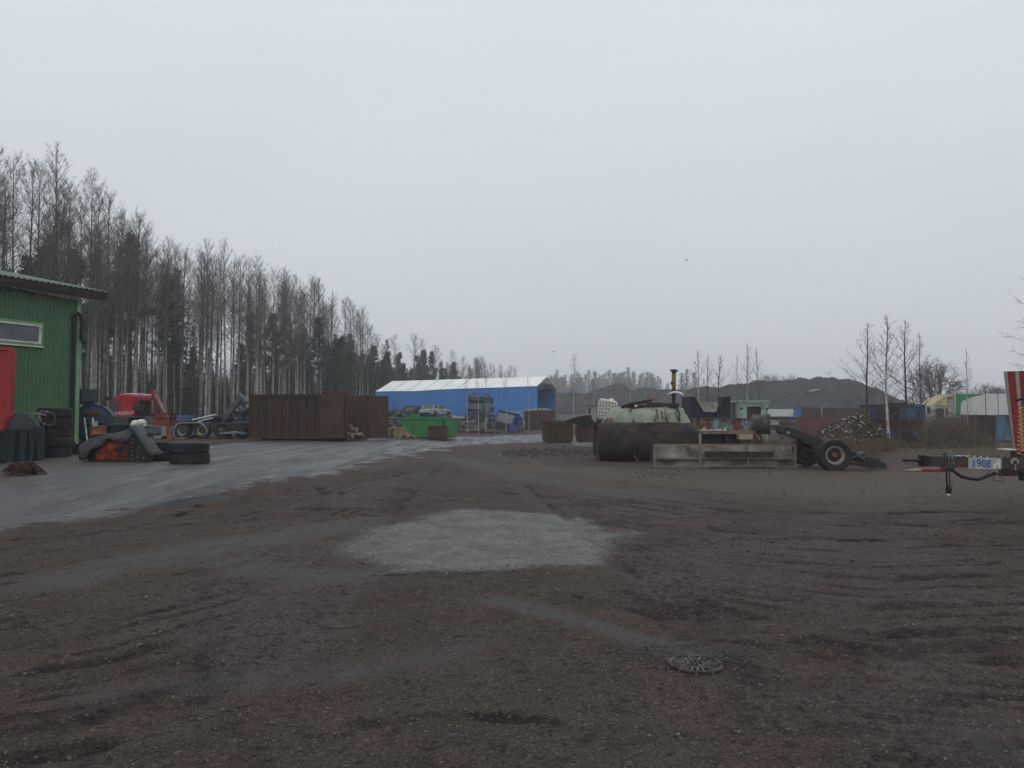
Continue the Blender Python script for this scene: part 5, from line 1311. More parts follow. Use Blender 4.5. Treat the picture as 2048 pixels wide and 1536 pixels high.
b = MB(); b.box(X0, X1 + .05, .093, Wd - .063, zb - .06, zb + .02).box(X1 - .03, X1 + .06, -.0, Wd, zb - .16, zb - .063); b.build('floor', M['rust_dark'], f.e)
b = MB()
for y in (.55, 1.65): b.box(X0 + .4, X1 - .25, y, y + .18, .0, zb - .063)
b.build('skids', M['black'], f.e)
b = MB()
for y in (.45, 1.75): b.tube([(X1 - .18, y, .10), (X1 - .18, y + .25, .10)], .11, 14)
b.build('rollers', M['grey'], f.e)
b = MB(); b.box(X1 - .06, X1 + .04, -.06, .1, zb - .05, f.z(782)).box(X1 - .03, X1 + .04, Wd - .08, Wd + .02, zb - .05, zt + .04); b.build('door_post', M['rust_dark'], f.e)
d1 = MB(); d1.box(XD, X1 - .07, -.14, -.06, zb - .0, f.z(783.5)).box(XD + .05, X1 - .2, -.17, -.143, zb + .3, zb + .36).box(XD + .05, X1 - .2, -.17, -.143, zt - .5, zt - .44); d1.build('door', M['rust_red'], f.e, label='red brown end door folded flat against the side')
d2 = MB(); m2 = Matrix.Translation((X1 + .03, Wd + .02, 0)) @ Matrix.Rotation(R(52), 4, 'Z')
d2.box(.03, 1.22, -.07, 0, zb - .1, zt - .02, m2).box(.1, 1.1, -.1, -.073, zb + .4, zb + .46, m2); d2.build('door', M['rust_red'], f.e, label='orange brown far door swung out past the end')
b = MB(); b.box(X1 - .02, X1 + .035, Wd + .023, Wd + .09, zb, zt, None); b.build('hinge_rod', M['grey_light'], f.e)
RC = f
# logs at the open end
def log(name_label, p0, p1, r0, r1, group=None, cat='log', bark=True):
    p0 = Vector(p0); p1 = Vector(p1); o = D.objects.new('log', None); COL.objects.link(o); o.location = p0; o.empty_display_size = .1
    tag(o, name_label, cat, group)
    d = p1 - p0; n = 6; b = MB()
    b.tube([d * (i / n) + Vector((random.uniform(-.012, .012), random.uniform(-.012, .012), random.uniform(-.012, .012))) * (0 < i < n) for i in range(n + 1)], [r0 + (r1 - r0) * i / n for i in range(n + 1)], 12, cap=False); b.build('bark', M['bark'], o, angle=50)
    dn = d.normalized(); b = MB(); b.tube([dn * .01, d - dn * .01], [r0 * .99, r1 * .99], 12); b.build('cut_end', M['cut'], o)
    return o
rm = Matrix.Translation(RC.l) @ Matrix.Rotation(RCA, 4, 'Z')
for i, (x0, y0, z0, x1, y1, z1, r0, r1, lb) in enumerate((
    (.12, .5, .14, -1.5, .8, .16, .14, .12, 'thick log lying lowest in the open end of the brown container'),
    (.35, 1.25, .13, -1.2, 1.0, .15, .12, .12, 'log with its end sticking out of the brown container'),
    (.02, 1.8, .15, -1.6, 1.7, .15, .14, .12, 'log against the far wall of the brown container'),
    (.15, .9, .42, -1.2, 1.1, .40, .12, .10, 'grey log lying across the others in the brown container'),
    (-.05, 1.5, .43, -1.5, 1.2, .42, .12, .10, 'upper log at the back of the brown container'),
    (.02, .55, .62, -1.2, .9, .62, .075, .06, 'thin pole on top of the logs in the brown container'))):
    log(lb, rm @ Vector((X1 + x0, y0, zb + z0 - .02)), rm @ Vector((X1 + x1, y1, zb + z1 - .02)), r0, r1, 'logs in the brown container')
# log pile beside it
Yl = 44.0
def gp(px, py, Y): return P(px, py, Y)
for (a0, b0, Y0, a1, b1, Y1, r0, r1, lb) in (
    (796, 866, 43.4, 788, 862, 44.2, .32, .30, 'thick pale stump standing in front of the green skip'),
    (783, 871, 43.6, 776, 868, 44.6, .17, .16, 'short dark log beside the pale stump'),
    (781, 861, 43.8, 776, 860, 44.8, .16, .15, 'log resting on the short dark log beside the pale stump'),
    (812, 870, 43.6, 802, 868, 44.8, .20, .18, 'log lying right of the pale stump'),
    (808, 861, 43.9, 798, 857, 44.9, .16, .14, 'split log on top of the small pile by the green skip'),
    (831, 875, 43.3, 814, 866, 44.0, .11, .10, 'slim pale log at the right end of the small pile'),
    (826, 873, 43.0, 806, 873, 43.2, .08, .08, 'thin branch lying at the foot of the small log pile')):
    log(lb, gp(a0, b0, Y0), gp(a1, b1, Y1), r0, r1, 'logs by the green skip')
# ================================================================== blue fabric hall
random.seed(31)
HA = R(-18); ho = Vector((2.88, 89.0, .0)); ho.z = Zg(2.88, 89)
hall = thing('fabric_hall', 'long blue fabric storage hall with a white roof and an open right end', 'building', ho, HA)
HL, HW = 20.7, 8.8
def hp(x, y, z): return Vector((x, y, z))
zr, zl = 4.95 - ho.z, 4.52 - ho.z; rz_, rl_ = 6.2 - ho.z, 5.92 - ho.z
def eave(x): return zr + (zl - zr) * (-x / HL) - .10 * math.exp(-((-x / HL - .74) / .10) ** 2)
def ridge(x): return rz_ + (rl_ - rz_) * (-x / HL)
n = 30; xs = [-HL * i / n for i in range(n + 1)]
def sheet(pa, pb, t=(0, .03, 0)):
    vs = []
    for x in xs: vs += [pa(x), pb(x), pa(x) + Vector(t), pb(x) + Vector(t)]
    fs = []
    for i in range(n):
        o = i * 4; q = o + 4; fs += [(q, o, o + 1, q + 1), (o + 2, q + 2, q + 3, o + 3), (o + 1, o + 3, q + 3, q + 1), (o, q, q + 2, o + 2)]
    fs += [(0, 2, 3, 1), (n * 4, n * 4 + 1, n * 4 + 3, n * 4 + 2)]
    return MB().add(vs, fs)
sheet(lambda x: hp(x, 0, -.2), lambda x: hp(x, 0, eave(x) - .02)).build('side_wall', M['hall_blue'], hall)
sheet(lambda x: hp(x, HW - .03, -.2), lambda x: hp(x, HW - .03, eave(x) - .02)).build('far_wall', M['hall_blue'], hall)
rf = sheet(lambda x: hp(x, -.06, eave(x) - .05), lambda x: hp(x, HW / 2, ridge(x)), (0, 0, .04)).build('roof', M['hall_white'], hall)
sheet(lambda x: hp(x, HW / 2 + .001, ridge(x)), lambda x: hp(x, HW + .06, eave(x) - .05), (0, 0, .04)).build('roof', M['hall_white'], hall)
b = MB()
for k in range(1, 6):
    x = -HL * (1 - k * .105) ; b.bar((x, -.05, eave(x) + .005), (x, HW / 2, ridge(x) + .055), .06, .02)
b.build('roof_seams', M['grey_light'], rf)
b = MB()
for k in range(1, 9): x = -HL * k / 9; b.box(x - .04, x + .04, -.02, -.003, -.1, eave(x) - .1)
b.build('wall_seams', M['hall_blue'], hall)
MB().add([(-HL + .02, 0.03, -.2), (-HL + .02, HW - .03, -.2), (-HL + .02, HW - .03, zl - .05), (-HL + .02, HW / 2, rl_ - .02), (-HL + .02, .03, zl - .05)], [(0, 1, 2, 3, 4)]).build('end_wall', M['hall_blue'], hall)
for x in (-.06, -5, -10, -15):
    b = MB(); z1, z2 = eave(x), ridge(x)
    b.bar((x, .08, -.2), (x, .08, z1 - .15), .12, .12, (1, 0, 0)); b.bar((x, HW - .1, -.2), (x, HW - .1, z1 - .15), .12, .12, (1, 0, 0))
    b.bar((x, .08, z1 - .2), (x, HW / 2, z2 - .15), .10, .12, (0, 0, 1)); b.bar((x, HW - .1, z1 - .2), (x, HW / 2, z2 - .15), .10, .12, (0, 0, 1))
    b.bar((x, .08, z1 - .75), (x, HW / 2, z2 - .65), .06, .06, (0, 0, 1)); b.bar((x, HW - .1, z1 - .75), (x, HW / 2, z2 - .65), .06, .06, (0, 0, 1))
    for k in range(7):
        t0 = k / 7; t1 = (k + .5) / 7
        for sgn in (0, 1):
            y0 = .08 + (HW / 2 - .08) * t0; y1 = .08 + (HW / 2 - .08) * t1
            if sgn: y0, y1 = HW - y0, HW - y1
            b.bar((x, y0, z1 - .2 + (z2 - z1 + .05) * t0), (x, y1, z1 - .75 + (z2 - z1 + .1) * t1), .035, .035, (1, 0, 0))
    b.build('truss', M['grey_light'], hall)
b = MB(); b.hexa([(-.02, HW / 2 - 2.5, zr + .4), (.0, HW / 2 - 2.5, zr + .4), (.0, HW / 2 + 2.5, zr + .4), (-.02, HW / 2 + 2.5, zr + .4)], [(-.02, HW / 2 - .1, rz_ - .25), (0, HW / 2 - .1, rz_ - .25), (0, HW / 2 + .1, rz_ - .25), (-.02, HW / 2 + .1, rz_ - .25)]); b.build('gable_sheet', M['grey_light'], hall)

# ================================================================== generic steel bins
def open_bin(name, label, cat, px0, px1, ytop, ybot, Y, depth, mat, rz=0., rim=.1, taper=0., ribs=0, wall=.03, inner=None, group=None, lugs=False, skids=True):
    if Y is None: Y = G((px0 + px1) / 2, ybot).y
    f = F(name, label, cat, (px0 + px1) / 2, Y, rz, group); zt = f.z(ytop)
    X0, X1 = f.x(px0), f.x(px1); tp = taper
    b = MB(); zl_ = .06 if skids else .0
    for (xa, xb, ya, yb) in ((X0, X1, 0, wall), (X0, X1, depth - wall, depth)):
        b.hexa([(xa + tp, ya, zl_), (xb - tp, ya, zl_), (xb - tp, yb, zl_), (xa + tp, yb, zl_)], [(xa, ya, zt - .003), (xb, ya, zt - .003), (xb, yb, zt - .003), (xa, yb, zt - .003)])
    for sx, xa in ((1, X0), (-1, X1)):
        u, v_ = xa + sx * tp, xa; w_ = sx * wall
        bb = [(u, wall + .001, zl_), (u + w_, wall + .001, zl_), (u + w_, depth - wall - .001, zl_), (u, depth - wall - .001, zl_)]
        tt = [(v_, wall + .001, zt - .003), (v_ + w_, wall + .001, zt - .003), (v_ + w_, depth - wall - .001, zt - .003), (v_, depth - wall - .001, zt - .003)]
        if sx < 0: bb = [bb[1], bb[0], bb[3], bb[2]]; tt = [tt[1], tt[0], tt[3], tt[2]]
        b.hexa(bb, tt)
    b.box(X0 + tp + wall, X1 - tp - wall, wall + .002, depth - wall - .002, zl_ + .005, zl_ + .04)
    b.build('shell', mat, f.e)
    r = rim; b = MB()
    b.box(X0 - r * .4, X1 + r * .4, -r * .45, -.003, zt - r, zt).box(X0 - r * .4, X1 + r * .4, depth + .003, depth + r * .45, zt - r, zt)
    b.box(X0 - r * .4, X0 - .003, 0, depth, zt - r, zt).box(X1 + .003, X1 + r * .4, 0, depth, zt - r, zt); b.build('rim', mat, f.e)
    if ribs:
        b = MB()
        for i in range(ribs + 1):
            x = X0 + .03 + (X1 - X0 - .06) * i / ribs; xb = x * (1 - tp / max(.1, (X1 - X0) / 2))
            b.hexa([(xb - .03, -.05, zl_), (xb + .03, -.05, zl_), (xb + .03, -.003, zl_), (xb - .03, -.003, zl_)], [(x - .03, -.05, zt - r - .004), (x + .03, -.05, zt - r - .004), (x + .03, -.003, zt - r - .004), (x - .03, -.003, zt - r - .004)])
        b.build('ribs', mat, f.e)
    if skids:
        b = MB()
        for x in (X0 + tp + .12, X1 - tp - .24): b.box(x, x + .12, .02, depth - .02, -.03, zl_ - .003)
        b.build('skids', M['black'], f.e)
    f.zt = zt; f.X0, f.X1 = X0, X1
    return f
sk = open_bin('skip', 'bright green open steel skip with a flared right end', 'skip', 803, 886, 834.5, 876.5, None, 2.1, M['skip_green'], rz=R(-7), rim=.13, taper=.03, ribs=0)
b = MB(); z = sk.zt
b.hexa([(sk.X1 + .06, .1, .1), (sk.X1 + .46, .1, .0), (sk.X1 + .46, 1.9, .0), (sk.X1 + .06, 1.9, .1)], [(sk.X1 + .06, .1, z - .2), (sk.X1 + .62, .1, z - .16), (sk.X1 + .62, 1.9, z - .16), (sk.X1 + .06, 1.9, z - .2)])
b.box(sk.X1 - .42, sk.X1 - .34, -.05, -.003, .08, z - .14); b.build('end_chute', M['skip_green'], sk.e)
b = MB(); b.box(sk.X0 + .02, sk.X0 + .6, 1.9, 2.0, z + .003, z + .22); b.build('back_plate', M['skip_green'], sk.e)
b = MB(); b.tube([(-.35, -.01, z * .55), (-.1, -.02, z * .72), (.15, -.02, z * .5)], .012, 5); b.build('chain', M['grey_light'], sk.e)
open_bin('steel_box', 'small rust red steel box in front of the green skip', 'box', 856, 894, 852, 880.5, None, .8, M['rust_red'], rim=.08, ribs=2)
tb = open_bin('open_tub', 'rusty open steel tub with a wide rim, left of the dark cylinder', 'tub', 1092, 1147, 842, 885.5, None, 1.7, M['rust_green'], rz=R(6), rim=.19, taper=.02)
open_bin('open_tub', 'second rusty tub half hidden behind the dark cylinder, under the black sheet', 'tub', 1155, 1196, 851, 883.5, None, 1.5, M['rust_red'], rim=.1)
open_bin('skip', 'faded red ribbed skip behind the axle frame, left of the scrap heap', 'skip', 1602, 1662, 834, 866, 52, 2.4, M['pink_rust'], rz=R(-14), rim=.14, ribs=9, taper=.02)
# rubbish showing over the rims
# brown corrugated container behind
def box_container(label, px0, px1, ytop, ybot, Y, depth, mat, mat2=None, rz=0., pitch=.25, roof=None, name='shipping_container', cat='container', frame=None):
    if Y is None: Y = G((px0 + px1) / 2, ybot).y
    f = F(name, label, cat, (px0 + px1) / 2, Y, rz); zt = f.z(ytop); X0, X1 = f.x(px0), f.x(px1); t = .08
    b = MB(); b.corr(X0 + t, X1 - t, .1, zt - t, pitch, .05, .0, .02); b.build('side_wall', mat, f.e)
    b = MB(); b.corr(t, depth - t, .1, zt - t, pitch, -.05, X1 - .02, .02, axis='y'); b.corr(t, depth - t, .1, zt - t, pitch, .05, X0 + .02, .02, axis='y'); b.build('end_wall', mat2 or mat, f.e)
    MB().box(X0 + t, X1 - t, depth - .05, depth - .02, .1, zt - t).build('far_wall', mat, f.e)
    b = MB()
    for x in (X0, X1 - t):
        for y in (-.01, depth - t): b.box(x, x + t, y, y + t, 0, zt)
    for z in (0.003, zt - t - .003): b.box(X0 + t, X1 - t, -.01, t - .01, z, z + t).box(X0 + t, X1 - t, depth - t, depth, z, z + t).box(X0, X0 + t, t - .01, depth - t, z, z + t).box(X1 - t, X1, t - .01, depth - t, z, z + t)
    b.build('frame', frame or mat, f.e)
    MB().box(X0 + t, X1 - t, t, depth - t, zt - .06, zt - .03).build('roof', roof or mat, f.e)
    f.zt = zt; f.X0, f.X1 = X0, X1; return f
bc = box_container('brown ribbed container right of the upturned blue cab', 1048, 1111, 821, 860, None, 5.0, M['rust_red'], M['grey'], rz=R(-3), pitch=.28)
r_ = random.Random(2)
f = F('scrap_pieces', 'bits of scrap lying on the roof of the brown ribbed container', 'scrap', 1080, 82.5, py=820.5)
b = MB()
for k in range(26): a = Vector((r_.uniform(-1.1, 1.1), r_.uniform(.3, 2.5), .03)); b.bar(a, a + Vector((r_.uniform(-.4, .4), r_.uniform(-.3, .3), r_.uniform(0, .25))), .07, .04)
b.build('pieces', M['scrap_pale'], f.e)
f = F('roof_panel', 'long pale panel lying across the scrap behind the blue cab', 'panel', 1030, 80, py=822)
b = MB(); b.hexa([f.p(998, 826), f.p(1063, 821.5), f.p(1063, 821.5, 1.2), f.p(998, 826, 1.2)], [f.p(998, 824), f.p(1063, 819.3), f.p(1063, 819.3, 1.2), f.p(998, 824, 1.2)]); b.build('sheet', M['cream'], f.e)
MB().tube([f.p(1001, 829, .4), f.p(1002, 845, .4), f.p(1004, 866, .4)], .06, 7).tube([f.p(1060, 822, .6), f.p(1060, 866, .6)], .06, 7).build('prop', M['rust_red'], f.e)
f = F('curved_duct', 'pale curved tube between the blue cab and the brown container', 'tube', 1040, 76)
b = MB(); b.tube([f.p(1030, 826), f.p(1038, 827), f.p(1044, 832), f.p(1047, 841), f.p(1047, 862)], .12, 10); b.build('tube', M['cream'], f.e, smooth=True)

# ================================================================== wrecked cars
def car(label, px, pybase, Y, rz, mat, L=4.1, W=1.66, hb=.78, hc=.45, squash=1., roll=0., wheels=True, seed=1, group='stacked car wrecks', dent=.05, glass=True):
    r = random.Random(seed)
    p0 = P(px, pybase, Y)
    o = thing('wrecked_car', label, 'car', p0, rz, group); o.rotation_euler = (roll, 0, rz)
    g = .16
    side = [(-L / 2, .42), (-L / 2 + .03, .24), (-L * .42, .18), (L * .42, .18), (L / 2 - .02, .26), (L / 2, .5), (L / 2 - .12, hb * .88), (L * .2, hb), (-L * .3, hb + .04), (-L / 2 + .06, hb - .02)]
    b = MB(); m = len(side)
    rows = (-1, -.92, -.5, 0, .5, .92, 1)
    vs = []
    for q in rows:
        kx = 1 - .05 * abs(q) ** 4
        for x, z in side:
            zz = z if z > .3 or abs(q) < .95 else z + .04
            if abs(q) == 1: zz = .5 + (zz - .5) * .82
            vs.append((x * kx + r.uniform(-1, 1) * dent, q * W / 2 + r.uniform(-1, 1) * dent * .4, zz * squash + r.uniform(-1, 1) * dent))
    fs = []
    for i in range(len(rows) - 1):
        for k in range(m):
            k2 = (k + 1) % m; fs.append((i * m + k, i * m + k2, (i + 1) * m + k2, (i + 1) * m + k))
    fs += [tuple(range(m))[::-1], tuple((len(rows) - 1) * m + k for k in range(m))]
    b.add(vs, fs); body = b.build('body', mat, o, bevel=.02)
    # cabin: roof panel on pillars with openings between
    zb, zt = hb * squash - .01, (hb + hc) * squash
    A = [(-L * .40, zb), (-L * .27, zt), (L * .05, zt), (L * .22, zb)]
    w0, w1 = W / 2 - .06, W / 2 - .2
    def pt(i, s): x, z = A[i]; return Vector((x + r.uniform(-1, 1) * dent, s * (w0 if i in (0, 3) else w1), z + r.uniform(-1, 1) * dent))
    Lp = {s: [pt(i, s) for i in range(4)] for s in (-1, 1)}
    b = MB(); t = Vector((0, 0, .05))
    b.hexa([Lp[-1][1], Lp[-1][2], Lp[1][2], Lp[1][1]], [v + t for v in (Lp[-1][1], Lp[-1][2], Lp[1][2], Lp[1][1])])
    for s in (-1, 1):
        for i, j in ((0, 1), (2, 3)): b.bar(Lp[s][i], Lp[s][j], .07, .07)
        mid = Lp[s][1].lerp(Lp[s][2], .5); b.bar(mid, Vector((mid.x, s * w0, zb)), .07, .07)
    b.build('roof', mat, o)
    b = MB()
    if glass:
        e = .02
        b.hexa([Lp[-1][0] * .97, Lp[-1][3] * .97, Lp[1][3] * .97, Lp[1][0] * .97], [Lp[-1][1] * .965, Lp[-1][2] * .965, Lp[1][2] * .965, Lp[1][1] * .965]); b.build('windows', M['dark_glass'], o)
    b = MB()
    for sx in (-1, 1): b.box(sx * L / 2 - .04 if sx > 0 else -L / 2 - .05, L / 2 + .05 if sx > 0 else -L / 2 + .04, -W * .42, W * .42, .25 * squash, .44 * squash)
    b.build('bumpers', M['black'], o, bevel=.02)
    if wheels:
        for x in (-L * .31, L * .31):
            for s in (-1, 1):
                k = MB(); k.lathe([(0, .09), (.17, .08), (.2, .1), (.29, .09), (.31, .0), (.29, -.09), (0, -.1)], 18, Matrix.Translation((x, s * (W / 2 - .06), .29 * squash)) @ Matrix.Rotation(R(90), 4, 'X')); k.build('wheel', M['tyre'], o, angle=40)
    else:
        for x in (-L * .31, L * .31):
            for s in (-1, 1):
                k = MB(); k.lathe([(0, .03), (.3, .03), (.3, -.03), (0, -.03)], 18, Matrix.Translation((x, s * (W / 2 - .005), .33 * squash)) @ Matrix.Rotation(R(90), 4, 'X')); k.build('wheel_arch', M['black'], o)
    return o
car('white car wreck lying on top of the left heap of wrecks', 871, 832.5, 84, R(60), M['carwhite'], L=4.0, squash=.95, seed=2, wheels=True)
car('pale blue car wreck under the white one', 876, 843, 84.5, R(52), M['carblue'], L=3.9, seed=3, dent=.07)
car('black car wreck left of the white one', 834, 836, 84, R(58), M['carblack'], L=4.0, seed=4, wheels=False)
car('dark car wreck with a pale pillar just right of the brown container', 788, 868, 60, R(50), M['carblack'], L=4.2, seed=5)
for i, (y, mt, lb) in enumerate(((842.5, 'cargrey', 'lowest of the three crushed cars in the tall right stack'), (825.5, 'carsilver', 'middle one of the three crushed cars in the tall right stack'), (808.5, 'cargrey', 'topmost of the three crushed cars in the tall right stack'))):
    car(lb, 962, y, 84, R(64 + 5 * i), M[mt], L=3.9, W=1.7, hb=.86, hc=.24, squash=.98, seed=11 + i, wheels=False, dent=.08, glass=False)
scrap_pile('scrap_heap', 'dark scrap heap under the tall stack of three crushed cars', 898, 1004, [(898, 850), (908, 832), (930, 838), (940, 843), (985, 843), (995, 848), (1004, 858)], 76, 22, 240, [('scrap_metal', M['scrap'], 200), ('pale_scrap', M['scrap_pale'], 26), ('brown_scrap', M['scrap_brown'], 60)], 6, .7)
scrap_pile('scrap_heap', 'heap of dark car parts between the brown container and the green skip', 770, 845, [(770, 822), (785, 818), (800, 823), (820, 832), (845, 850)], 72, 9, 200, [('scrap_metal', M['scrap'], 170), ('pale_scrap', M['grey_light'], 22)], 7, .6)
f = F('car_bonnet', 'loose grey car bonnet lying on the left of the dark heap', 'car part', 912, 70, py=838)
b = MB(); b.hexa([f.p(902, 838), f.p(926, 838), f.p(932, 836, 1), f.p(906, 832, 1)], [f.p(902, 836.5), f.p(926, 836), f.p(932, 834.3, 1), f.p(906, 830, 1)]); b.build('panel', M['carsilver'], f.e, bevel=.02)
# ================================================================== upturned blue lorry cab
f = F('lorry_cab', 'wrecked blue lorry cab tipped over on the ground', 'lorry cab', 1011, 71, rz=R(-8))
cab = f.e; cab.rotation_euler = (0, R(12), R(-8)); cab.location.z += .12
w_ = 1.75; h_ = 1.42; cab.scale = (1.3,) * 3; b = MB()
pf = [(-w_ / 2, .1), (-w_ / 2 + .1, 0), (w_ / 2 - .05, 0), (w_ / 2, .1), (w_ / 2 + .02, h_ - .25), (w_ / 2 - .12, h_), (-w_ / 2 + .12, h_), (-w_ / 2 - .02, h_ - .2)]
b.prism2(pf, [(x * .97, z * .98) for x, z in pf], 0, 1.7); b.build('shell', M['cab_blue'], cab, bevel=.05)
wsx = [(-w_ / 2 + .08, .58), (w_ / 2 - .55, .58), (w_ / 2 - .5, h_ - .22), (-w_ / 2 + .1, h_ - .2)]
MB().prism([(x, z) for x, z in wsx], -.02, .02).build('windscreen', M['grey_light'], cab)
MB().prism([(w_ / 2 - .4, .6), (w_ / 2 - .14, .56), (w_ / 2 - .1, h_ - .35), (w_ / 2 - .36, h_ - .3)], -.02, .02).build('corner_window', M['dark_glass'], cab)
b = MB(); b.box(-w_ / 2 + .1, w_ / 2 - .62, -.03, .03, .05, .5); b.box(-w_ / 2 + .05, w_ / 2 - .1, -.04, -.003, h_ - .17, h_ - .09); b.build('grille', M['black'], cab, bevel=.01)
MB().prism([(w_ / 2 - .56, .1), (w_ / 2 - .1, .1), (w_ / 2 - .1, .46), (w_ / 2 - .56, .46)], -.015, .02).build('bumper_end', M['cab_blue'], cab, bevel=.01)
f = F('barrel', 'small pinkish drum standing right of the blue cab', 'drum', 1042, 70); b = MB(); b.lathe([(0, 0), (.3, 0), (.31, .3), (.3, .6), (.32, .62), (.3, .64), (.29, .88), (0, .88)], 18, Matrix.Scale(.62, 4)); b.build('shell', M['pink_rust'], f.e, angle=40)
# ================================================================== black sheet, plastic tank, pale green tank
f = F('plastic_sheet', 'stiff black plastic sheet arched over the rusty tubs', 'sheet', 1160, 41.5, py=850)
b = MB(); ol = [(1126, 843), (1138, 838.5), (1152, 834), (1166, 831.5), (1183, 830), (1188, 838), (1197, 853), (1162, 853), (1152, 847), (1140, 844.5)]
b.prism([(f.x(a_), f.z(c_)) for a_, c_ in ol][::-1], -.1, 1.1); b.build('sheet', M['black_sheet'], f.e, bevel=.02)
b = MB(); b.hexa([f.p(1181.5, 831.5, -.14), f.p(1191, 851, -.14), f.p(1191, 851, -.11), f.p(1181.5, 831.5, -.11)], [f.p(1185, 833, -.14), f.p(1199, 852, -.14), f.p(1199, 852, -.11), f.p(1185, 833, -.11)]); b.build('pale_flap', M['cream'], f.e)
Yi = 33.5
f = F('ibc_tank', 'dented white plastic tank in a wire cage, leaning beside the pale green tank', 'plastic tank', 1213, Yi, py=841)
f.e.rotation_euler = (0, R(5), R(-12))
s = Yi / FPX; w_ = 40 * s; h_ = 42 * s; dp = .95
pf = []
b = MB(); k = .1
oc = lambda g: [(-w_ / 2 + k, g), (w_ / 2 - k, g), (w_ / 2, g + k), (w_ / 2 - .0, h_ - k * 1.6), (w_ / 2 - k * 2, h_ - k * .3), (-w_ / 2 + k, h_ + .04), (-w_ / 2, h_ - k), (-w_ / 2, g + k)]
b.prism(oc(.05), 0, dp); b.build('bottle', M['ibc_white'], f.e, bevel=.05)
b = MB(); e = .022
for i in range(8):
    x = -w_ / 2 - .02 + (w_ + .04) * i / 7; b.bar((x, -e, .02), (x, -e, h_ * (.99 - .07 * i / 7)), .014, .014); b.bar((x, dp + e, .02), (x, dp + e, h_ * (.99 - .07 * i / 7)), .014, .014)
for j in range(6):
    z = .05 + h_ * .9 * j / 5.6; b.bar((-w_ / 2 - .03, -e - .012, z), (w_ / 2 + .03, -e - .012, z), .014, .014); b.bar((w_ / 2 + e, -.03, z), (w_ / 2 + e, dp + .03, z), .014, .014); b.bar((-w_ / 2 - e, -.03, z), (-w_ / 2 - e, dp + .03, z), .014, .014); b.bar((-w_ / 2, dp + e + .012, z), (w_ / 2, dp + e + .012, z), .014, .014)
for i in range(1, 7): y = dp * i / 7; b.bar((w_ / 2 + e, y, .02), (w_ / 2 + e, y, h_ * .88), .014, .014)
b.build('cage', M['grey'], f.e)
b = MB(); b.lathe([(0, .07), (.09, .06), (.1, 0), (.13, -.03)], 16, Matrix.Translation((.1, .5, h_ + .0))); b.lathe([(0, .1), (.08, .09), (.1, 0)], 12, Matrix.Translation((w_ / 2 + .02, .3, h_ * .62)) @ Matrix.Rotation(R(90), 4, 'Y')); b.build('cap', M['ibc_white'], f.e, angle=40)
b = MB(); b.box(-w_ / 2, w_ / 2, 0, dp, -.1, .0); b.build('pallet', M['rust_dark'], f.e)
f = F('crate_support', 'rusty steel crate holding up the white plastic tank', 'crate', 1213, Yi)
b = MB(); zt = f.z(844)
b.box(-.5, .45, .1, .14, 0, zt - .02).box(-.5, .45, .86, .9, 0, zt - .02).box(-.5, -.46, .143, .857, 0, zt - .02).box(.41, .45, .143, .857, 0, zt - .02).box(-.5, .45, .1, .9, zt - .017, zt); b.build('crate', M['rust_dark'], f.e)
Yg = 28.6
f = F('green_tank', 'pale green steel tank with sloping ends and rust stains, behind the dark cylinder', 'tank', 1300, Yg)
zb = .5; b = MB(); zt = f.z(813.5); zm = f.z(845)
secs = [(1383.5, zm - .25, zm + .02, 1.0), (1376, zm - .3, zt - .22, 1.0), (1370, zm - .3, zt - .02, .96), (1362, zm - .3, zt, .95), (1240, zm - .3, zt - .0, .95), (1229, zm - .3, zt - .06, .95), (1219, zm - .3, zt - .28, 1), (1210, zm - .25, zm + .05, 1.0)]
vs = []; kk = 20; Rr = .62
for a, z0_, z1_, wq in secs:
    x = f.x(a); zc = zm - .05; ht = max(.05, z1_ - zc)
    for q in range(kk):
        an = 2 * math.pi * q / kk; c_, s_ = math.cos(an), math.sin(an)
        y = .62 + Rr * wq * (abs(c_) ** .75) * (1 if c_ > 0 else -1)
        z = zc + (ht if s_ > 0 else .45) * (abs(s_) ** .75) * (1 if s_ > 0 else -1); vs.append((x, y, z))
n_ = len(secs)
fs = [(i * kk + q, i * kk + (q + 1) % kk, (i + 1) * kk + (q + 1) % kk, (i + 1) * kk + q) for i in range(n_ - 1) for q in range(kk)]
fs += [tuple(range(kk))[::-1], tuple((n_ - 1) * kk + q for q in range(kk))]
b.add(vs, fs); b.build('shell', M['pale_green'], f.e, angle=40)
b = MB()
for a in (1235, 1355): b.box(f.x(a), f.x(a) + .16, .15, 1.1, -.02, zm - .3)
b.build('stand', M['rust_dark'], f.e)
b = MB(); b.box(f.x(1256), f.x(1310), .35, .8, zt + .003, zt + .06); b.box(f.x(1300), f.x(1362), .4, .46, zt + .003, zt + .13).box(f.x(1300), f.x(1362), .74, .8, zt + .003, zt + .13)
for a in (1305, 1318, 1334, 1349, 1360): b.box(f.x(a), f.x(a) + .05, .463, .737, zt + .04, zt + .11)
b.box(f.x(1300), f.x(1330), .5, .7, zt + .11 + .003, zt + .16); b.build('top_frame', M['rust_red'], f.e)
b = MB(); b.lathe([(0, .1), (.05, .08), (.06, 0)], 12, Matrix.Translation((f.x(1274), .3, zt)) ); b.build('valve', M['sticker'], f.e, angle=40)
b = MB(); b.tube([f.p(1352, 815, -.01 + .3), f.p(1357, 821, .05), f.p(1360, 828, .0), f.p(1358, 836, -.02), f.p(1360, 844, -.02)], .022, 6); b.tube([f.p(1355, 818, .1), f.p(1351, 828, 0.), f.p(1356, 838, -.01)], .015, 6); b.build('cable', M['black'], f.e, smooth=True)
f2 = F('lever_arm', 'black steel arm lying slanted over the top of the pale green tank', 'arm', 1275, Yg + .3, py=813)
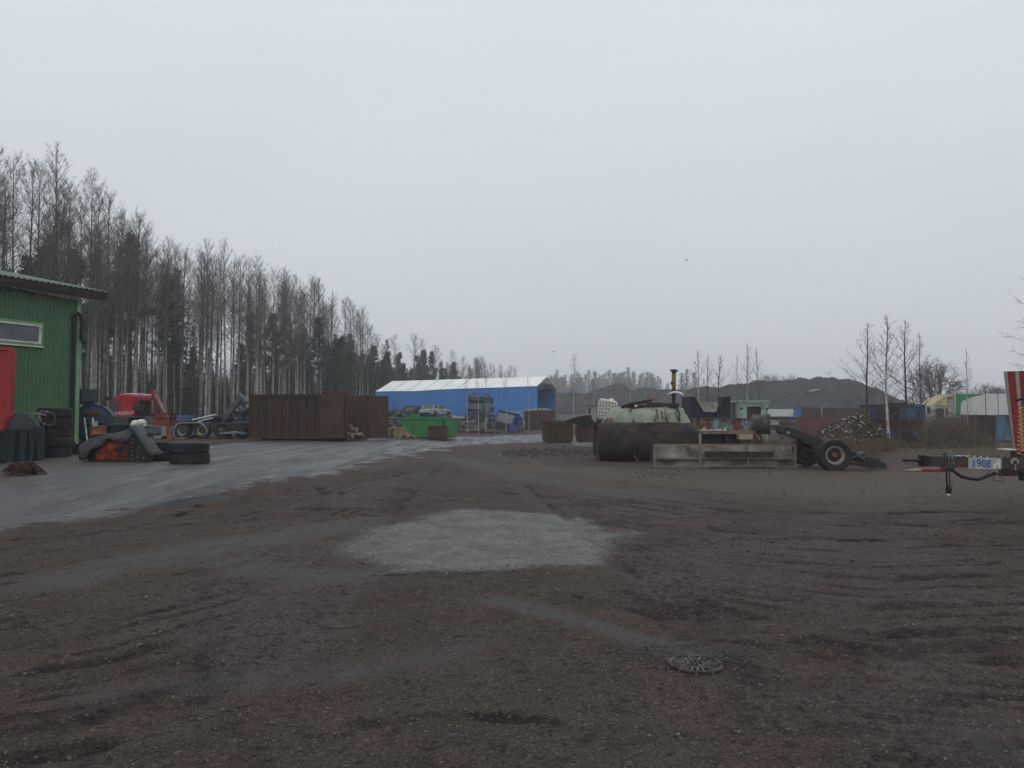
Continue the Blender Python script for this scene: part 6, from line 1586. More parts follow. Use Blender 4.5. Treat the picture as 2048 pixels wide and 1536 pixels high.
b = MB(); q = f2.p; b.tube([q(1242, 814.5), q(1262, 808), q(1285, 803.5), q(1304, 800.5)], [.05, .07, .06, .045], 8); b.build('arm', M['chassis'], f2.e, smooth=True)
b = MB(); b.tube([q(1298, 803), q(1304, 798), q(1309, 793)], .03, 6); b.tube([q(1301, 801), q(1299, 795), q(1297, 793)], .02, 6); b.tube([q(1304, 799), q(1313, 801), q(1311, 806)], .02, 6); b.tube([q(1300, 804), q(1282, 810), q(1270, 812)], .03, 6); b.build('linkage', M['rim_rust'], f2.e)
f2 = F('stand_pipe', 'tall rusty pipe with yellow paint standing on the pale green tank', 'pipe', 1347.5, Yg + .4, py=813.5)
q = f2.p; b = MB(); b.tube([q(1347, 814), q(1347.5, 790), q(1347.6, 775)], .066, 12); b.build('lower_pipe', M['chassis'], f2.e, angle=50)
b = MB(); b.tube([q(1347.6, 776), q(1347.8, 742)], .083, 12); b.build('upper_pipe', M['yellow_rust'], f2.e, angle=50)
b = MB(); b.lathe([(.1, 0), (.12, .02), (.12, .08), (.1, .1)], 14, Matrix.Translation(q(1347.8, 744))); b.tube([q(1342, 766, -.05), q(1346, 766, -.05)], .06, 8); b.tube([q(1344, 744), q(1341, 741), q(1340, 739)], .015, 5); b.tube([q(1351, 744), q(1355, 743), q(1357, 740)], .015, 5); b.tube([q(1347.5, 792, -.07), q(1347.5, 788, -.07)], .085, 10); b.build('fittings', M['rust_dark'], f2.e)
b = MB(); b.lathe([(.2, 0), (.2, .04), (.09, .045), (.09, .1)], 14, Matrix.Translation(q(1347, 814))); b.box(-.14, .14, -.12, .12, .05, .14); b.build('foot_flange', M['rust_red'], f2.e)
b = MB(); pts = [q(1335, 790, -.1), q(1340, 787, -.1), q(1347, 784.6, -.1), q(1355, 785, -.1), q(1362, 787.5, -.1), q(1366, 790.5, -.1)]; b.tube(pts, [.018, .03, .042, .048, .052, .055], 10); b.build('curved_pipe', M['sticker'], f2.e, smooth=True)
b = MB(); b.tube([q(1363, 813, -.1), q(1363, 792, -.1)], .012, 5); b.build('stay', M['grey_light'], f2.e)

# ================================================================== big dark cylinder
Yc = 26.6; s = Yc / FPX
f = F('steel_cylinder', 'huge charred and flaking steel cylinder lying on its side', 'cylinder', 1296, Yc, rz=R(3))
x0, x1 = f.x(1198), f.x(1396); rr_ = 38.5 * s; n = 44; m = 30; vs = []
for i in range(m + 1):
    x = x0 + (x1 - x0) * i / m
    for k in range(n):
        a = 2 * math.pi * k / n
        d_ = .012 * math.sin(3 * a + i * .5) + random.uniform(-.008, .008) - (.03 * max(0, math.sin(a)) * math.exp(-((i / m - .55) / .2) ** 2))
        vs.append((x + (.03 * math.sin(5 * a) if i in (0, m) else 0), rr_ + (rr_ + d_) * math.cos(a), rr_ - .03 + (rr_ + d_) * math.sin(a)))
b = MB(); fs = [(i * n + k, (i + 1) * n + k, (i + 1) * n + (k + 1) % n, i * n + (k + 1) % n) for i in range(m) for k in range(n)]
b.add(vs, fs); o = b.build('shell', M['char'], f.e, smooth=True); so_ = o.modifiers.new('t', 'SOLIDIFY'); so_.thickness = .03
b = MB(); Mx = Matrix.Translation((x1 - .06, rr_, rr_ - .03)) @ Matrix.Rotation(R(90), 4, 'Y'); b.lathe([(0, .0), (rr_ * .97, .0), (rr_ * .97, -.05), (0, -.05)], 40, Mx); b.build('end_plate', M['rust_dark'], f.e); b = MB(); b.lathe([(0, .0), (rr_ * .97, .0), (rr_ * .97, -.05), (0, -.05)], 40, Matrix.Translation((x0 + .1, rr_, rr_ - .03)) @ Matrix.Rotation(R(90), 4, 'Y')); b.build('end_plate', M['rust_dark'], f.e)
# flaking skin standing off the shell
b = MB()
for k in range(46):
    t = random.random(); a = R(random.uniform(25, 110)); w_ = random.uniform(.1, .6); dl = R(random.uniform(2, 6)); x = x0 + .1 + (x1 - x0 - .6) * t; vs = []
    nn = 5
    for i in range(nn + 1):
        for j, (aa, lift) in enumerate(((a, .012), (a + dl, .03 + .02 * random.random()))):
            R2 = rr_ + lift + random.uniform(0, .01); vs.append((x + w_ * i / nn, rr_ - R2 * math.cos(aa + random.uniform(-.02, .02)), rr_ - .03 + R2 * math.sin(aa)))
    b.add(vs, [(2 * i, 2 * i + 2, 2 * i + 3, 2 * i + 1) for i in range(nn)])
o = tag(b.build('flaking_skin', M['char'], f.e), kind='stuff'); so_ = o.modifiers.new('t', 'SOLIDIFY'); so_.thickness = .008
b = MB(); b.tube([(f.x(1390), .2, f.z(842)), (f.x(1397), .05, f.z(845)), (f.x(1401), 0, f.z(852))], .015, 5); b.bar((f.x(1272), -.12, .0), (f.x(1268), .12, .25), .05, .03); b.bar((f.x(1282), -.2, .0), (f.x(1269), .02, .1), .04, .03); b.build('loose_bracket', M['rust_red'], f.e)
# ================================================================== long trough
Yt = 23.6; f = F('trough', 'long shallow steel trough with cross ribs, lying on the dirt', 'trough', 1450, Yt, rz=R(-1))
x0, x1 = f.x(1306), f.x(1591); zt = f.z(888); fr = .055
zs = f.z(917) ; g = .02
b = MB()
b.box(x0, x1, -.04, .03, .0, .06).box(x0, x1 - .02, -.02, .05, zt - .05, zt)
for a in (1306.2, 1397, 1588): b.box(f.x(a) - (.0 if a < 1580 else .04), f.x(a) + (.075 if a < 1580 else .04), -.03, .045, .062, zt - .052)
b.box(f.x(1491), f.x(1495), -.03, .045, zs + .03, zt - .052).box(f.x(1493), f.x(1497), -.03, .045, .062, zs - .03)
b.box(f.x(1311), f.x(1587), -.015, .04, zs - .028, zs + .028)
b.box(x0, x0 + .06, .06, .7, 0, .05).box(x1 - .08, x1 - .02, .06, .7, 0, .05).box(x0, x1, .7, .76, 0, .05)
b.bar((x1 - .06, .02, zt - .03), (x1 + .18, .6, .05), .05, .04); b.bar((x0 + .05, .06, zt - .03), (x0 + .05, .7, .03), .05, .04)
b.build('frame', M['trough_frame'], f.e)
b = MB()
b.hexa([(f.x(1311), .045, zs + .0), (f.x(1587), .045, zs + .0), (f.x(1587), .06, zs + .0), (f.x(1311), .06, zs + .0)], [(f.x(1311), .30, zt - .06), (f.x(1587), .30, zt - .06), (f.x(1587), .315, zt - .06), (f.x(1311), .315, zt - .06)])
b.build('upper_panel', M['trough'], f.e)
b = MB(); b.hexa([(f.x(1311), .05, .05), (f.x(1587), .05, .05), (f.x(1587), .065, .05), (f.x(1311), .065, .05)], [(f.x(1311), .10, zs - .02), (f.x(1587), .10, zs - .02), (f.x(1587), .115, zs - .02), (f.x(1311), .115, zs - .02)]); b.build('lower_panel', M['trough'], f.e)
f2 = F('plank', 'dark plank leaning lengthwise in the steel trough', 'plank', 1477, Yt - .1, rz=R(-1), py=914)
b = MB(); b.box(f2.x(1409), f2.x(1545), -.03, .02, 0, f2.z(903)); b.build('board', M['old_wood'], f2.e, bevel=.005)
f2 = F('plank', 'short flat board under the front edge of the steel trough', 'plank', 1480, Yt - .35); b = MB(); b.box(f2.x(1420), f2.x(1548), 0, .15, 0., .035); b.build('board', M['old_wood'], f2.e)
# ================================================================== rusting blue beam on a timber deck
f = F('loading_deck', 'brown timber and steel deck on legs behind the steel trough', 'deck', 1450, 28.5)
q = f.p; zt = f.z(861.5); zb = f.z(868)
b = MB(); b.box(f.x(1396), f.x(1510), 0, .06, zb, zt).box(f.x(1396), f.x(1510), 1.7, 1.76, zb, zt).box(f.x(1396), f.x(1510), .063, 1.697, zt - .05, zt - .003); b.bar(q(1508, 866, .03), q(1520, 878, .03), .06, .06); b.build('deck', M['trough_frame'], f.e)
b = MB(); b.box(f.x(1398), f.x(1402.5), .0, .1, 0, zb - .003).box(f.x(1398), f.x(1402.5), 1.6, 1.7, 0, zb - .003); b.build('leg', M['cream'], f.e)
b = MB(); b.box(f.x(1405), f.x(1450), .3, 1.5, .0, f.z(871)).box(f.x(1452), f.x(1478), .2, 1.6, 0, f.z(869.5)); b.build('axle_box', M['black'], f.e, bevel=.05)
f2 = F('timber_block', 'pale timber block under the right end of the deck', 'block', 1492, 28.3, py=879); b = MB(); b.box(f2.x(1478), f2.x(1505), .0, .5, 0, f2.z(869)); b.build('block', M['wood_pale'], f2.e, bevel=.01)
MB().box(f2.x(1480), f2.x(1503), .05, .45, -f2.e.location.z - .02, -.003).build('base', M['old_wood'], f2.e)
f = F('steel_beam', 'rusting pale blue steel beam lying on the deck', 'beam', 1443, 28.9, py=861.6)
x0, x1 = f.x(1384), f.x(1502); zt = f.z(836)
b = MB(); b.box(x0, x1, .0, .03, .03, zt - .03).box(x0, x1, -.07, .35, zt - .028, zt).box(x0, x1, -.05, .35, 0.003, .028).box(x1 - .03, x1, .033, .33, .03, zt - .03); b.build('beam', M['blue_rust'], f.e)
f = F('litter', 'white scraps lying on the deck in front of the blue beam', 'litter', 1430, 28.55, py=861.6)
b = MB()
for k in range(30): a = Vector((random.uniform(f.x(1402), f.x(1452)), random.uniform(0, .25), .0)); b.box(a.x, a.x + random.uniform(.02, .10), a.y, a.y + .08, .0, random.uniform(.02, .07))
for a in (1409, 1451): b.lathe([(0, .12), (.05, .1), (.06, .03), (.04, 0)], 8, Matrix.Translation((f.x(a), .1, 0)))
b.build('scraps', M['scrap_pale'], f.e)
random.seed(51)
# ================================================================== dark notched bin, cabin, drum, far containers
f = F('notched_bin', 'dark navy ribbed steel bin end with a deep trapezoid notch', 'bin', 1421, 40.0)
x0, x1 = f.x(1381), f.x(1461); zt = f.z(793.5); xa, xb = f.x(1407), f.x(1431); zn = f.z(825); xc, xd = f.x(1388), f.x(1452)
def topn(x):
    if x <= xc or x >= xd: return zt
    if x < xa: return zt + (zn - zt) * (x - xc) / (xa - xc)
    if x > xb: return zn + (zt - zn) * (x - xb) / (xd - xb)
    return zn
b = MB(); b.corr(x0 + .06, x1 - .06, 0, zt, .17, .045, .0, .03, top=topn); b.build('front_plate', M['dark_blue'], f.e)
b = MB(); b.box(x0, x0 + .06, -.03, 2.2, 0, zt + .02).box(x1 - .06, x1, -.03, 2.2, 0, zt + .02); b.hexa([(x1 - .05, 2.203, 0), (x1 + .06, 2.203, 0), (x1 + .06, 2.4, 0), (x1 - .05, 2.4, 0)], [(x1 - .05, 2.203, zt - .5), (x1 + .06, 2.203, zt - .5), (x1 + .06, 2.4, zt - .5), (x1 - .05, 2.4, zt - .5)])
b.build('side_wall', M['dark_blue'], f.e)
b = MB()
b.bar((xc, -.03, zt), (xa, -.03, zn), .05, .06); b.bar((xa, -.03, zn), (xb, -.03, zn), .05, .06); b.bar((xb, -.03, zn), (xd, -.03, zt), .05, .06); b.build('notch_rim', M['dark_blue'], f.e)
f = F('panel_stack', 'pale grey panel seen through the notch of the dark bin', 'panel', 1421, 44.0)
b = MB(); b.box(f.x(1396), f.x(1447), 0, .08, 0, f.z(806)).box(f.x(1395), f.x(1448), -.05, .13, f.z(806) + .003, f.z(804)); b.build('panel', M['cream'], f.e)
f = F('grey_locker', 'pair of grey metal panels between the dark bin and the mint green cabin', 'locker', 1470, 46.0)
b = MB(); b.box(f.x(1459), f.x(1469.5), 0, .8, 0, f.z(806)).box(f.x(1470.5), f.x(1479), .05, .8, 0, f.z(806)); b.build('body', M['grey'], f.e)
MB().box(f.x(1457), f.x(1481), -.06, .85, f.z(806) + .003, f.z(804)).build('top', M['grey_light'], f.e)
f = F('cabin', 'small mint green steel cabin with a brown doorway', 'cabin', 1509, 45.0)
x0, x1 = f.x(1481), f.x(1536); zt = f.z(803.5); d0, d1, dz = f.x(1494), f.x(1522), f.z(813)
b = MB(); b.box(x0, d0, 0, .06, 0, zt).box(d1, x1, 0, .06, 0, zt).box(d0 + .001, d1 - .001, 0, .06, dz, zt).box(x0, x0 + .06, .063, 2, 0, zt).box(x1 - .06, x1, .063, 2, 0, zt).box(x0, x1, 2.003, 2.06, 0, zt); b.build('wall', M['mint'], f.e)
b = MB(); b.box(x0 - .08, x1 + .08, -.10, 2.15, zt + .003, zt + .09).box(x0 - .06, x1 + .06, -.07, -.003, zt - .09, zt); b.build('roof', M['mint'], f.e)
b = MB(); b.box(d0 + .01, d0 + (d1 - d0) * .45, .1, .14, 0, dz - .02).box(d0 + (d1 - d0) * .47, d1 - .01, .25, .29, 0, dz - .02); b.build('door', M['rust_red'], f.e)
b = MB(); b.lathe([(0, .05), (.06, .04), (.07, 0)], 10, Matrix.Translation((f.x(1483), -.003, f.z(817))) @ Matrix.Rotation(R(90), 4, 'X')); b.lathe([(0, .05), (.06, .04), (.07, 0)], 10, Matrix.Translation((f.x(1534), -.003, f.z(818))) @ Matrix.Rotation(R(90), 4, 'X')); b.build('lamp', M['black'], f.e)
f = F('ring_drum', 'grey ribbed steel drum lying on its side before the mint green cabin', 'drum', 1523, 33.0)
r_ = 19.5 * 33 / FPX; x0, x1 = f.x(1504), f.x(1538); pr = []
for k in range(8): pr += [(r_, (x1 - x0) * k / 8), (r_ + .02, (x1 - x0) * (k + .5) / 8)]
pr += [(r_, x1 - x0), (r_ - .05, x1 - x0), (r_ - .05, 0)]
zc = f.z(849)
Mx = Matrix.Rotation(R(-18), 4, 'Z') @ Matrix.Translation((x0, .6, zc)) @ Matrix.Rotation(R(90), 4, 'Y'); b = MB(); b.lathe(pr, 36, Mx, close=True); b.build('shell', M['drum_grey'], f.e, angle=60)
b = MB(); b.lathe([(0, .12), (r_ - .06, .12), (r_ - .06, .08), (0, .08)], 30, Mx); b.build('end_plate', M['rust_dark'], f.e)
b = MB(); b.lathe([(r_ + .03, (x1 - x0) - .02), (r_ + .05, (x1 - x0) + .0), (r_ + .03, x1 - x0 + .03), (r_ - .06, x1 - x0 + .03), (r_ - .06, x1 - x0 + .003)], 36, Mx); b.prism([(x0 + .2, -.05), (x1 - .05, -.05), (x1 - .2, zc - r_ + .06), (x0 + .35, zc - r_ + .06)], .4, .7); b.build('flange', M['rust_dark'], f.e, angle=60)
# far trailers and containers under the mound
f = F('flat_trailer', 'far white box trailer standing under the spoil mound', 'trailer', 1562, 84.0)
b = MB(); b.box(f.x(1537), f.x(1587), 0, 2.4, f.z(833), f.z(818.5)); b.build('box', M['white_panel'], f.e, bevel=.02)
b = MB(); b.box(f.x(1537), f.x(1600), .2, 2.2, f.z(838.5), f.z(834)); b.box(f.x(1541), f.x(1543), 0, .2, 0, f.z(839)); b.build('chassis', M['chassis'], f.e)
for a in (1552, 1562): wheelset(f.e, f.x(a), .05, .45, .46, .3, M['black'])
f = F('chassis_frame', 'old lorry chassis with one pale rimmed wheel left of the faded red skip', 'chassis', 1575, 62.0)
b = MB(); b.box(f.x(1545), f.x(1606), .4, .55, f.z(840), f.z(835)).box(f.x(1545), f.x(1606), 1.7, 1.85, f.z(840), f.z(835)); b.box(f.x(1558), f.x(1582), .2, 1.7, .35, f.z(842)); b.build('frame', M['chassis'], f.e)
wheelset(f.e, f.x(1591), .05, .50, .52, .32, M['rim_pale']); wheelset(f.e, f.x(1568), .25, .46, .48, .32, M['black']); wheelset(f.e, f.x(1591), 1.75, .50, .52, .32, M['black'])
MB().box(f.x(1541), f.x(1559), .0, .3, f.z(850), f.z(840)).build('side_box', M['cream'], f.e)
for lb, a0, a1, yt, Y, mt, e in (('blue container end at the left of the row under the spoil mound', 1587, 1603, 816, 90, 'blue_plain', None), ('brown container beside the blue one under the spoil mound', 1604, 1642, 814.5, 90, 'rust_red', None), ('brown container right of the white gap under the spoil mound', 1648, 1702, 815, 90, 'rust_red', None), ('dark container half hidden by the scrap heap under the mound', 1704, 1738, 816, 92, 'rust_dark', None)):
    box_container(lb, a0, a1, yt, 857, Y, 2.4, M[mt], None, pitch=.28)
f = F('white_post', 'white upright panel between the two far brown containers', 'panel', 1645, 90.5); b = MB(); b.box(f.x(1643), f.x(1647.3), 0, .5, 0, f.z(816)).box(f.x(1642.6), f.x(1647.6), -.03, .53, f.z(816) + .003, f.z(815)); b.build('panel', M['white_panel'], f.e)
f = F('site_cabin', 'low grey green shed far off behind the brown ribbed container', 'shed', 1180, 105.0)
b = MB(); b.box(f.x(1112), f.x(1250), 0, 3, 0, f.z(826)); b.build('wall', M['grey_light'], f.e); MB().box(f.x(1111), f.x(1251), -.1, 3.1, f.z(826) + .003, f.z(824)).build('roof', M['grey'], f.e)
f = F('site_cabin', 'grey box shed with a dark opening left of the white plastic tank', 'shed', 1182, 70.0)
b = MB(); b.box(f.x(1174), f.x(1194), 0, 2, 0, f.z(812)); b.build('wall', M['grey_light'], f.e); b = MB(); b.box(f.x(1176.5), f.x(1181), -.02, -.003, f.z(827), f.z(815)); b.build('door', M['black'], f.e); MB().box(f.x(1173.5), f.x(1194.5), -.08, 2.05, f.z(812) + .003, f.z(811)).build('roof', M['grey'], f.e)  # black plate on the wall stands in for the shade inside the opening
f = F('timber_stack', 'pale stack of boards on the top of the far dark bank', 'timber stack', 1139, 185, py=782)
r2 = random.Random(4); b = MB()
for k in range(16): x = f.x(1127) + r2.random() * (f.x(1150) - f.x(1127)); z = r2.random() * 1.1; b.box(x - r2.uniform(.4, 1.2), x + r2.uniform(.4, 1.2), r2.random(), 1 + r2.random(), z - .3, z + r2.uniform(.1, .3) - .1)
b.build('boards', M['wood_pale'], f.e)
f = F('sand_slab', 'small orange tan sheet lying on the face of the dark spoil mound', 'sheet', 1628, 126, py=780)
b = MB(); b.add([f.p(1618, 783, -.3), f.p(1629, 781, -.3), f.p(1640, 778.5, .1), f.p(1632, 778, .2), f.p(1622, 779.5, 0.)], [(0, 1, 2, 3, 4)]); o = b.build('sheet', M['wood_pale'], f.e); so_ = o.modifiers.new('t', 'SOLIDIFY'); so_.thickness = .1

# ================================================================== scrap heap with white litter
scrap_pile('scrap_heap', 'brown heap of earth and scrap sprinkled with white bits, before the blue container', 1628, 1752, [(1628, 878), (1655, 863), (1680, 848), (1703, 837), (1722, 829), (1734, 826), (1742, 842), (1747, 868), (1752, 886)], 39.5, 5, 240, [('scrap_metal', M['scrap_brown'], 700), ('twisted_bars', M['rust'], 300), ('white_litter', M['scrap_pale'], 120)], 8, .13, base=M['earth'])
# ================================================================== blue container with its doors towards us
Yb = 41.0; BLUE = f = F('blue_container', 'big rusting blue container end with two barred doors behind a birch', 'container', 1795, Yb, rz=R(-24)); f.e.scale = (.92, 1, 1); x0, x1 = f.x(1741.5), f.x(1849); zt = f.z(809); zb = .02
b = MB(); p_ = .13
b.box(x0, x0 + p_, 0, .15, 0, zt).box(x1 - p_, x1, 0, .15, 0, zt).box(x0 + p_, x1 - p_, 0.002, .15, zt - .13, zt - .002).box(x0 + p_, x1 - p_, .002, .15, zb, zb + .12); b.build('frame', M['cont_blue'], f.e)
MB().box(f.x(1792) - .13, f.x(1792) + .17, -.02, .12, zb + .003, zt - .133).build('centre_post', M['rust_dark'], f.e)
for a0, a1 in ((x0 + p_ + .01, f.x(1792) - .14), (f.x(1792) + .18, x1 - p_ - .01)):
    b = MB(); b.corr(a0, a1, zb + .13, zt - .14, .2, .03, .05, .02); d = b.build('door', M['cont_blue'], f.e)
    b = MB()
    for py_ in (832, 836.5, 858.5, 862.5): b.box(a0 - .005, a1 + .005, .0, .048, f.z(py_ + .9), f.z(py_ - .9))
    b.build('cross_bars', M['grey'], d)
    MB().box(a0 + .0, a1, .035, .049, f.z(856), f.z(840)).build('rust_band', M['rust'], d)
    b = MB(); b.tube([(a0 + .25, -.015, zb + .14), (a0 + .25, -.015, zt - .15)], .016, 6); b.tube([(a1 - .2, -.015, zb + .14), (a1 - .2, -.015, zt - .15)], .016, 6); b.build('lock_bar', M['cont_blue'], d)
b = MB()
for x in (x0 - .03, x1 - .02):
    for z in (.4, 1.0, 1.6, 2.1): b.box(x, x + .05, -.02, .06, z, z + .12)
b.build('hinges', M['cont_blue'], f.e)
b = MB(); b.corr(.15, 5.9, .0, zt - .05, .28, -.04, x1 - .02, .02, axis='y'); b.corr(.15, 5.9, 0, zt - .05, .28, .04, x0, .02, axis='y'); b.box(x0, x1, 5.9, 6, 0, zt - .05); b.build('side_wall', M['cont_blue'], f.e)
MB().box(x0, x1, .153, 6, zt - .047, zt - .005).build('roof', M['rust_dark'], f.e)
f = F('beam', 'long dark beam lying along the top of the scrap heap to the blue container', 'beam', 1760, 40.6, py=811)
MB().bar(f.p(1720, 813, 0), f.p(1812, 807.5, 0), .12, .14).build('beam', M['rust_dark'], f.e)
# ================================================================== white lorry and trailer with the green corner
Yw = 60.0; f = F('white_lorry', 'old cream white lorry cab with a yellowish roof deflector', 'lorry', 1890, Yw); q = lambda a, c: (f.x(a), f.z(c))
b = MB(); b.prism([q(1852, 862), q(1853, 842), q(1862, 814), q(1870, 812.5), q(1908, 812.5), q(1911, 818), q(1911, 862)], 0, 2.4); cab = b.build('cab', M['cream'], f.e, bevel=.05)
b = MB(); b.prism([q(1871, 836), q(1871, 820), q(1875, 816.5), q(1888, 816.5), q(1888, 834), q(1880, 838)], -.012, .03); b.prism([q(1892, 828), q(1891, 817), q(1895, 816), q(1897, 828)], -.012, .03); b.build('side_window', M['dark_glass'], cab)
b = MB(); b.hexa([(f.x(1856.5), .2, f.z(832)), (f.x(1856.5), 2.2, f.z(832)), (f.x(1858), 2.2, f.z(832)), (f.x(1858), .2, f.z(832))], [(f.x(1861.3), .25, f.z(816.5)), (f.x(1861.3), 2.15, f.z(816.5)), (f.x(1863), 2.15, f.z(816.5)), (f.x(1863), .25, f.z(816.5))]); b.build('windscreen', M['dark_glass'], cab)
b = MB(); b.prism([q(1869, 811.8), q(1877, 803), q(1888, 796), q(1899, 791), q(1899, 811.8)], .2, 2.2); b.build('roof_deflector', M['yellow_deflector'], f.e, bevel=.05)
b = MB(); b.prism([q(1899.5, 811.8), q(1899.5, 791), q(1909, 789), q(1911, 811.8)], .15, 2.25); b.build('deflector_side', M['cream'], f.e, bevel=.04)
b = MB(); b.box(f.x(1852), f.x(1860), .1, 2.3, f.z(866), f.z(858)); b.box(f.x(1853), f.x(1857), -.25, -.08, f.z(826), f.z(815)); b.build('mirror', M['black'], cab)
b = MB(); b.box(f.x(1862), f.x(2015), .6, 1.8, f.z(857), f.z(846)); b.box(f.x(1912), f.x(1950), .1, .5, f.z(853), f.z(845)); b.build('chassis', M['chassis'], f.e)
for a in (1869, 1940, 1985): wheelset(f.e, f.x(a), .05, .5, .5, .32, M['rim_pale']); wheelset(f.e, f.x(a), 2.0, .5, .5, .32, M['rim_pale'])
f = F('box_trailer', 'white box trailer with a big green corner panel behind the lorry cab', 'trailer', 1970, Yw - .1); q = lambda a, c: (f.x(a), f.z(c))
b = MB(); b.box(f.x(1912.5), f.x(2075), 0, 2.5, f.z(845), f.z(787.5)); tr = b.build('body', M['white_panel'], f.e, bevel=.02)
edge = [(1919, 840), (1921, 826), (1922, 812), (1923, 806), (1925, 802), (1928, 800.5), (1931, 801), (1934, 799), (1937, 796.5), (1940, 797.5), (1942, 794.5), (1946, 793), (1948, 795), (1951, 792.5), (1956, 791.5), (1962, 790), (1968, 788.2)]
b = MB(); b.prism([q(1968, 787.7), q(1912.7, 787.7), q(1912.7, 840)] + [q(*e) for e in edge], -.012, -.004); b.build('green_panel', M['logo_green'], tr)
b = MB()
for a in (1971, 1996, 2018): b.box(f.x(a), f.x(a) + .05, -.012, -.003, f.z(845), f.z(787.7))
b.box(f.x(1912), f.x(2075), -.02, -.003, f.z(847), f.z(844.5)); b.build('panel_joints', M['grey'], tr)
b = MB(); b.box(f.x(1950), f.x(2075), .5, .7, f.z(850), f.z(845.5)); b.box(f.x(1952), f.x(1955), .3, .5, -.1, f.z(846)); b.box(f.x(2060), f.x(2070), .3, 2.2, -.1, f.z(846)); b.build('chassis', M['chassis'], f.e)
# pale blue rusty container
bc2 = box_container('low rusting pale blue ribbed container before the white trailer', 1930, 2017, 829.5, 884, None, 2.3, M['cont_blue2'], None, rz=R(-29), pitch=.2, roof=M['rust_dark'])
b = MB(); xx = bc2.x(1988); b.box(xx, bc2.X1 - .083, -.03, -.005, .1, bc2.zt - .09); b.box(xx - .04, xx + .04, -.05, -.032, .0, bc2.zt); b.box(bc2.x(2012), bc2.x(2012) + .07, -.05, -.032, .1, bc2.zt - .02); b.build('end_door', M['cont_blue2'], bc2.e)

# ================================================================== cut off axle frame with twin wheels
Ya = 22.6; f = F('axle_frame', 'cut off lorry chassis end resting on one axle with twin wheels', 'chassis', 1665, Ya, rz=R(-6)); q = f.p
r_ = 31.5 * Ya / FPX; cx, cz = f.x(1664.5), f.z(910)
Wa = 1.5
def rail(b, y):
    pts = [(1576, 854, 868), (1590, 857, 871), (1620, 868, 884), (1650, 879, 897), (1700, 897, 914), (1740, 914, 930), (1752, 919, 936), (1775, 928, 939)]
    top = [(f.x(a), f.z(c)) for a, c, e in pts]; bot = [(f.x(a), f.z(e)) for a, c, e in pts]
    b.prism((bot + top[::-1]), y, y + .012)
    b.prism(top[::-1] + [(x, z - .02) for x, z in top], y + .0121, y + .10)
    b.prism(bot + [(x, z + .02) for x, z in bot[::-1]], y + .0121, y + .10)
b = MB(); rail(b, .30); fr_ = b.build('side_rail', M['olive'], f.e)
b = MB(); rail(b, .30 + 1.0); b.build('side_rail', M['olive'], f.e)
b = MB()
for a, c in ((1582, 863), (1625, 878), (1690, 902), (1735, 922), (1768, 934)): b.bar(q(a, c, 0) + Vector((0, .31, 0)), q(a, c, 0) + Vector((0, 1.3, 0)), .08, .12)
b.build('cross_member', M['olive'], f.e)
b = MB(); b.prism([(f.x(1575), f.z(866)), (f.x(1577), f.z(857)), (f.x(1592), f.z(862)), (f.x(1590), f.z(872))], .285, .298); b.build('end_bracket', M['black'], f.e)
b = MB(); b.prism([(f.x(1579), f.z(867)), (f.x(1580), f.z(862.5)), (f.x(1588), f.z(864.5)), (f.x(1587), f.z(869))], .275, .284); b.build('chalk_mark', M['grey_light'], f.e)
def bigwheel(px, pz, y, r, wdt, rimmat):
    return wheelset(f.e, f.x(px), y, f.z(pz), r, wdt, rimmat)
w1 = bigwheel(1664.5, 910, -.25, r_, .27, M['rim_pale']); w2 = bigwheel(1664.5, 910, .03, r_ * .99, .25, M['black'])
# dished outer wheel: hub and bolts
b = MB(); Mx = Matrix.Translation((cx, -.25, cz)) @ Matrix.Rotation(R(90), 4, 'X'); ri = r_ * .58
b.lathe([(0, .0), (.055, .0), (.065, -.02), (.075, -.07), (.08, -.10)], 20, Mx); b.build('hub', M['rim_rust'], w1, angle=40)
b = MB()
for k in range(10):
    a = k * .628; b.lathe([(0, .0), (.016, -.004), (.018, -.05)], 6, Mx @ Matrix.Translation((.155 * math.cos(a), .155 * math.sin(a), -.02)))
b.build('wheel_nuts', M['chassis'], w1)
bigwheel(1640, 907, 1.36, r_, .26, M['black']); bigwheel(1640, 907, 1.64, r_, .26, M['black'])
b = MB(); b.tube([(cx, .2, cz), (f.x(1640), 1.4, f.z(907))], .085, 10); b.lathe([(0, .2), (.14, .16), (.19, .0), (.14, -.16), (0, -.2)], 14, Matrix.Translation((f.x(1652), .75, f.z(908)))); b.build('axle', M['chassis'], f.e, angle=50)
b = MB()
b.tube([q(1694, 905, .2), q(1705, 902, .22), q(1714, 907, .2), q(1706, 914, .2), q(1697, 918, .2)], .02, 6); b.tube([q(1710, 912, .2), q(1722, 916, .2), q(1730, 912, .2), q(1734, 918, .2)], .018, 6); b.tube([q(1716, 910, .22), q(1725, 921, .22)], .03, 7); b.lathe([(0, .1), (.06, .1), (.06, -.1), (0, -.1)], 12, Matrix.Translation(q(1715, 908, .24)) @ Matrix.Rotation(R(70), 4, 'Y')); b.build('brake_parts', M['grey'], f.e, angle=50)
b = MB(); b.bar(q(1696, 926, .25), q(1745, 934, .25), .08, .1); b.bar(q(1746, 918, .28), q(1752, 922, .28), .03, .12); b.build('lower_link', M['chassis'], f.e)
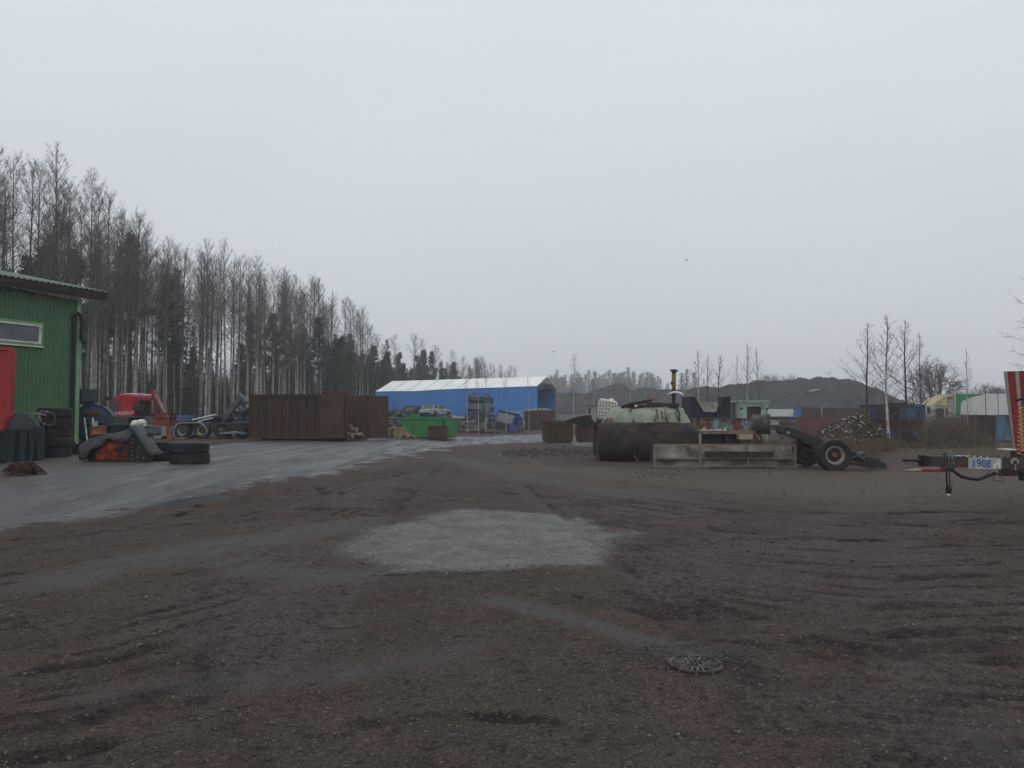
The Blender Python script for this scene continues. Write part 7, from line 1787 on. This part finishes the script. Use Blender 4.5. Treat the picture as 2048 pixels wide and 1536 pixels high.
# ================================================================== lorry trailer with the numbered drawbar
Yd = 13.2; f = F('trailer', 'lorry trailer with a brown drawbar numbered 1908 and a red striped front wall', 'trailer', 1950, Yd); q = f.p
db = MB(); db.hexa([(f.x(1851), 0, f.z(931.5)), (f.x(2150), 0, f.z(944)), (f.x(2150), .16, f.z(944)), (f.x(1851), .16, f.z(931.5))], [(f.x(1851), 0, f.z(911.5)), (f.x(2150), 0, f.z(917)), (f.x(2150), .16, f.z(917)), (f.x(1851), .16, f.z(911.5))])
dbo = db.build('drawbar', M['drawbar'], f.e, bevel=.012)
b = MB(); b.hexa([(f.x(2060), .75, .50), (f.x(2200), .95, .50), (f.x(2200), 1.1, .50), (f.x(2060), .9, .50)], [(f.x(2060), .75, .68), (f.x(2200), .95, .68), (f.x(2200), 1.1, .68), (f.x(2060), .9, .68)]); b.build('drawbar_arm', M['drawbar'], f.e)
b = MB(); b.box(f.x(1846), f.x(1851) - .003, -.02, .19, f.z(933), f.z(911)); b.box(f.x(1849), f.x(1857), -.025, -.003, f.z(932), f.z(912.5)); b.hexa([(f.x(1818), .04, f.z(922.5)), (f.x(1846) - .003, .02, f.z(926)), (f.x(1846) - .003, .14, f.z(926)), (f.x(1818), .12, f.z(922.5))], [(f.x(1818), .04, f.z(919.5)), (f.x(1846) - .003, .02, f.z(918)), (f.x(1846) - .003, .14, f.z(918)), (f.x(1818), .12, f.z(919.5))])
b.lathe([(.035, -.022), (.065, -.022), (.07, 0), (.065, .022), (.035, .022)], 18, Matrix.Translation((f.x(1816), .08, f.z(921))), close=True); b.build('towing_eye', M['black'], dbo, bevel=.005)
b = MB(); pz = lambda a, c: (f.x(a), f.z(c)); b.prism([pz(1934, 937), pz(1934, 916.5), pz(1936.5, 914.3), pz(1998, 916), pz(2000, 918.5), pz(2000, 936.5), pz(1998, 939)], -.010, -.002); b.build('number_plate', M['plate'], dbo)
text_mesh('1908', .193, M['digit_blue'], 'number', dbo, (f.x(1940), -.013, f.z(933.6)), (R(90), R(2.2), 0), (.80, 1, 1), 1.10, .003)
b = MB(); b.prism([pz(1984, 936), pz(1984.5, 928), pz(1990, 926), pz(1991, 919), pz(1996.5, 918.5), pz(1997, 936)], -.014, -.0105); b.build('sticker', M['sticker'], dbo)
b = MB(); b.tube([(f.x(1988.5), -.018, f.z(933)), (f.x(1990), -.018, f.z(930.5)), (f.x(1992.5), -.018, f.z(930.5)), (f.x(1990), -.018, f.z(933.5))], .004, 5); b.build('sticker_mark', M['black'], dbo)
b = MB()
for k in range(13):
    a = math.pi * k / 12
    b.lathe([(0, .012), (.02, .010), (.024, 0)], 8, Matrix.Translation((f.x(2027) + .055 * math.cos(a), -.002, f.z(925) + .055 * math.sin(a))) @ Matrix.Rotation(R(90), 4, 'X'))
b.box(f.x(2019), f.x(2023), -.012, -.002, f.z(928), f.z(923.5)).box(f.x(2031), f.x(2035), -.012, -.002, f.z(928), f.z(923.5)).box(f.x(2026), f.x(2029), -.012, -.002, f.z(941), f.z(929)); b.build('lashing_ring', M['grey_light'], dbo, angle=40)
# hoses and plug hung on the drawbar
b = MB()
for k in range(5):
    a = 1893 + k * 3.0; pts = []
    for t in np.linspace(0, 2 * math.pi, 17): pts.append(Vector((f.x(a) + .03 * math.sin(t + k), .08 - .125 * math.cos(t), f.z(922.5) + (.150 + .008 * k) * math.sin(t))))
    b.tube(pts, .011, 6)
b.build('rope_loops', M['hose_grey'], dbo, smooth=True)
b = MB(); b.tube([q(1893, 937, -.02), q(1893.5, 955, -.03), q(1894, 970, -.03), q(1894, 984, -.03)], .016, 7); b.tube([q(1899, 935, -.04), q(1899, 950, -.05), q(1900, 966, -.05), q(1897, 976, -.04)], .009, 6)
b.tube([q(1896, 972, -.04), q(1902, 972.5, -.04), q(1906, 971, -.03)], .006, 5); b.build('hanging_cable', M['black'], dbo, smooth=True)
b = MB(); b.lathe([(.02, .05), (.045, .03), (.05, -.03), (.03, -.07)], 12, Matrix.Translation(q(1897.5, 979, -.03))); b.build('plug', M['black'], dbo, angle=40)
b = MB(); b.lathe([(.027, .012), (.03, -.012), (0, -.014)], 12, Matrix.Translation(q(1897.5, 989, -.03))); b.build('plug_tip', M['sticker'], dbo, angle=40)
b = MB(); b.tube([q(1902, 938, -.02), q(1910, 944, -.03), q(1922, 953, -.03), q(1940, 957.5, -.03), q(1957, 959, -.02), q(1975, 953, 0), q(1990, 946, .05)], .026, 8); b.tube([q(1970, 952, 0), q(1976, 946, 0), q(1980, 940, 0)], .007, 5); b.build('sagging_hose', M['black'], dbo, smooth=True)
b = MB(); b.tube([q(1990, 944, .05), q(1999, 952, .02), q(2008, 959, .02), q(2009, 963, .02), q(2001, 964, .02), q(1993, 961, .02), q(1985, 959, .03), q(1988, 952, .04), q(1998, 947, .05), q(2009, 945, .05), q(2009, 950, .05)], .006, 5); b.build('thin_wire', M['black'], dbo, smooth=True)
b = MB()
for k in range(9): pass
pts = [q(1910 + i * 2.4, 911.5 + .5 * math.sin(i * 1.4) + (i * 2.4) * .045, .05 + .05 * math.sin(i * 1.1)) for i in range(52)]; b.tube(pts, .010, 6); b.build('cable_on_top', M['sticker'], dbo, smooth=True)
b = MB(); b.hexa([(f.x(1918), .01, f.z(912.6)), (f.x(2100), .01, f.z(916)), (f.x(2100), .14, f.z(916)), (f.x(1918), .14, f.z(912.6))], [(f.x(1918), .01, f.z(912)), (f.x(2100), .01, f.z(915)), (f.x(2100), .14, f.z(915)), (f.x(1918), .14, f.z(912))]); b.build('top_strip', M['black'], dbo)
b = MB(); b.box(f.x(2044), f.x(2060), .0, .15, f.z(962), f.z(944)); b.box(f.x(2030), f.x(2040), .02, .12, f.z(946), f.z(943)); b.build('bracket', M['black'], dbo, bevel=.02)
# front wall of the trailer body: upright red and grey panels
Yf = .9
def wx(px): return f.x(px, Yf)
def wz_(py): return f.z(py, Yf)
xs = [2012.5, 2017, 2031, 2041, 2058, 2068, 2085, 2096, 2112, 2124]; cols = ['stripe_grey', 'stripe_red', 'stripe_grey', 'stripe_red', 'stripe_grey', 'stripe_red', 'stripe_grey', 'stripe_red', 'stripe_grey']
lean = .14
for name, sel in (('red_panels', 'stripe_red'), ('grey_panels', 'stripe_grey')):
    b = MB()
    for i in range(9):
        if cols[i] != sel: continue
        dy = .0 if sel == 'stripe_grey' else -.02
        a0, a1 = wx(xs[i]), wx(xs[i + 1]); k = lean * max(0, 1 - i / 5); k1 = lean * max(0, 1 - (i + 1) / 5)
        b.hexa([(a0 + k, Yf + dy, f.z(905)), (a1 + k1, Yf + dy, f.z(905)), (a1 + k1, Yf + .05, f.z(905)), (a0 + k, Yf + .05, f.z(905))], [(a0, Yf + dy, wz_(743 - i * .4)), (a1, Yf + dy, wz_(743 - i * .4)), (a1, Yf + .05, wz_(743 - i * .4)), (a0, Yf + .05, wz_(743 - i * .4))])
    b.build(name, M[sel], f.e)
b = MB(); b.box(wx(2040), wx(2150), Yf + .053, Yf + .3, f.z(930), f.z(906)); b.build('floor_frame', M['chassis'], f.e)
b = MB(); b.box(wx(2124), wx(2130), Yf, Yf + .12, f.z(905), wz_(741)); b.build('corner_post', M['stripe_red'], f.e)
for a in (2100,):
    for y in (.2, 2.0): wheelset(f.e, f.x(2700), y, .5, .5, .32, M['rim_pale'])
b = MB(); b.box(f.x(2500), f.x(2900), .4, 2.2, .45, f.z(944)); b.bar((f.x(2150), .08, f.z(930)), (f.x(2500), .8, .7), .15, .2); b.build('bogie', M['chassis'], f.e)
def coil(px0, py0, px1, py1, rad, turns, y, mt, nm, tw_=.0085):
    p0, p1 = q(px0, py0, y), q(px1, py1, y); n = turns * 12; pts = []
    for i in range(n + 1):
        a = 2 * math.pi * turns * i / n; c = p0.lerp(p1, i / n); pts.append(c + Vector((rad * math.cos(a), rad * .9 * math.sin(a), 0)))
    MB().tube(pts, tw_, 6).build(nm, mt, f.e, smooth=True)
coil(2045, 814, 2041, 911, .050, 12, .30, M['yellow_coil'], 'coil_hose')
coil(2036, 820, 2037, 908, .045, 11, .45, M['red_coil'], 'coil_hose', .006)
b = MB(); b.tube([q(2034, 801, .6), q(2040, 798.5, .5), q(2052, 797.5, .4)], .022, 7); b.build('hose_hook', M['black'], f.e, smooth=True)
b = MB(); b.box(f.x(2030), f.x(2046), .2, .5, f.z(901.5), f.z(899)); b.build('pale_cover', M['sticker'], f.e)
# board on the ground
g = G(1850, 943); f = F('painted_board', 'red painted board with a pale pointed end lying on the dirt', 'board', 1850, g.y, rz=R(-3))
zt = .075; b = MB(); b.hexa([(f.x(1842), 0, .0), (f.x(1892), 0, .0), (f.x(1892), .28, .0), (f.x(1842), .28, .0)], [(f.x(1842), 0, zt), (f.x(1892), 0, zt), (f.x(1892), .28, zt), (f.x(1842), .28, zt)]); b.build('board', M['crane_red'], f.e)
b = MB(); b.hexa([(f.x(1811), .1, .02), (f.x(1842) - .003, 0, .01), (f.x(1842) - .003, .28, .01), (f.x(1811), .14, .02)], [(f.x(1811), .1, .035), (f.x(1842) - .003, 0, zt), (f.x(1842) - .003, .28, zt), (f.x(1811), .14, .035)]); b.build('pointed_end', M['wood_pale'], f.e)
# ================================================================== drain in the yard
f = F('drain_grate', 'round cast iron drain grate half buried by gravel', 'drain', 1392, drain.y); f.e.location = (drain.x, drain.y, Zg(drain.x, drain.y) + .004)
b = MB(); r1, r0 = .165, .15; k = 40
def ring(b, ra, rb, z0, z1, n=40): b.lathe([(ra, z0), (rb, z0), (rb, z1), (ra, z1)], n, close=True)
ring(b, .152, .172, .0, .014)
ring(b, .045, .058, .0, .012)
for i in range(22):
    a = 2 * math.pi * i / 22; ra = .0575 if i % 2 == 0 else .078; b.bar((ra * math.cos(a), ra * math.sin(a), .006), (.1525 * math.cos(a), .1525 * math.sin(a), .006), .014, .0115)
for i in range(3): a = 1.0 * i; b.bar((-.0455 * math.cos(a), -.0455 * math.sin(a), .005 + .0004 * i), (.0455 * math.cos(a), .0455 * math.sin(a), .005 + .0004 * i), .012, .011)
ring(b, .076, .088, .0005, .0125)
b.build('grate', M['cast_iron'], f.e)
b = MB(); b.lathe([(0, -.002), (.168, -.002)], 30); b.build('shaft', M['black_sheet'], f.e)  # flat black disc stands in for the shade down the drain
# ================================================================== birds
for px, py, Y, lb, s in ((1373, 520, 75, 'small dark bird flying high over the yard', .17), (1107, 704, 120, 'tiny dark bird flying above the hall', .2), (1098, 705, 122, 'tiny pale dark bird flying just left of the other one above the hall', .14)):
    p_ = P(px, py, Y); o = thing('bird', lb, 'bird', p_, .6)
    b = MB(); b.lathe([(0, -1.1), (.12, -.9), (.22, -.2), (.2, .3), (.12, .6), (.13, .75), (.05, .95), (0, 1.15)], 8, Matrix.Rotation(R(90), 4, 'Y') @ Matrix.Scale(s, 4))
    for sg in (-1, 1): b.add([(-.25 * s, sg * .15 * s, .1 * s), (.3 * s, sg * .15 * s, .1 * s), (.25 * s, sg * 1.0 * s, .5 * s), (-.2 * s, sg * 1.7 * s, .35 * s), (-.35 * s, sg * .9 * s, .42 * s)], [(0, 1, 2, 3, 4)])
    b.build('bird_body', M['bird'], o)
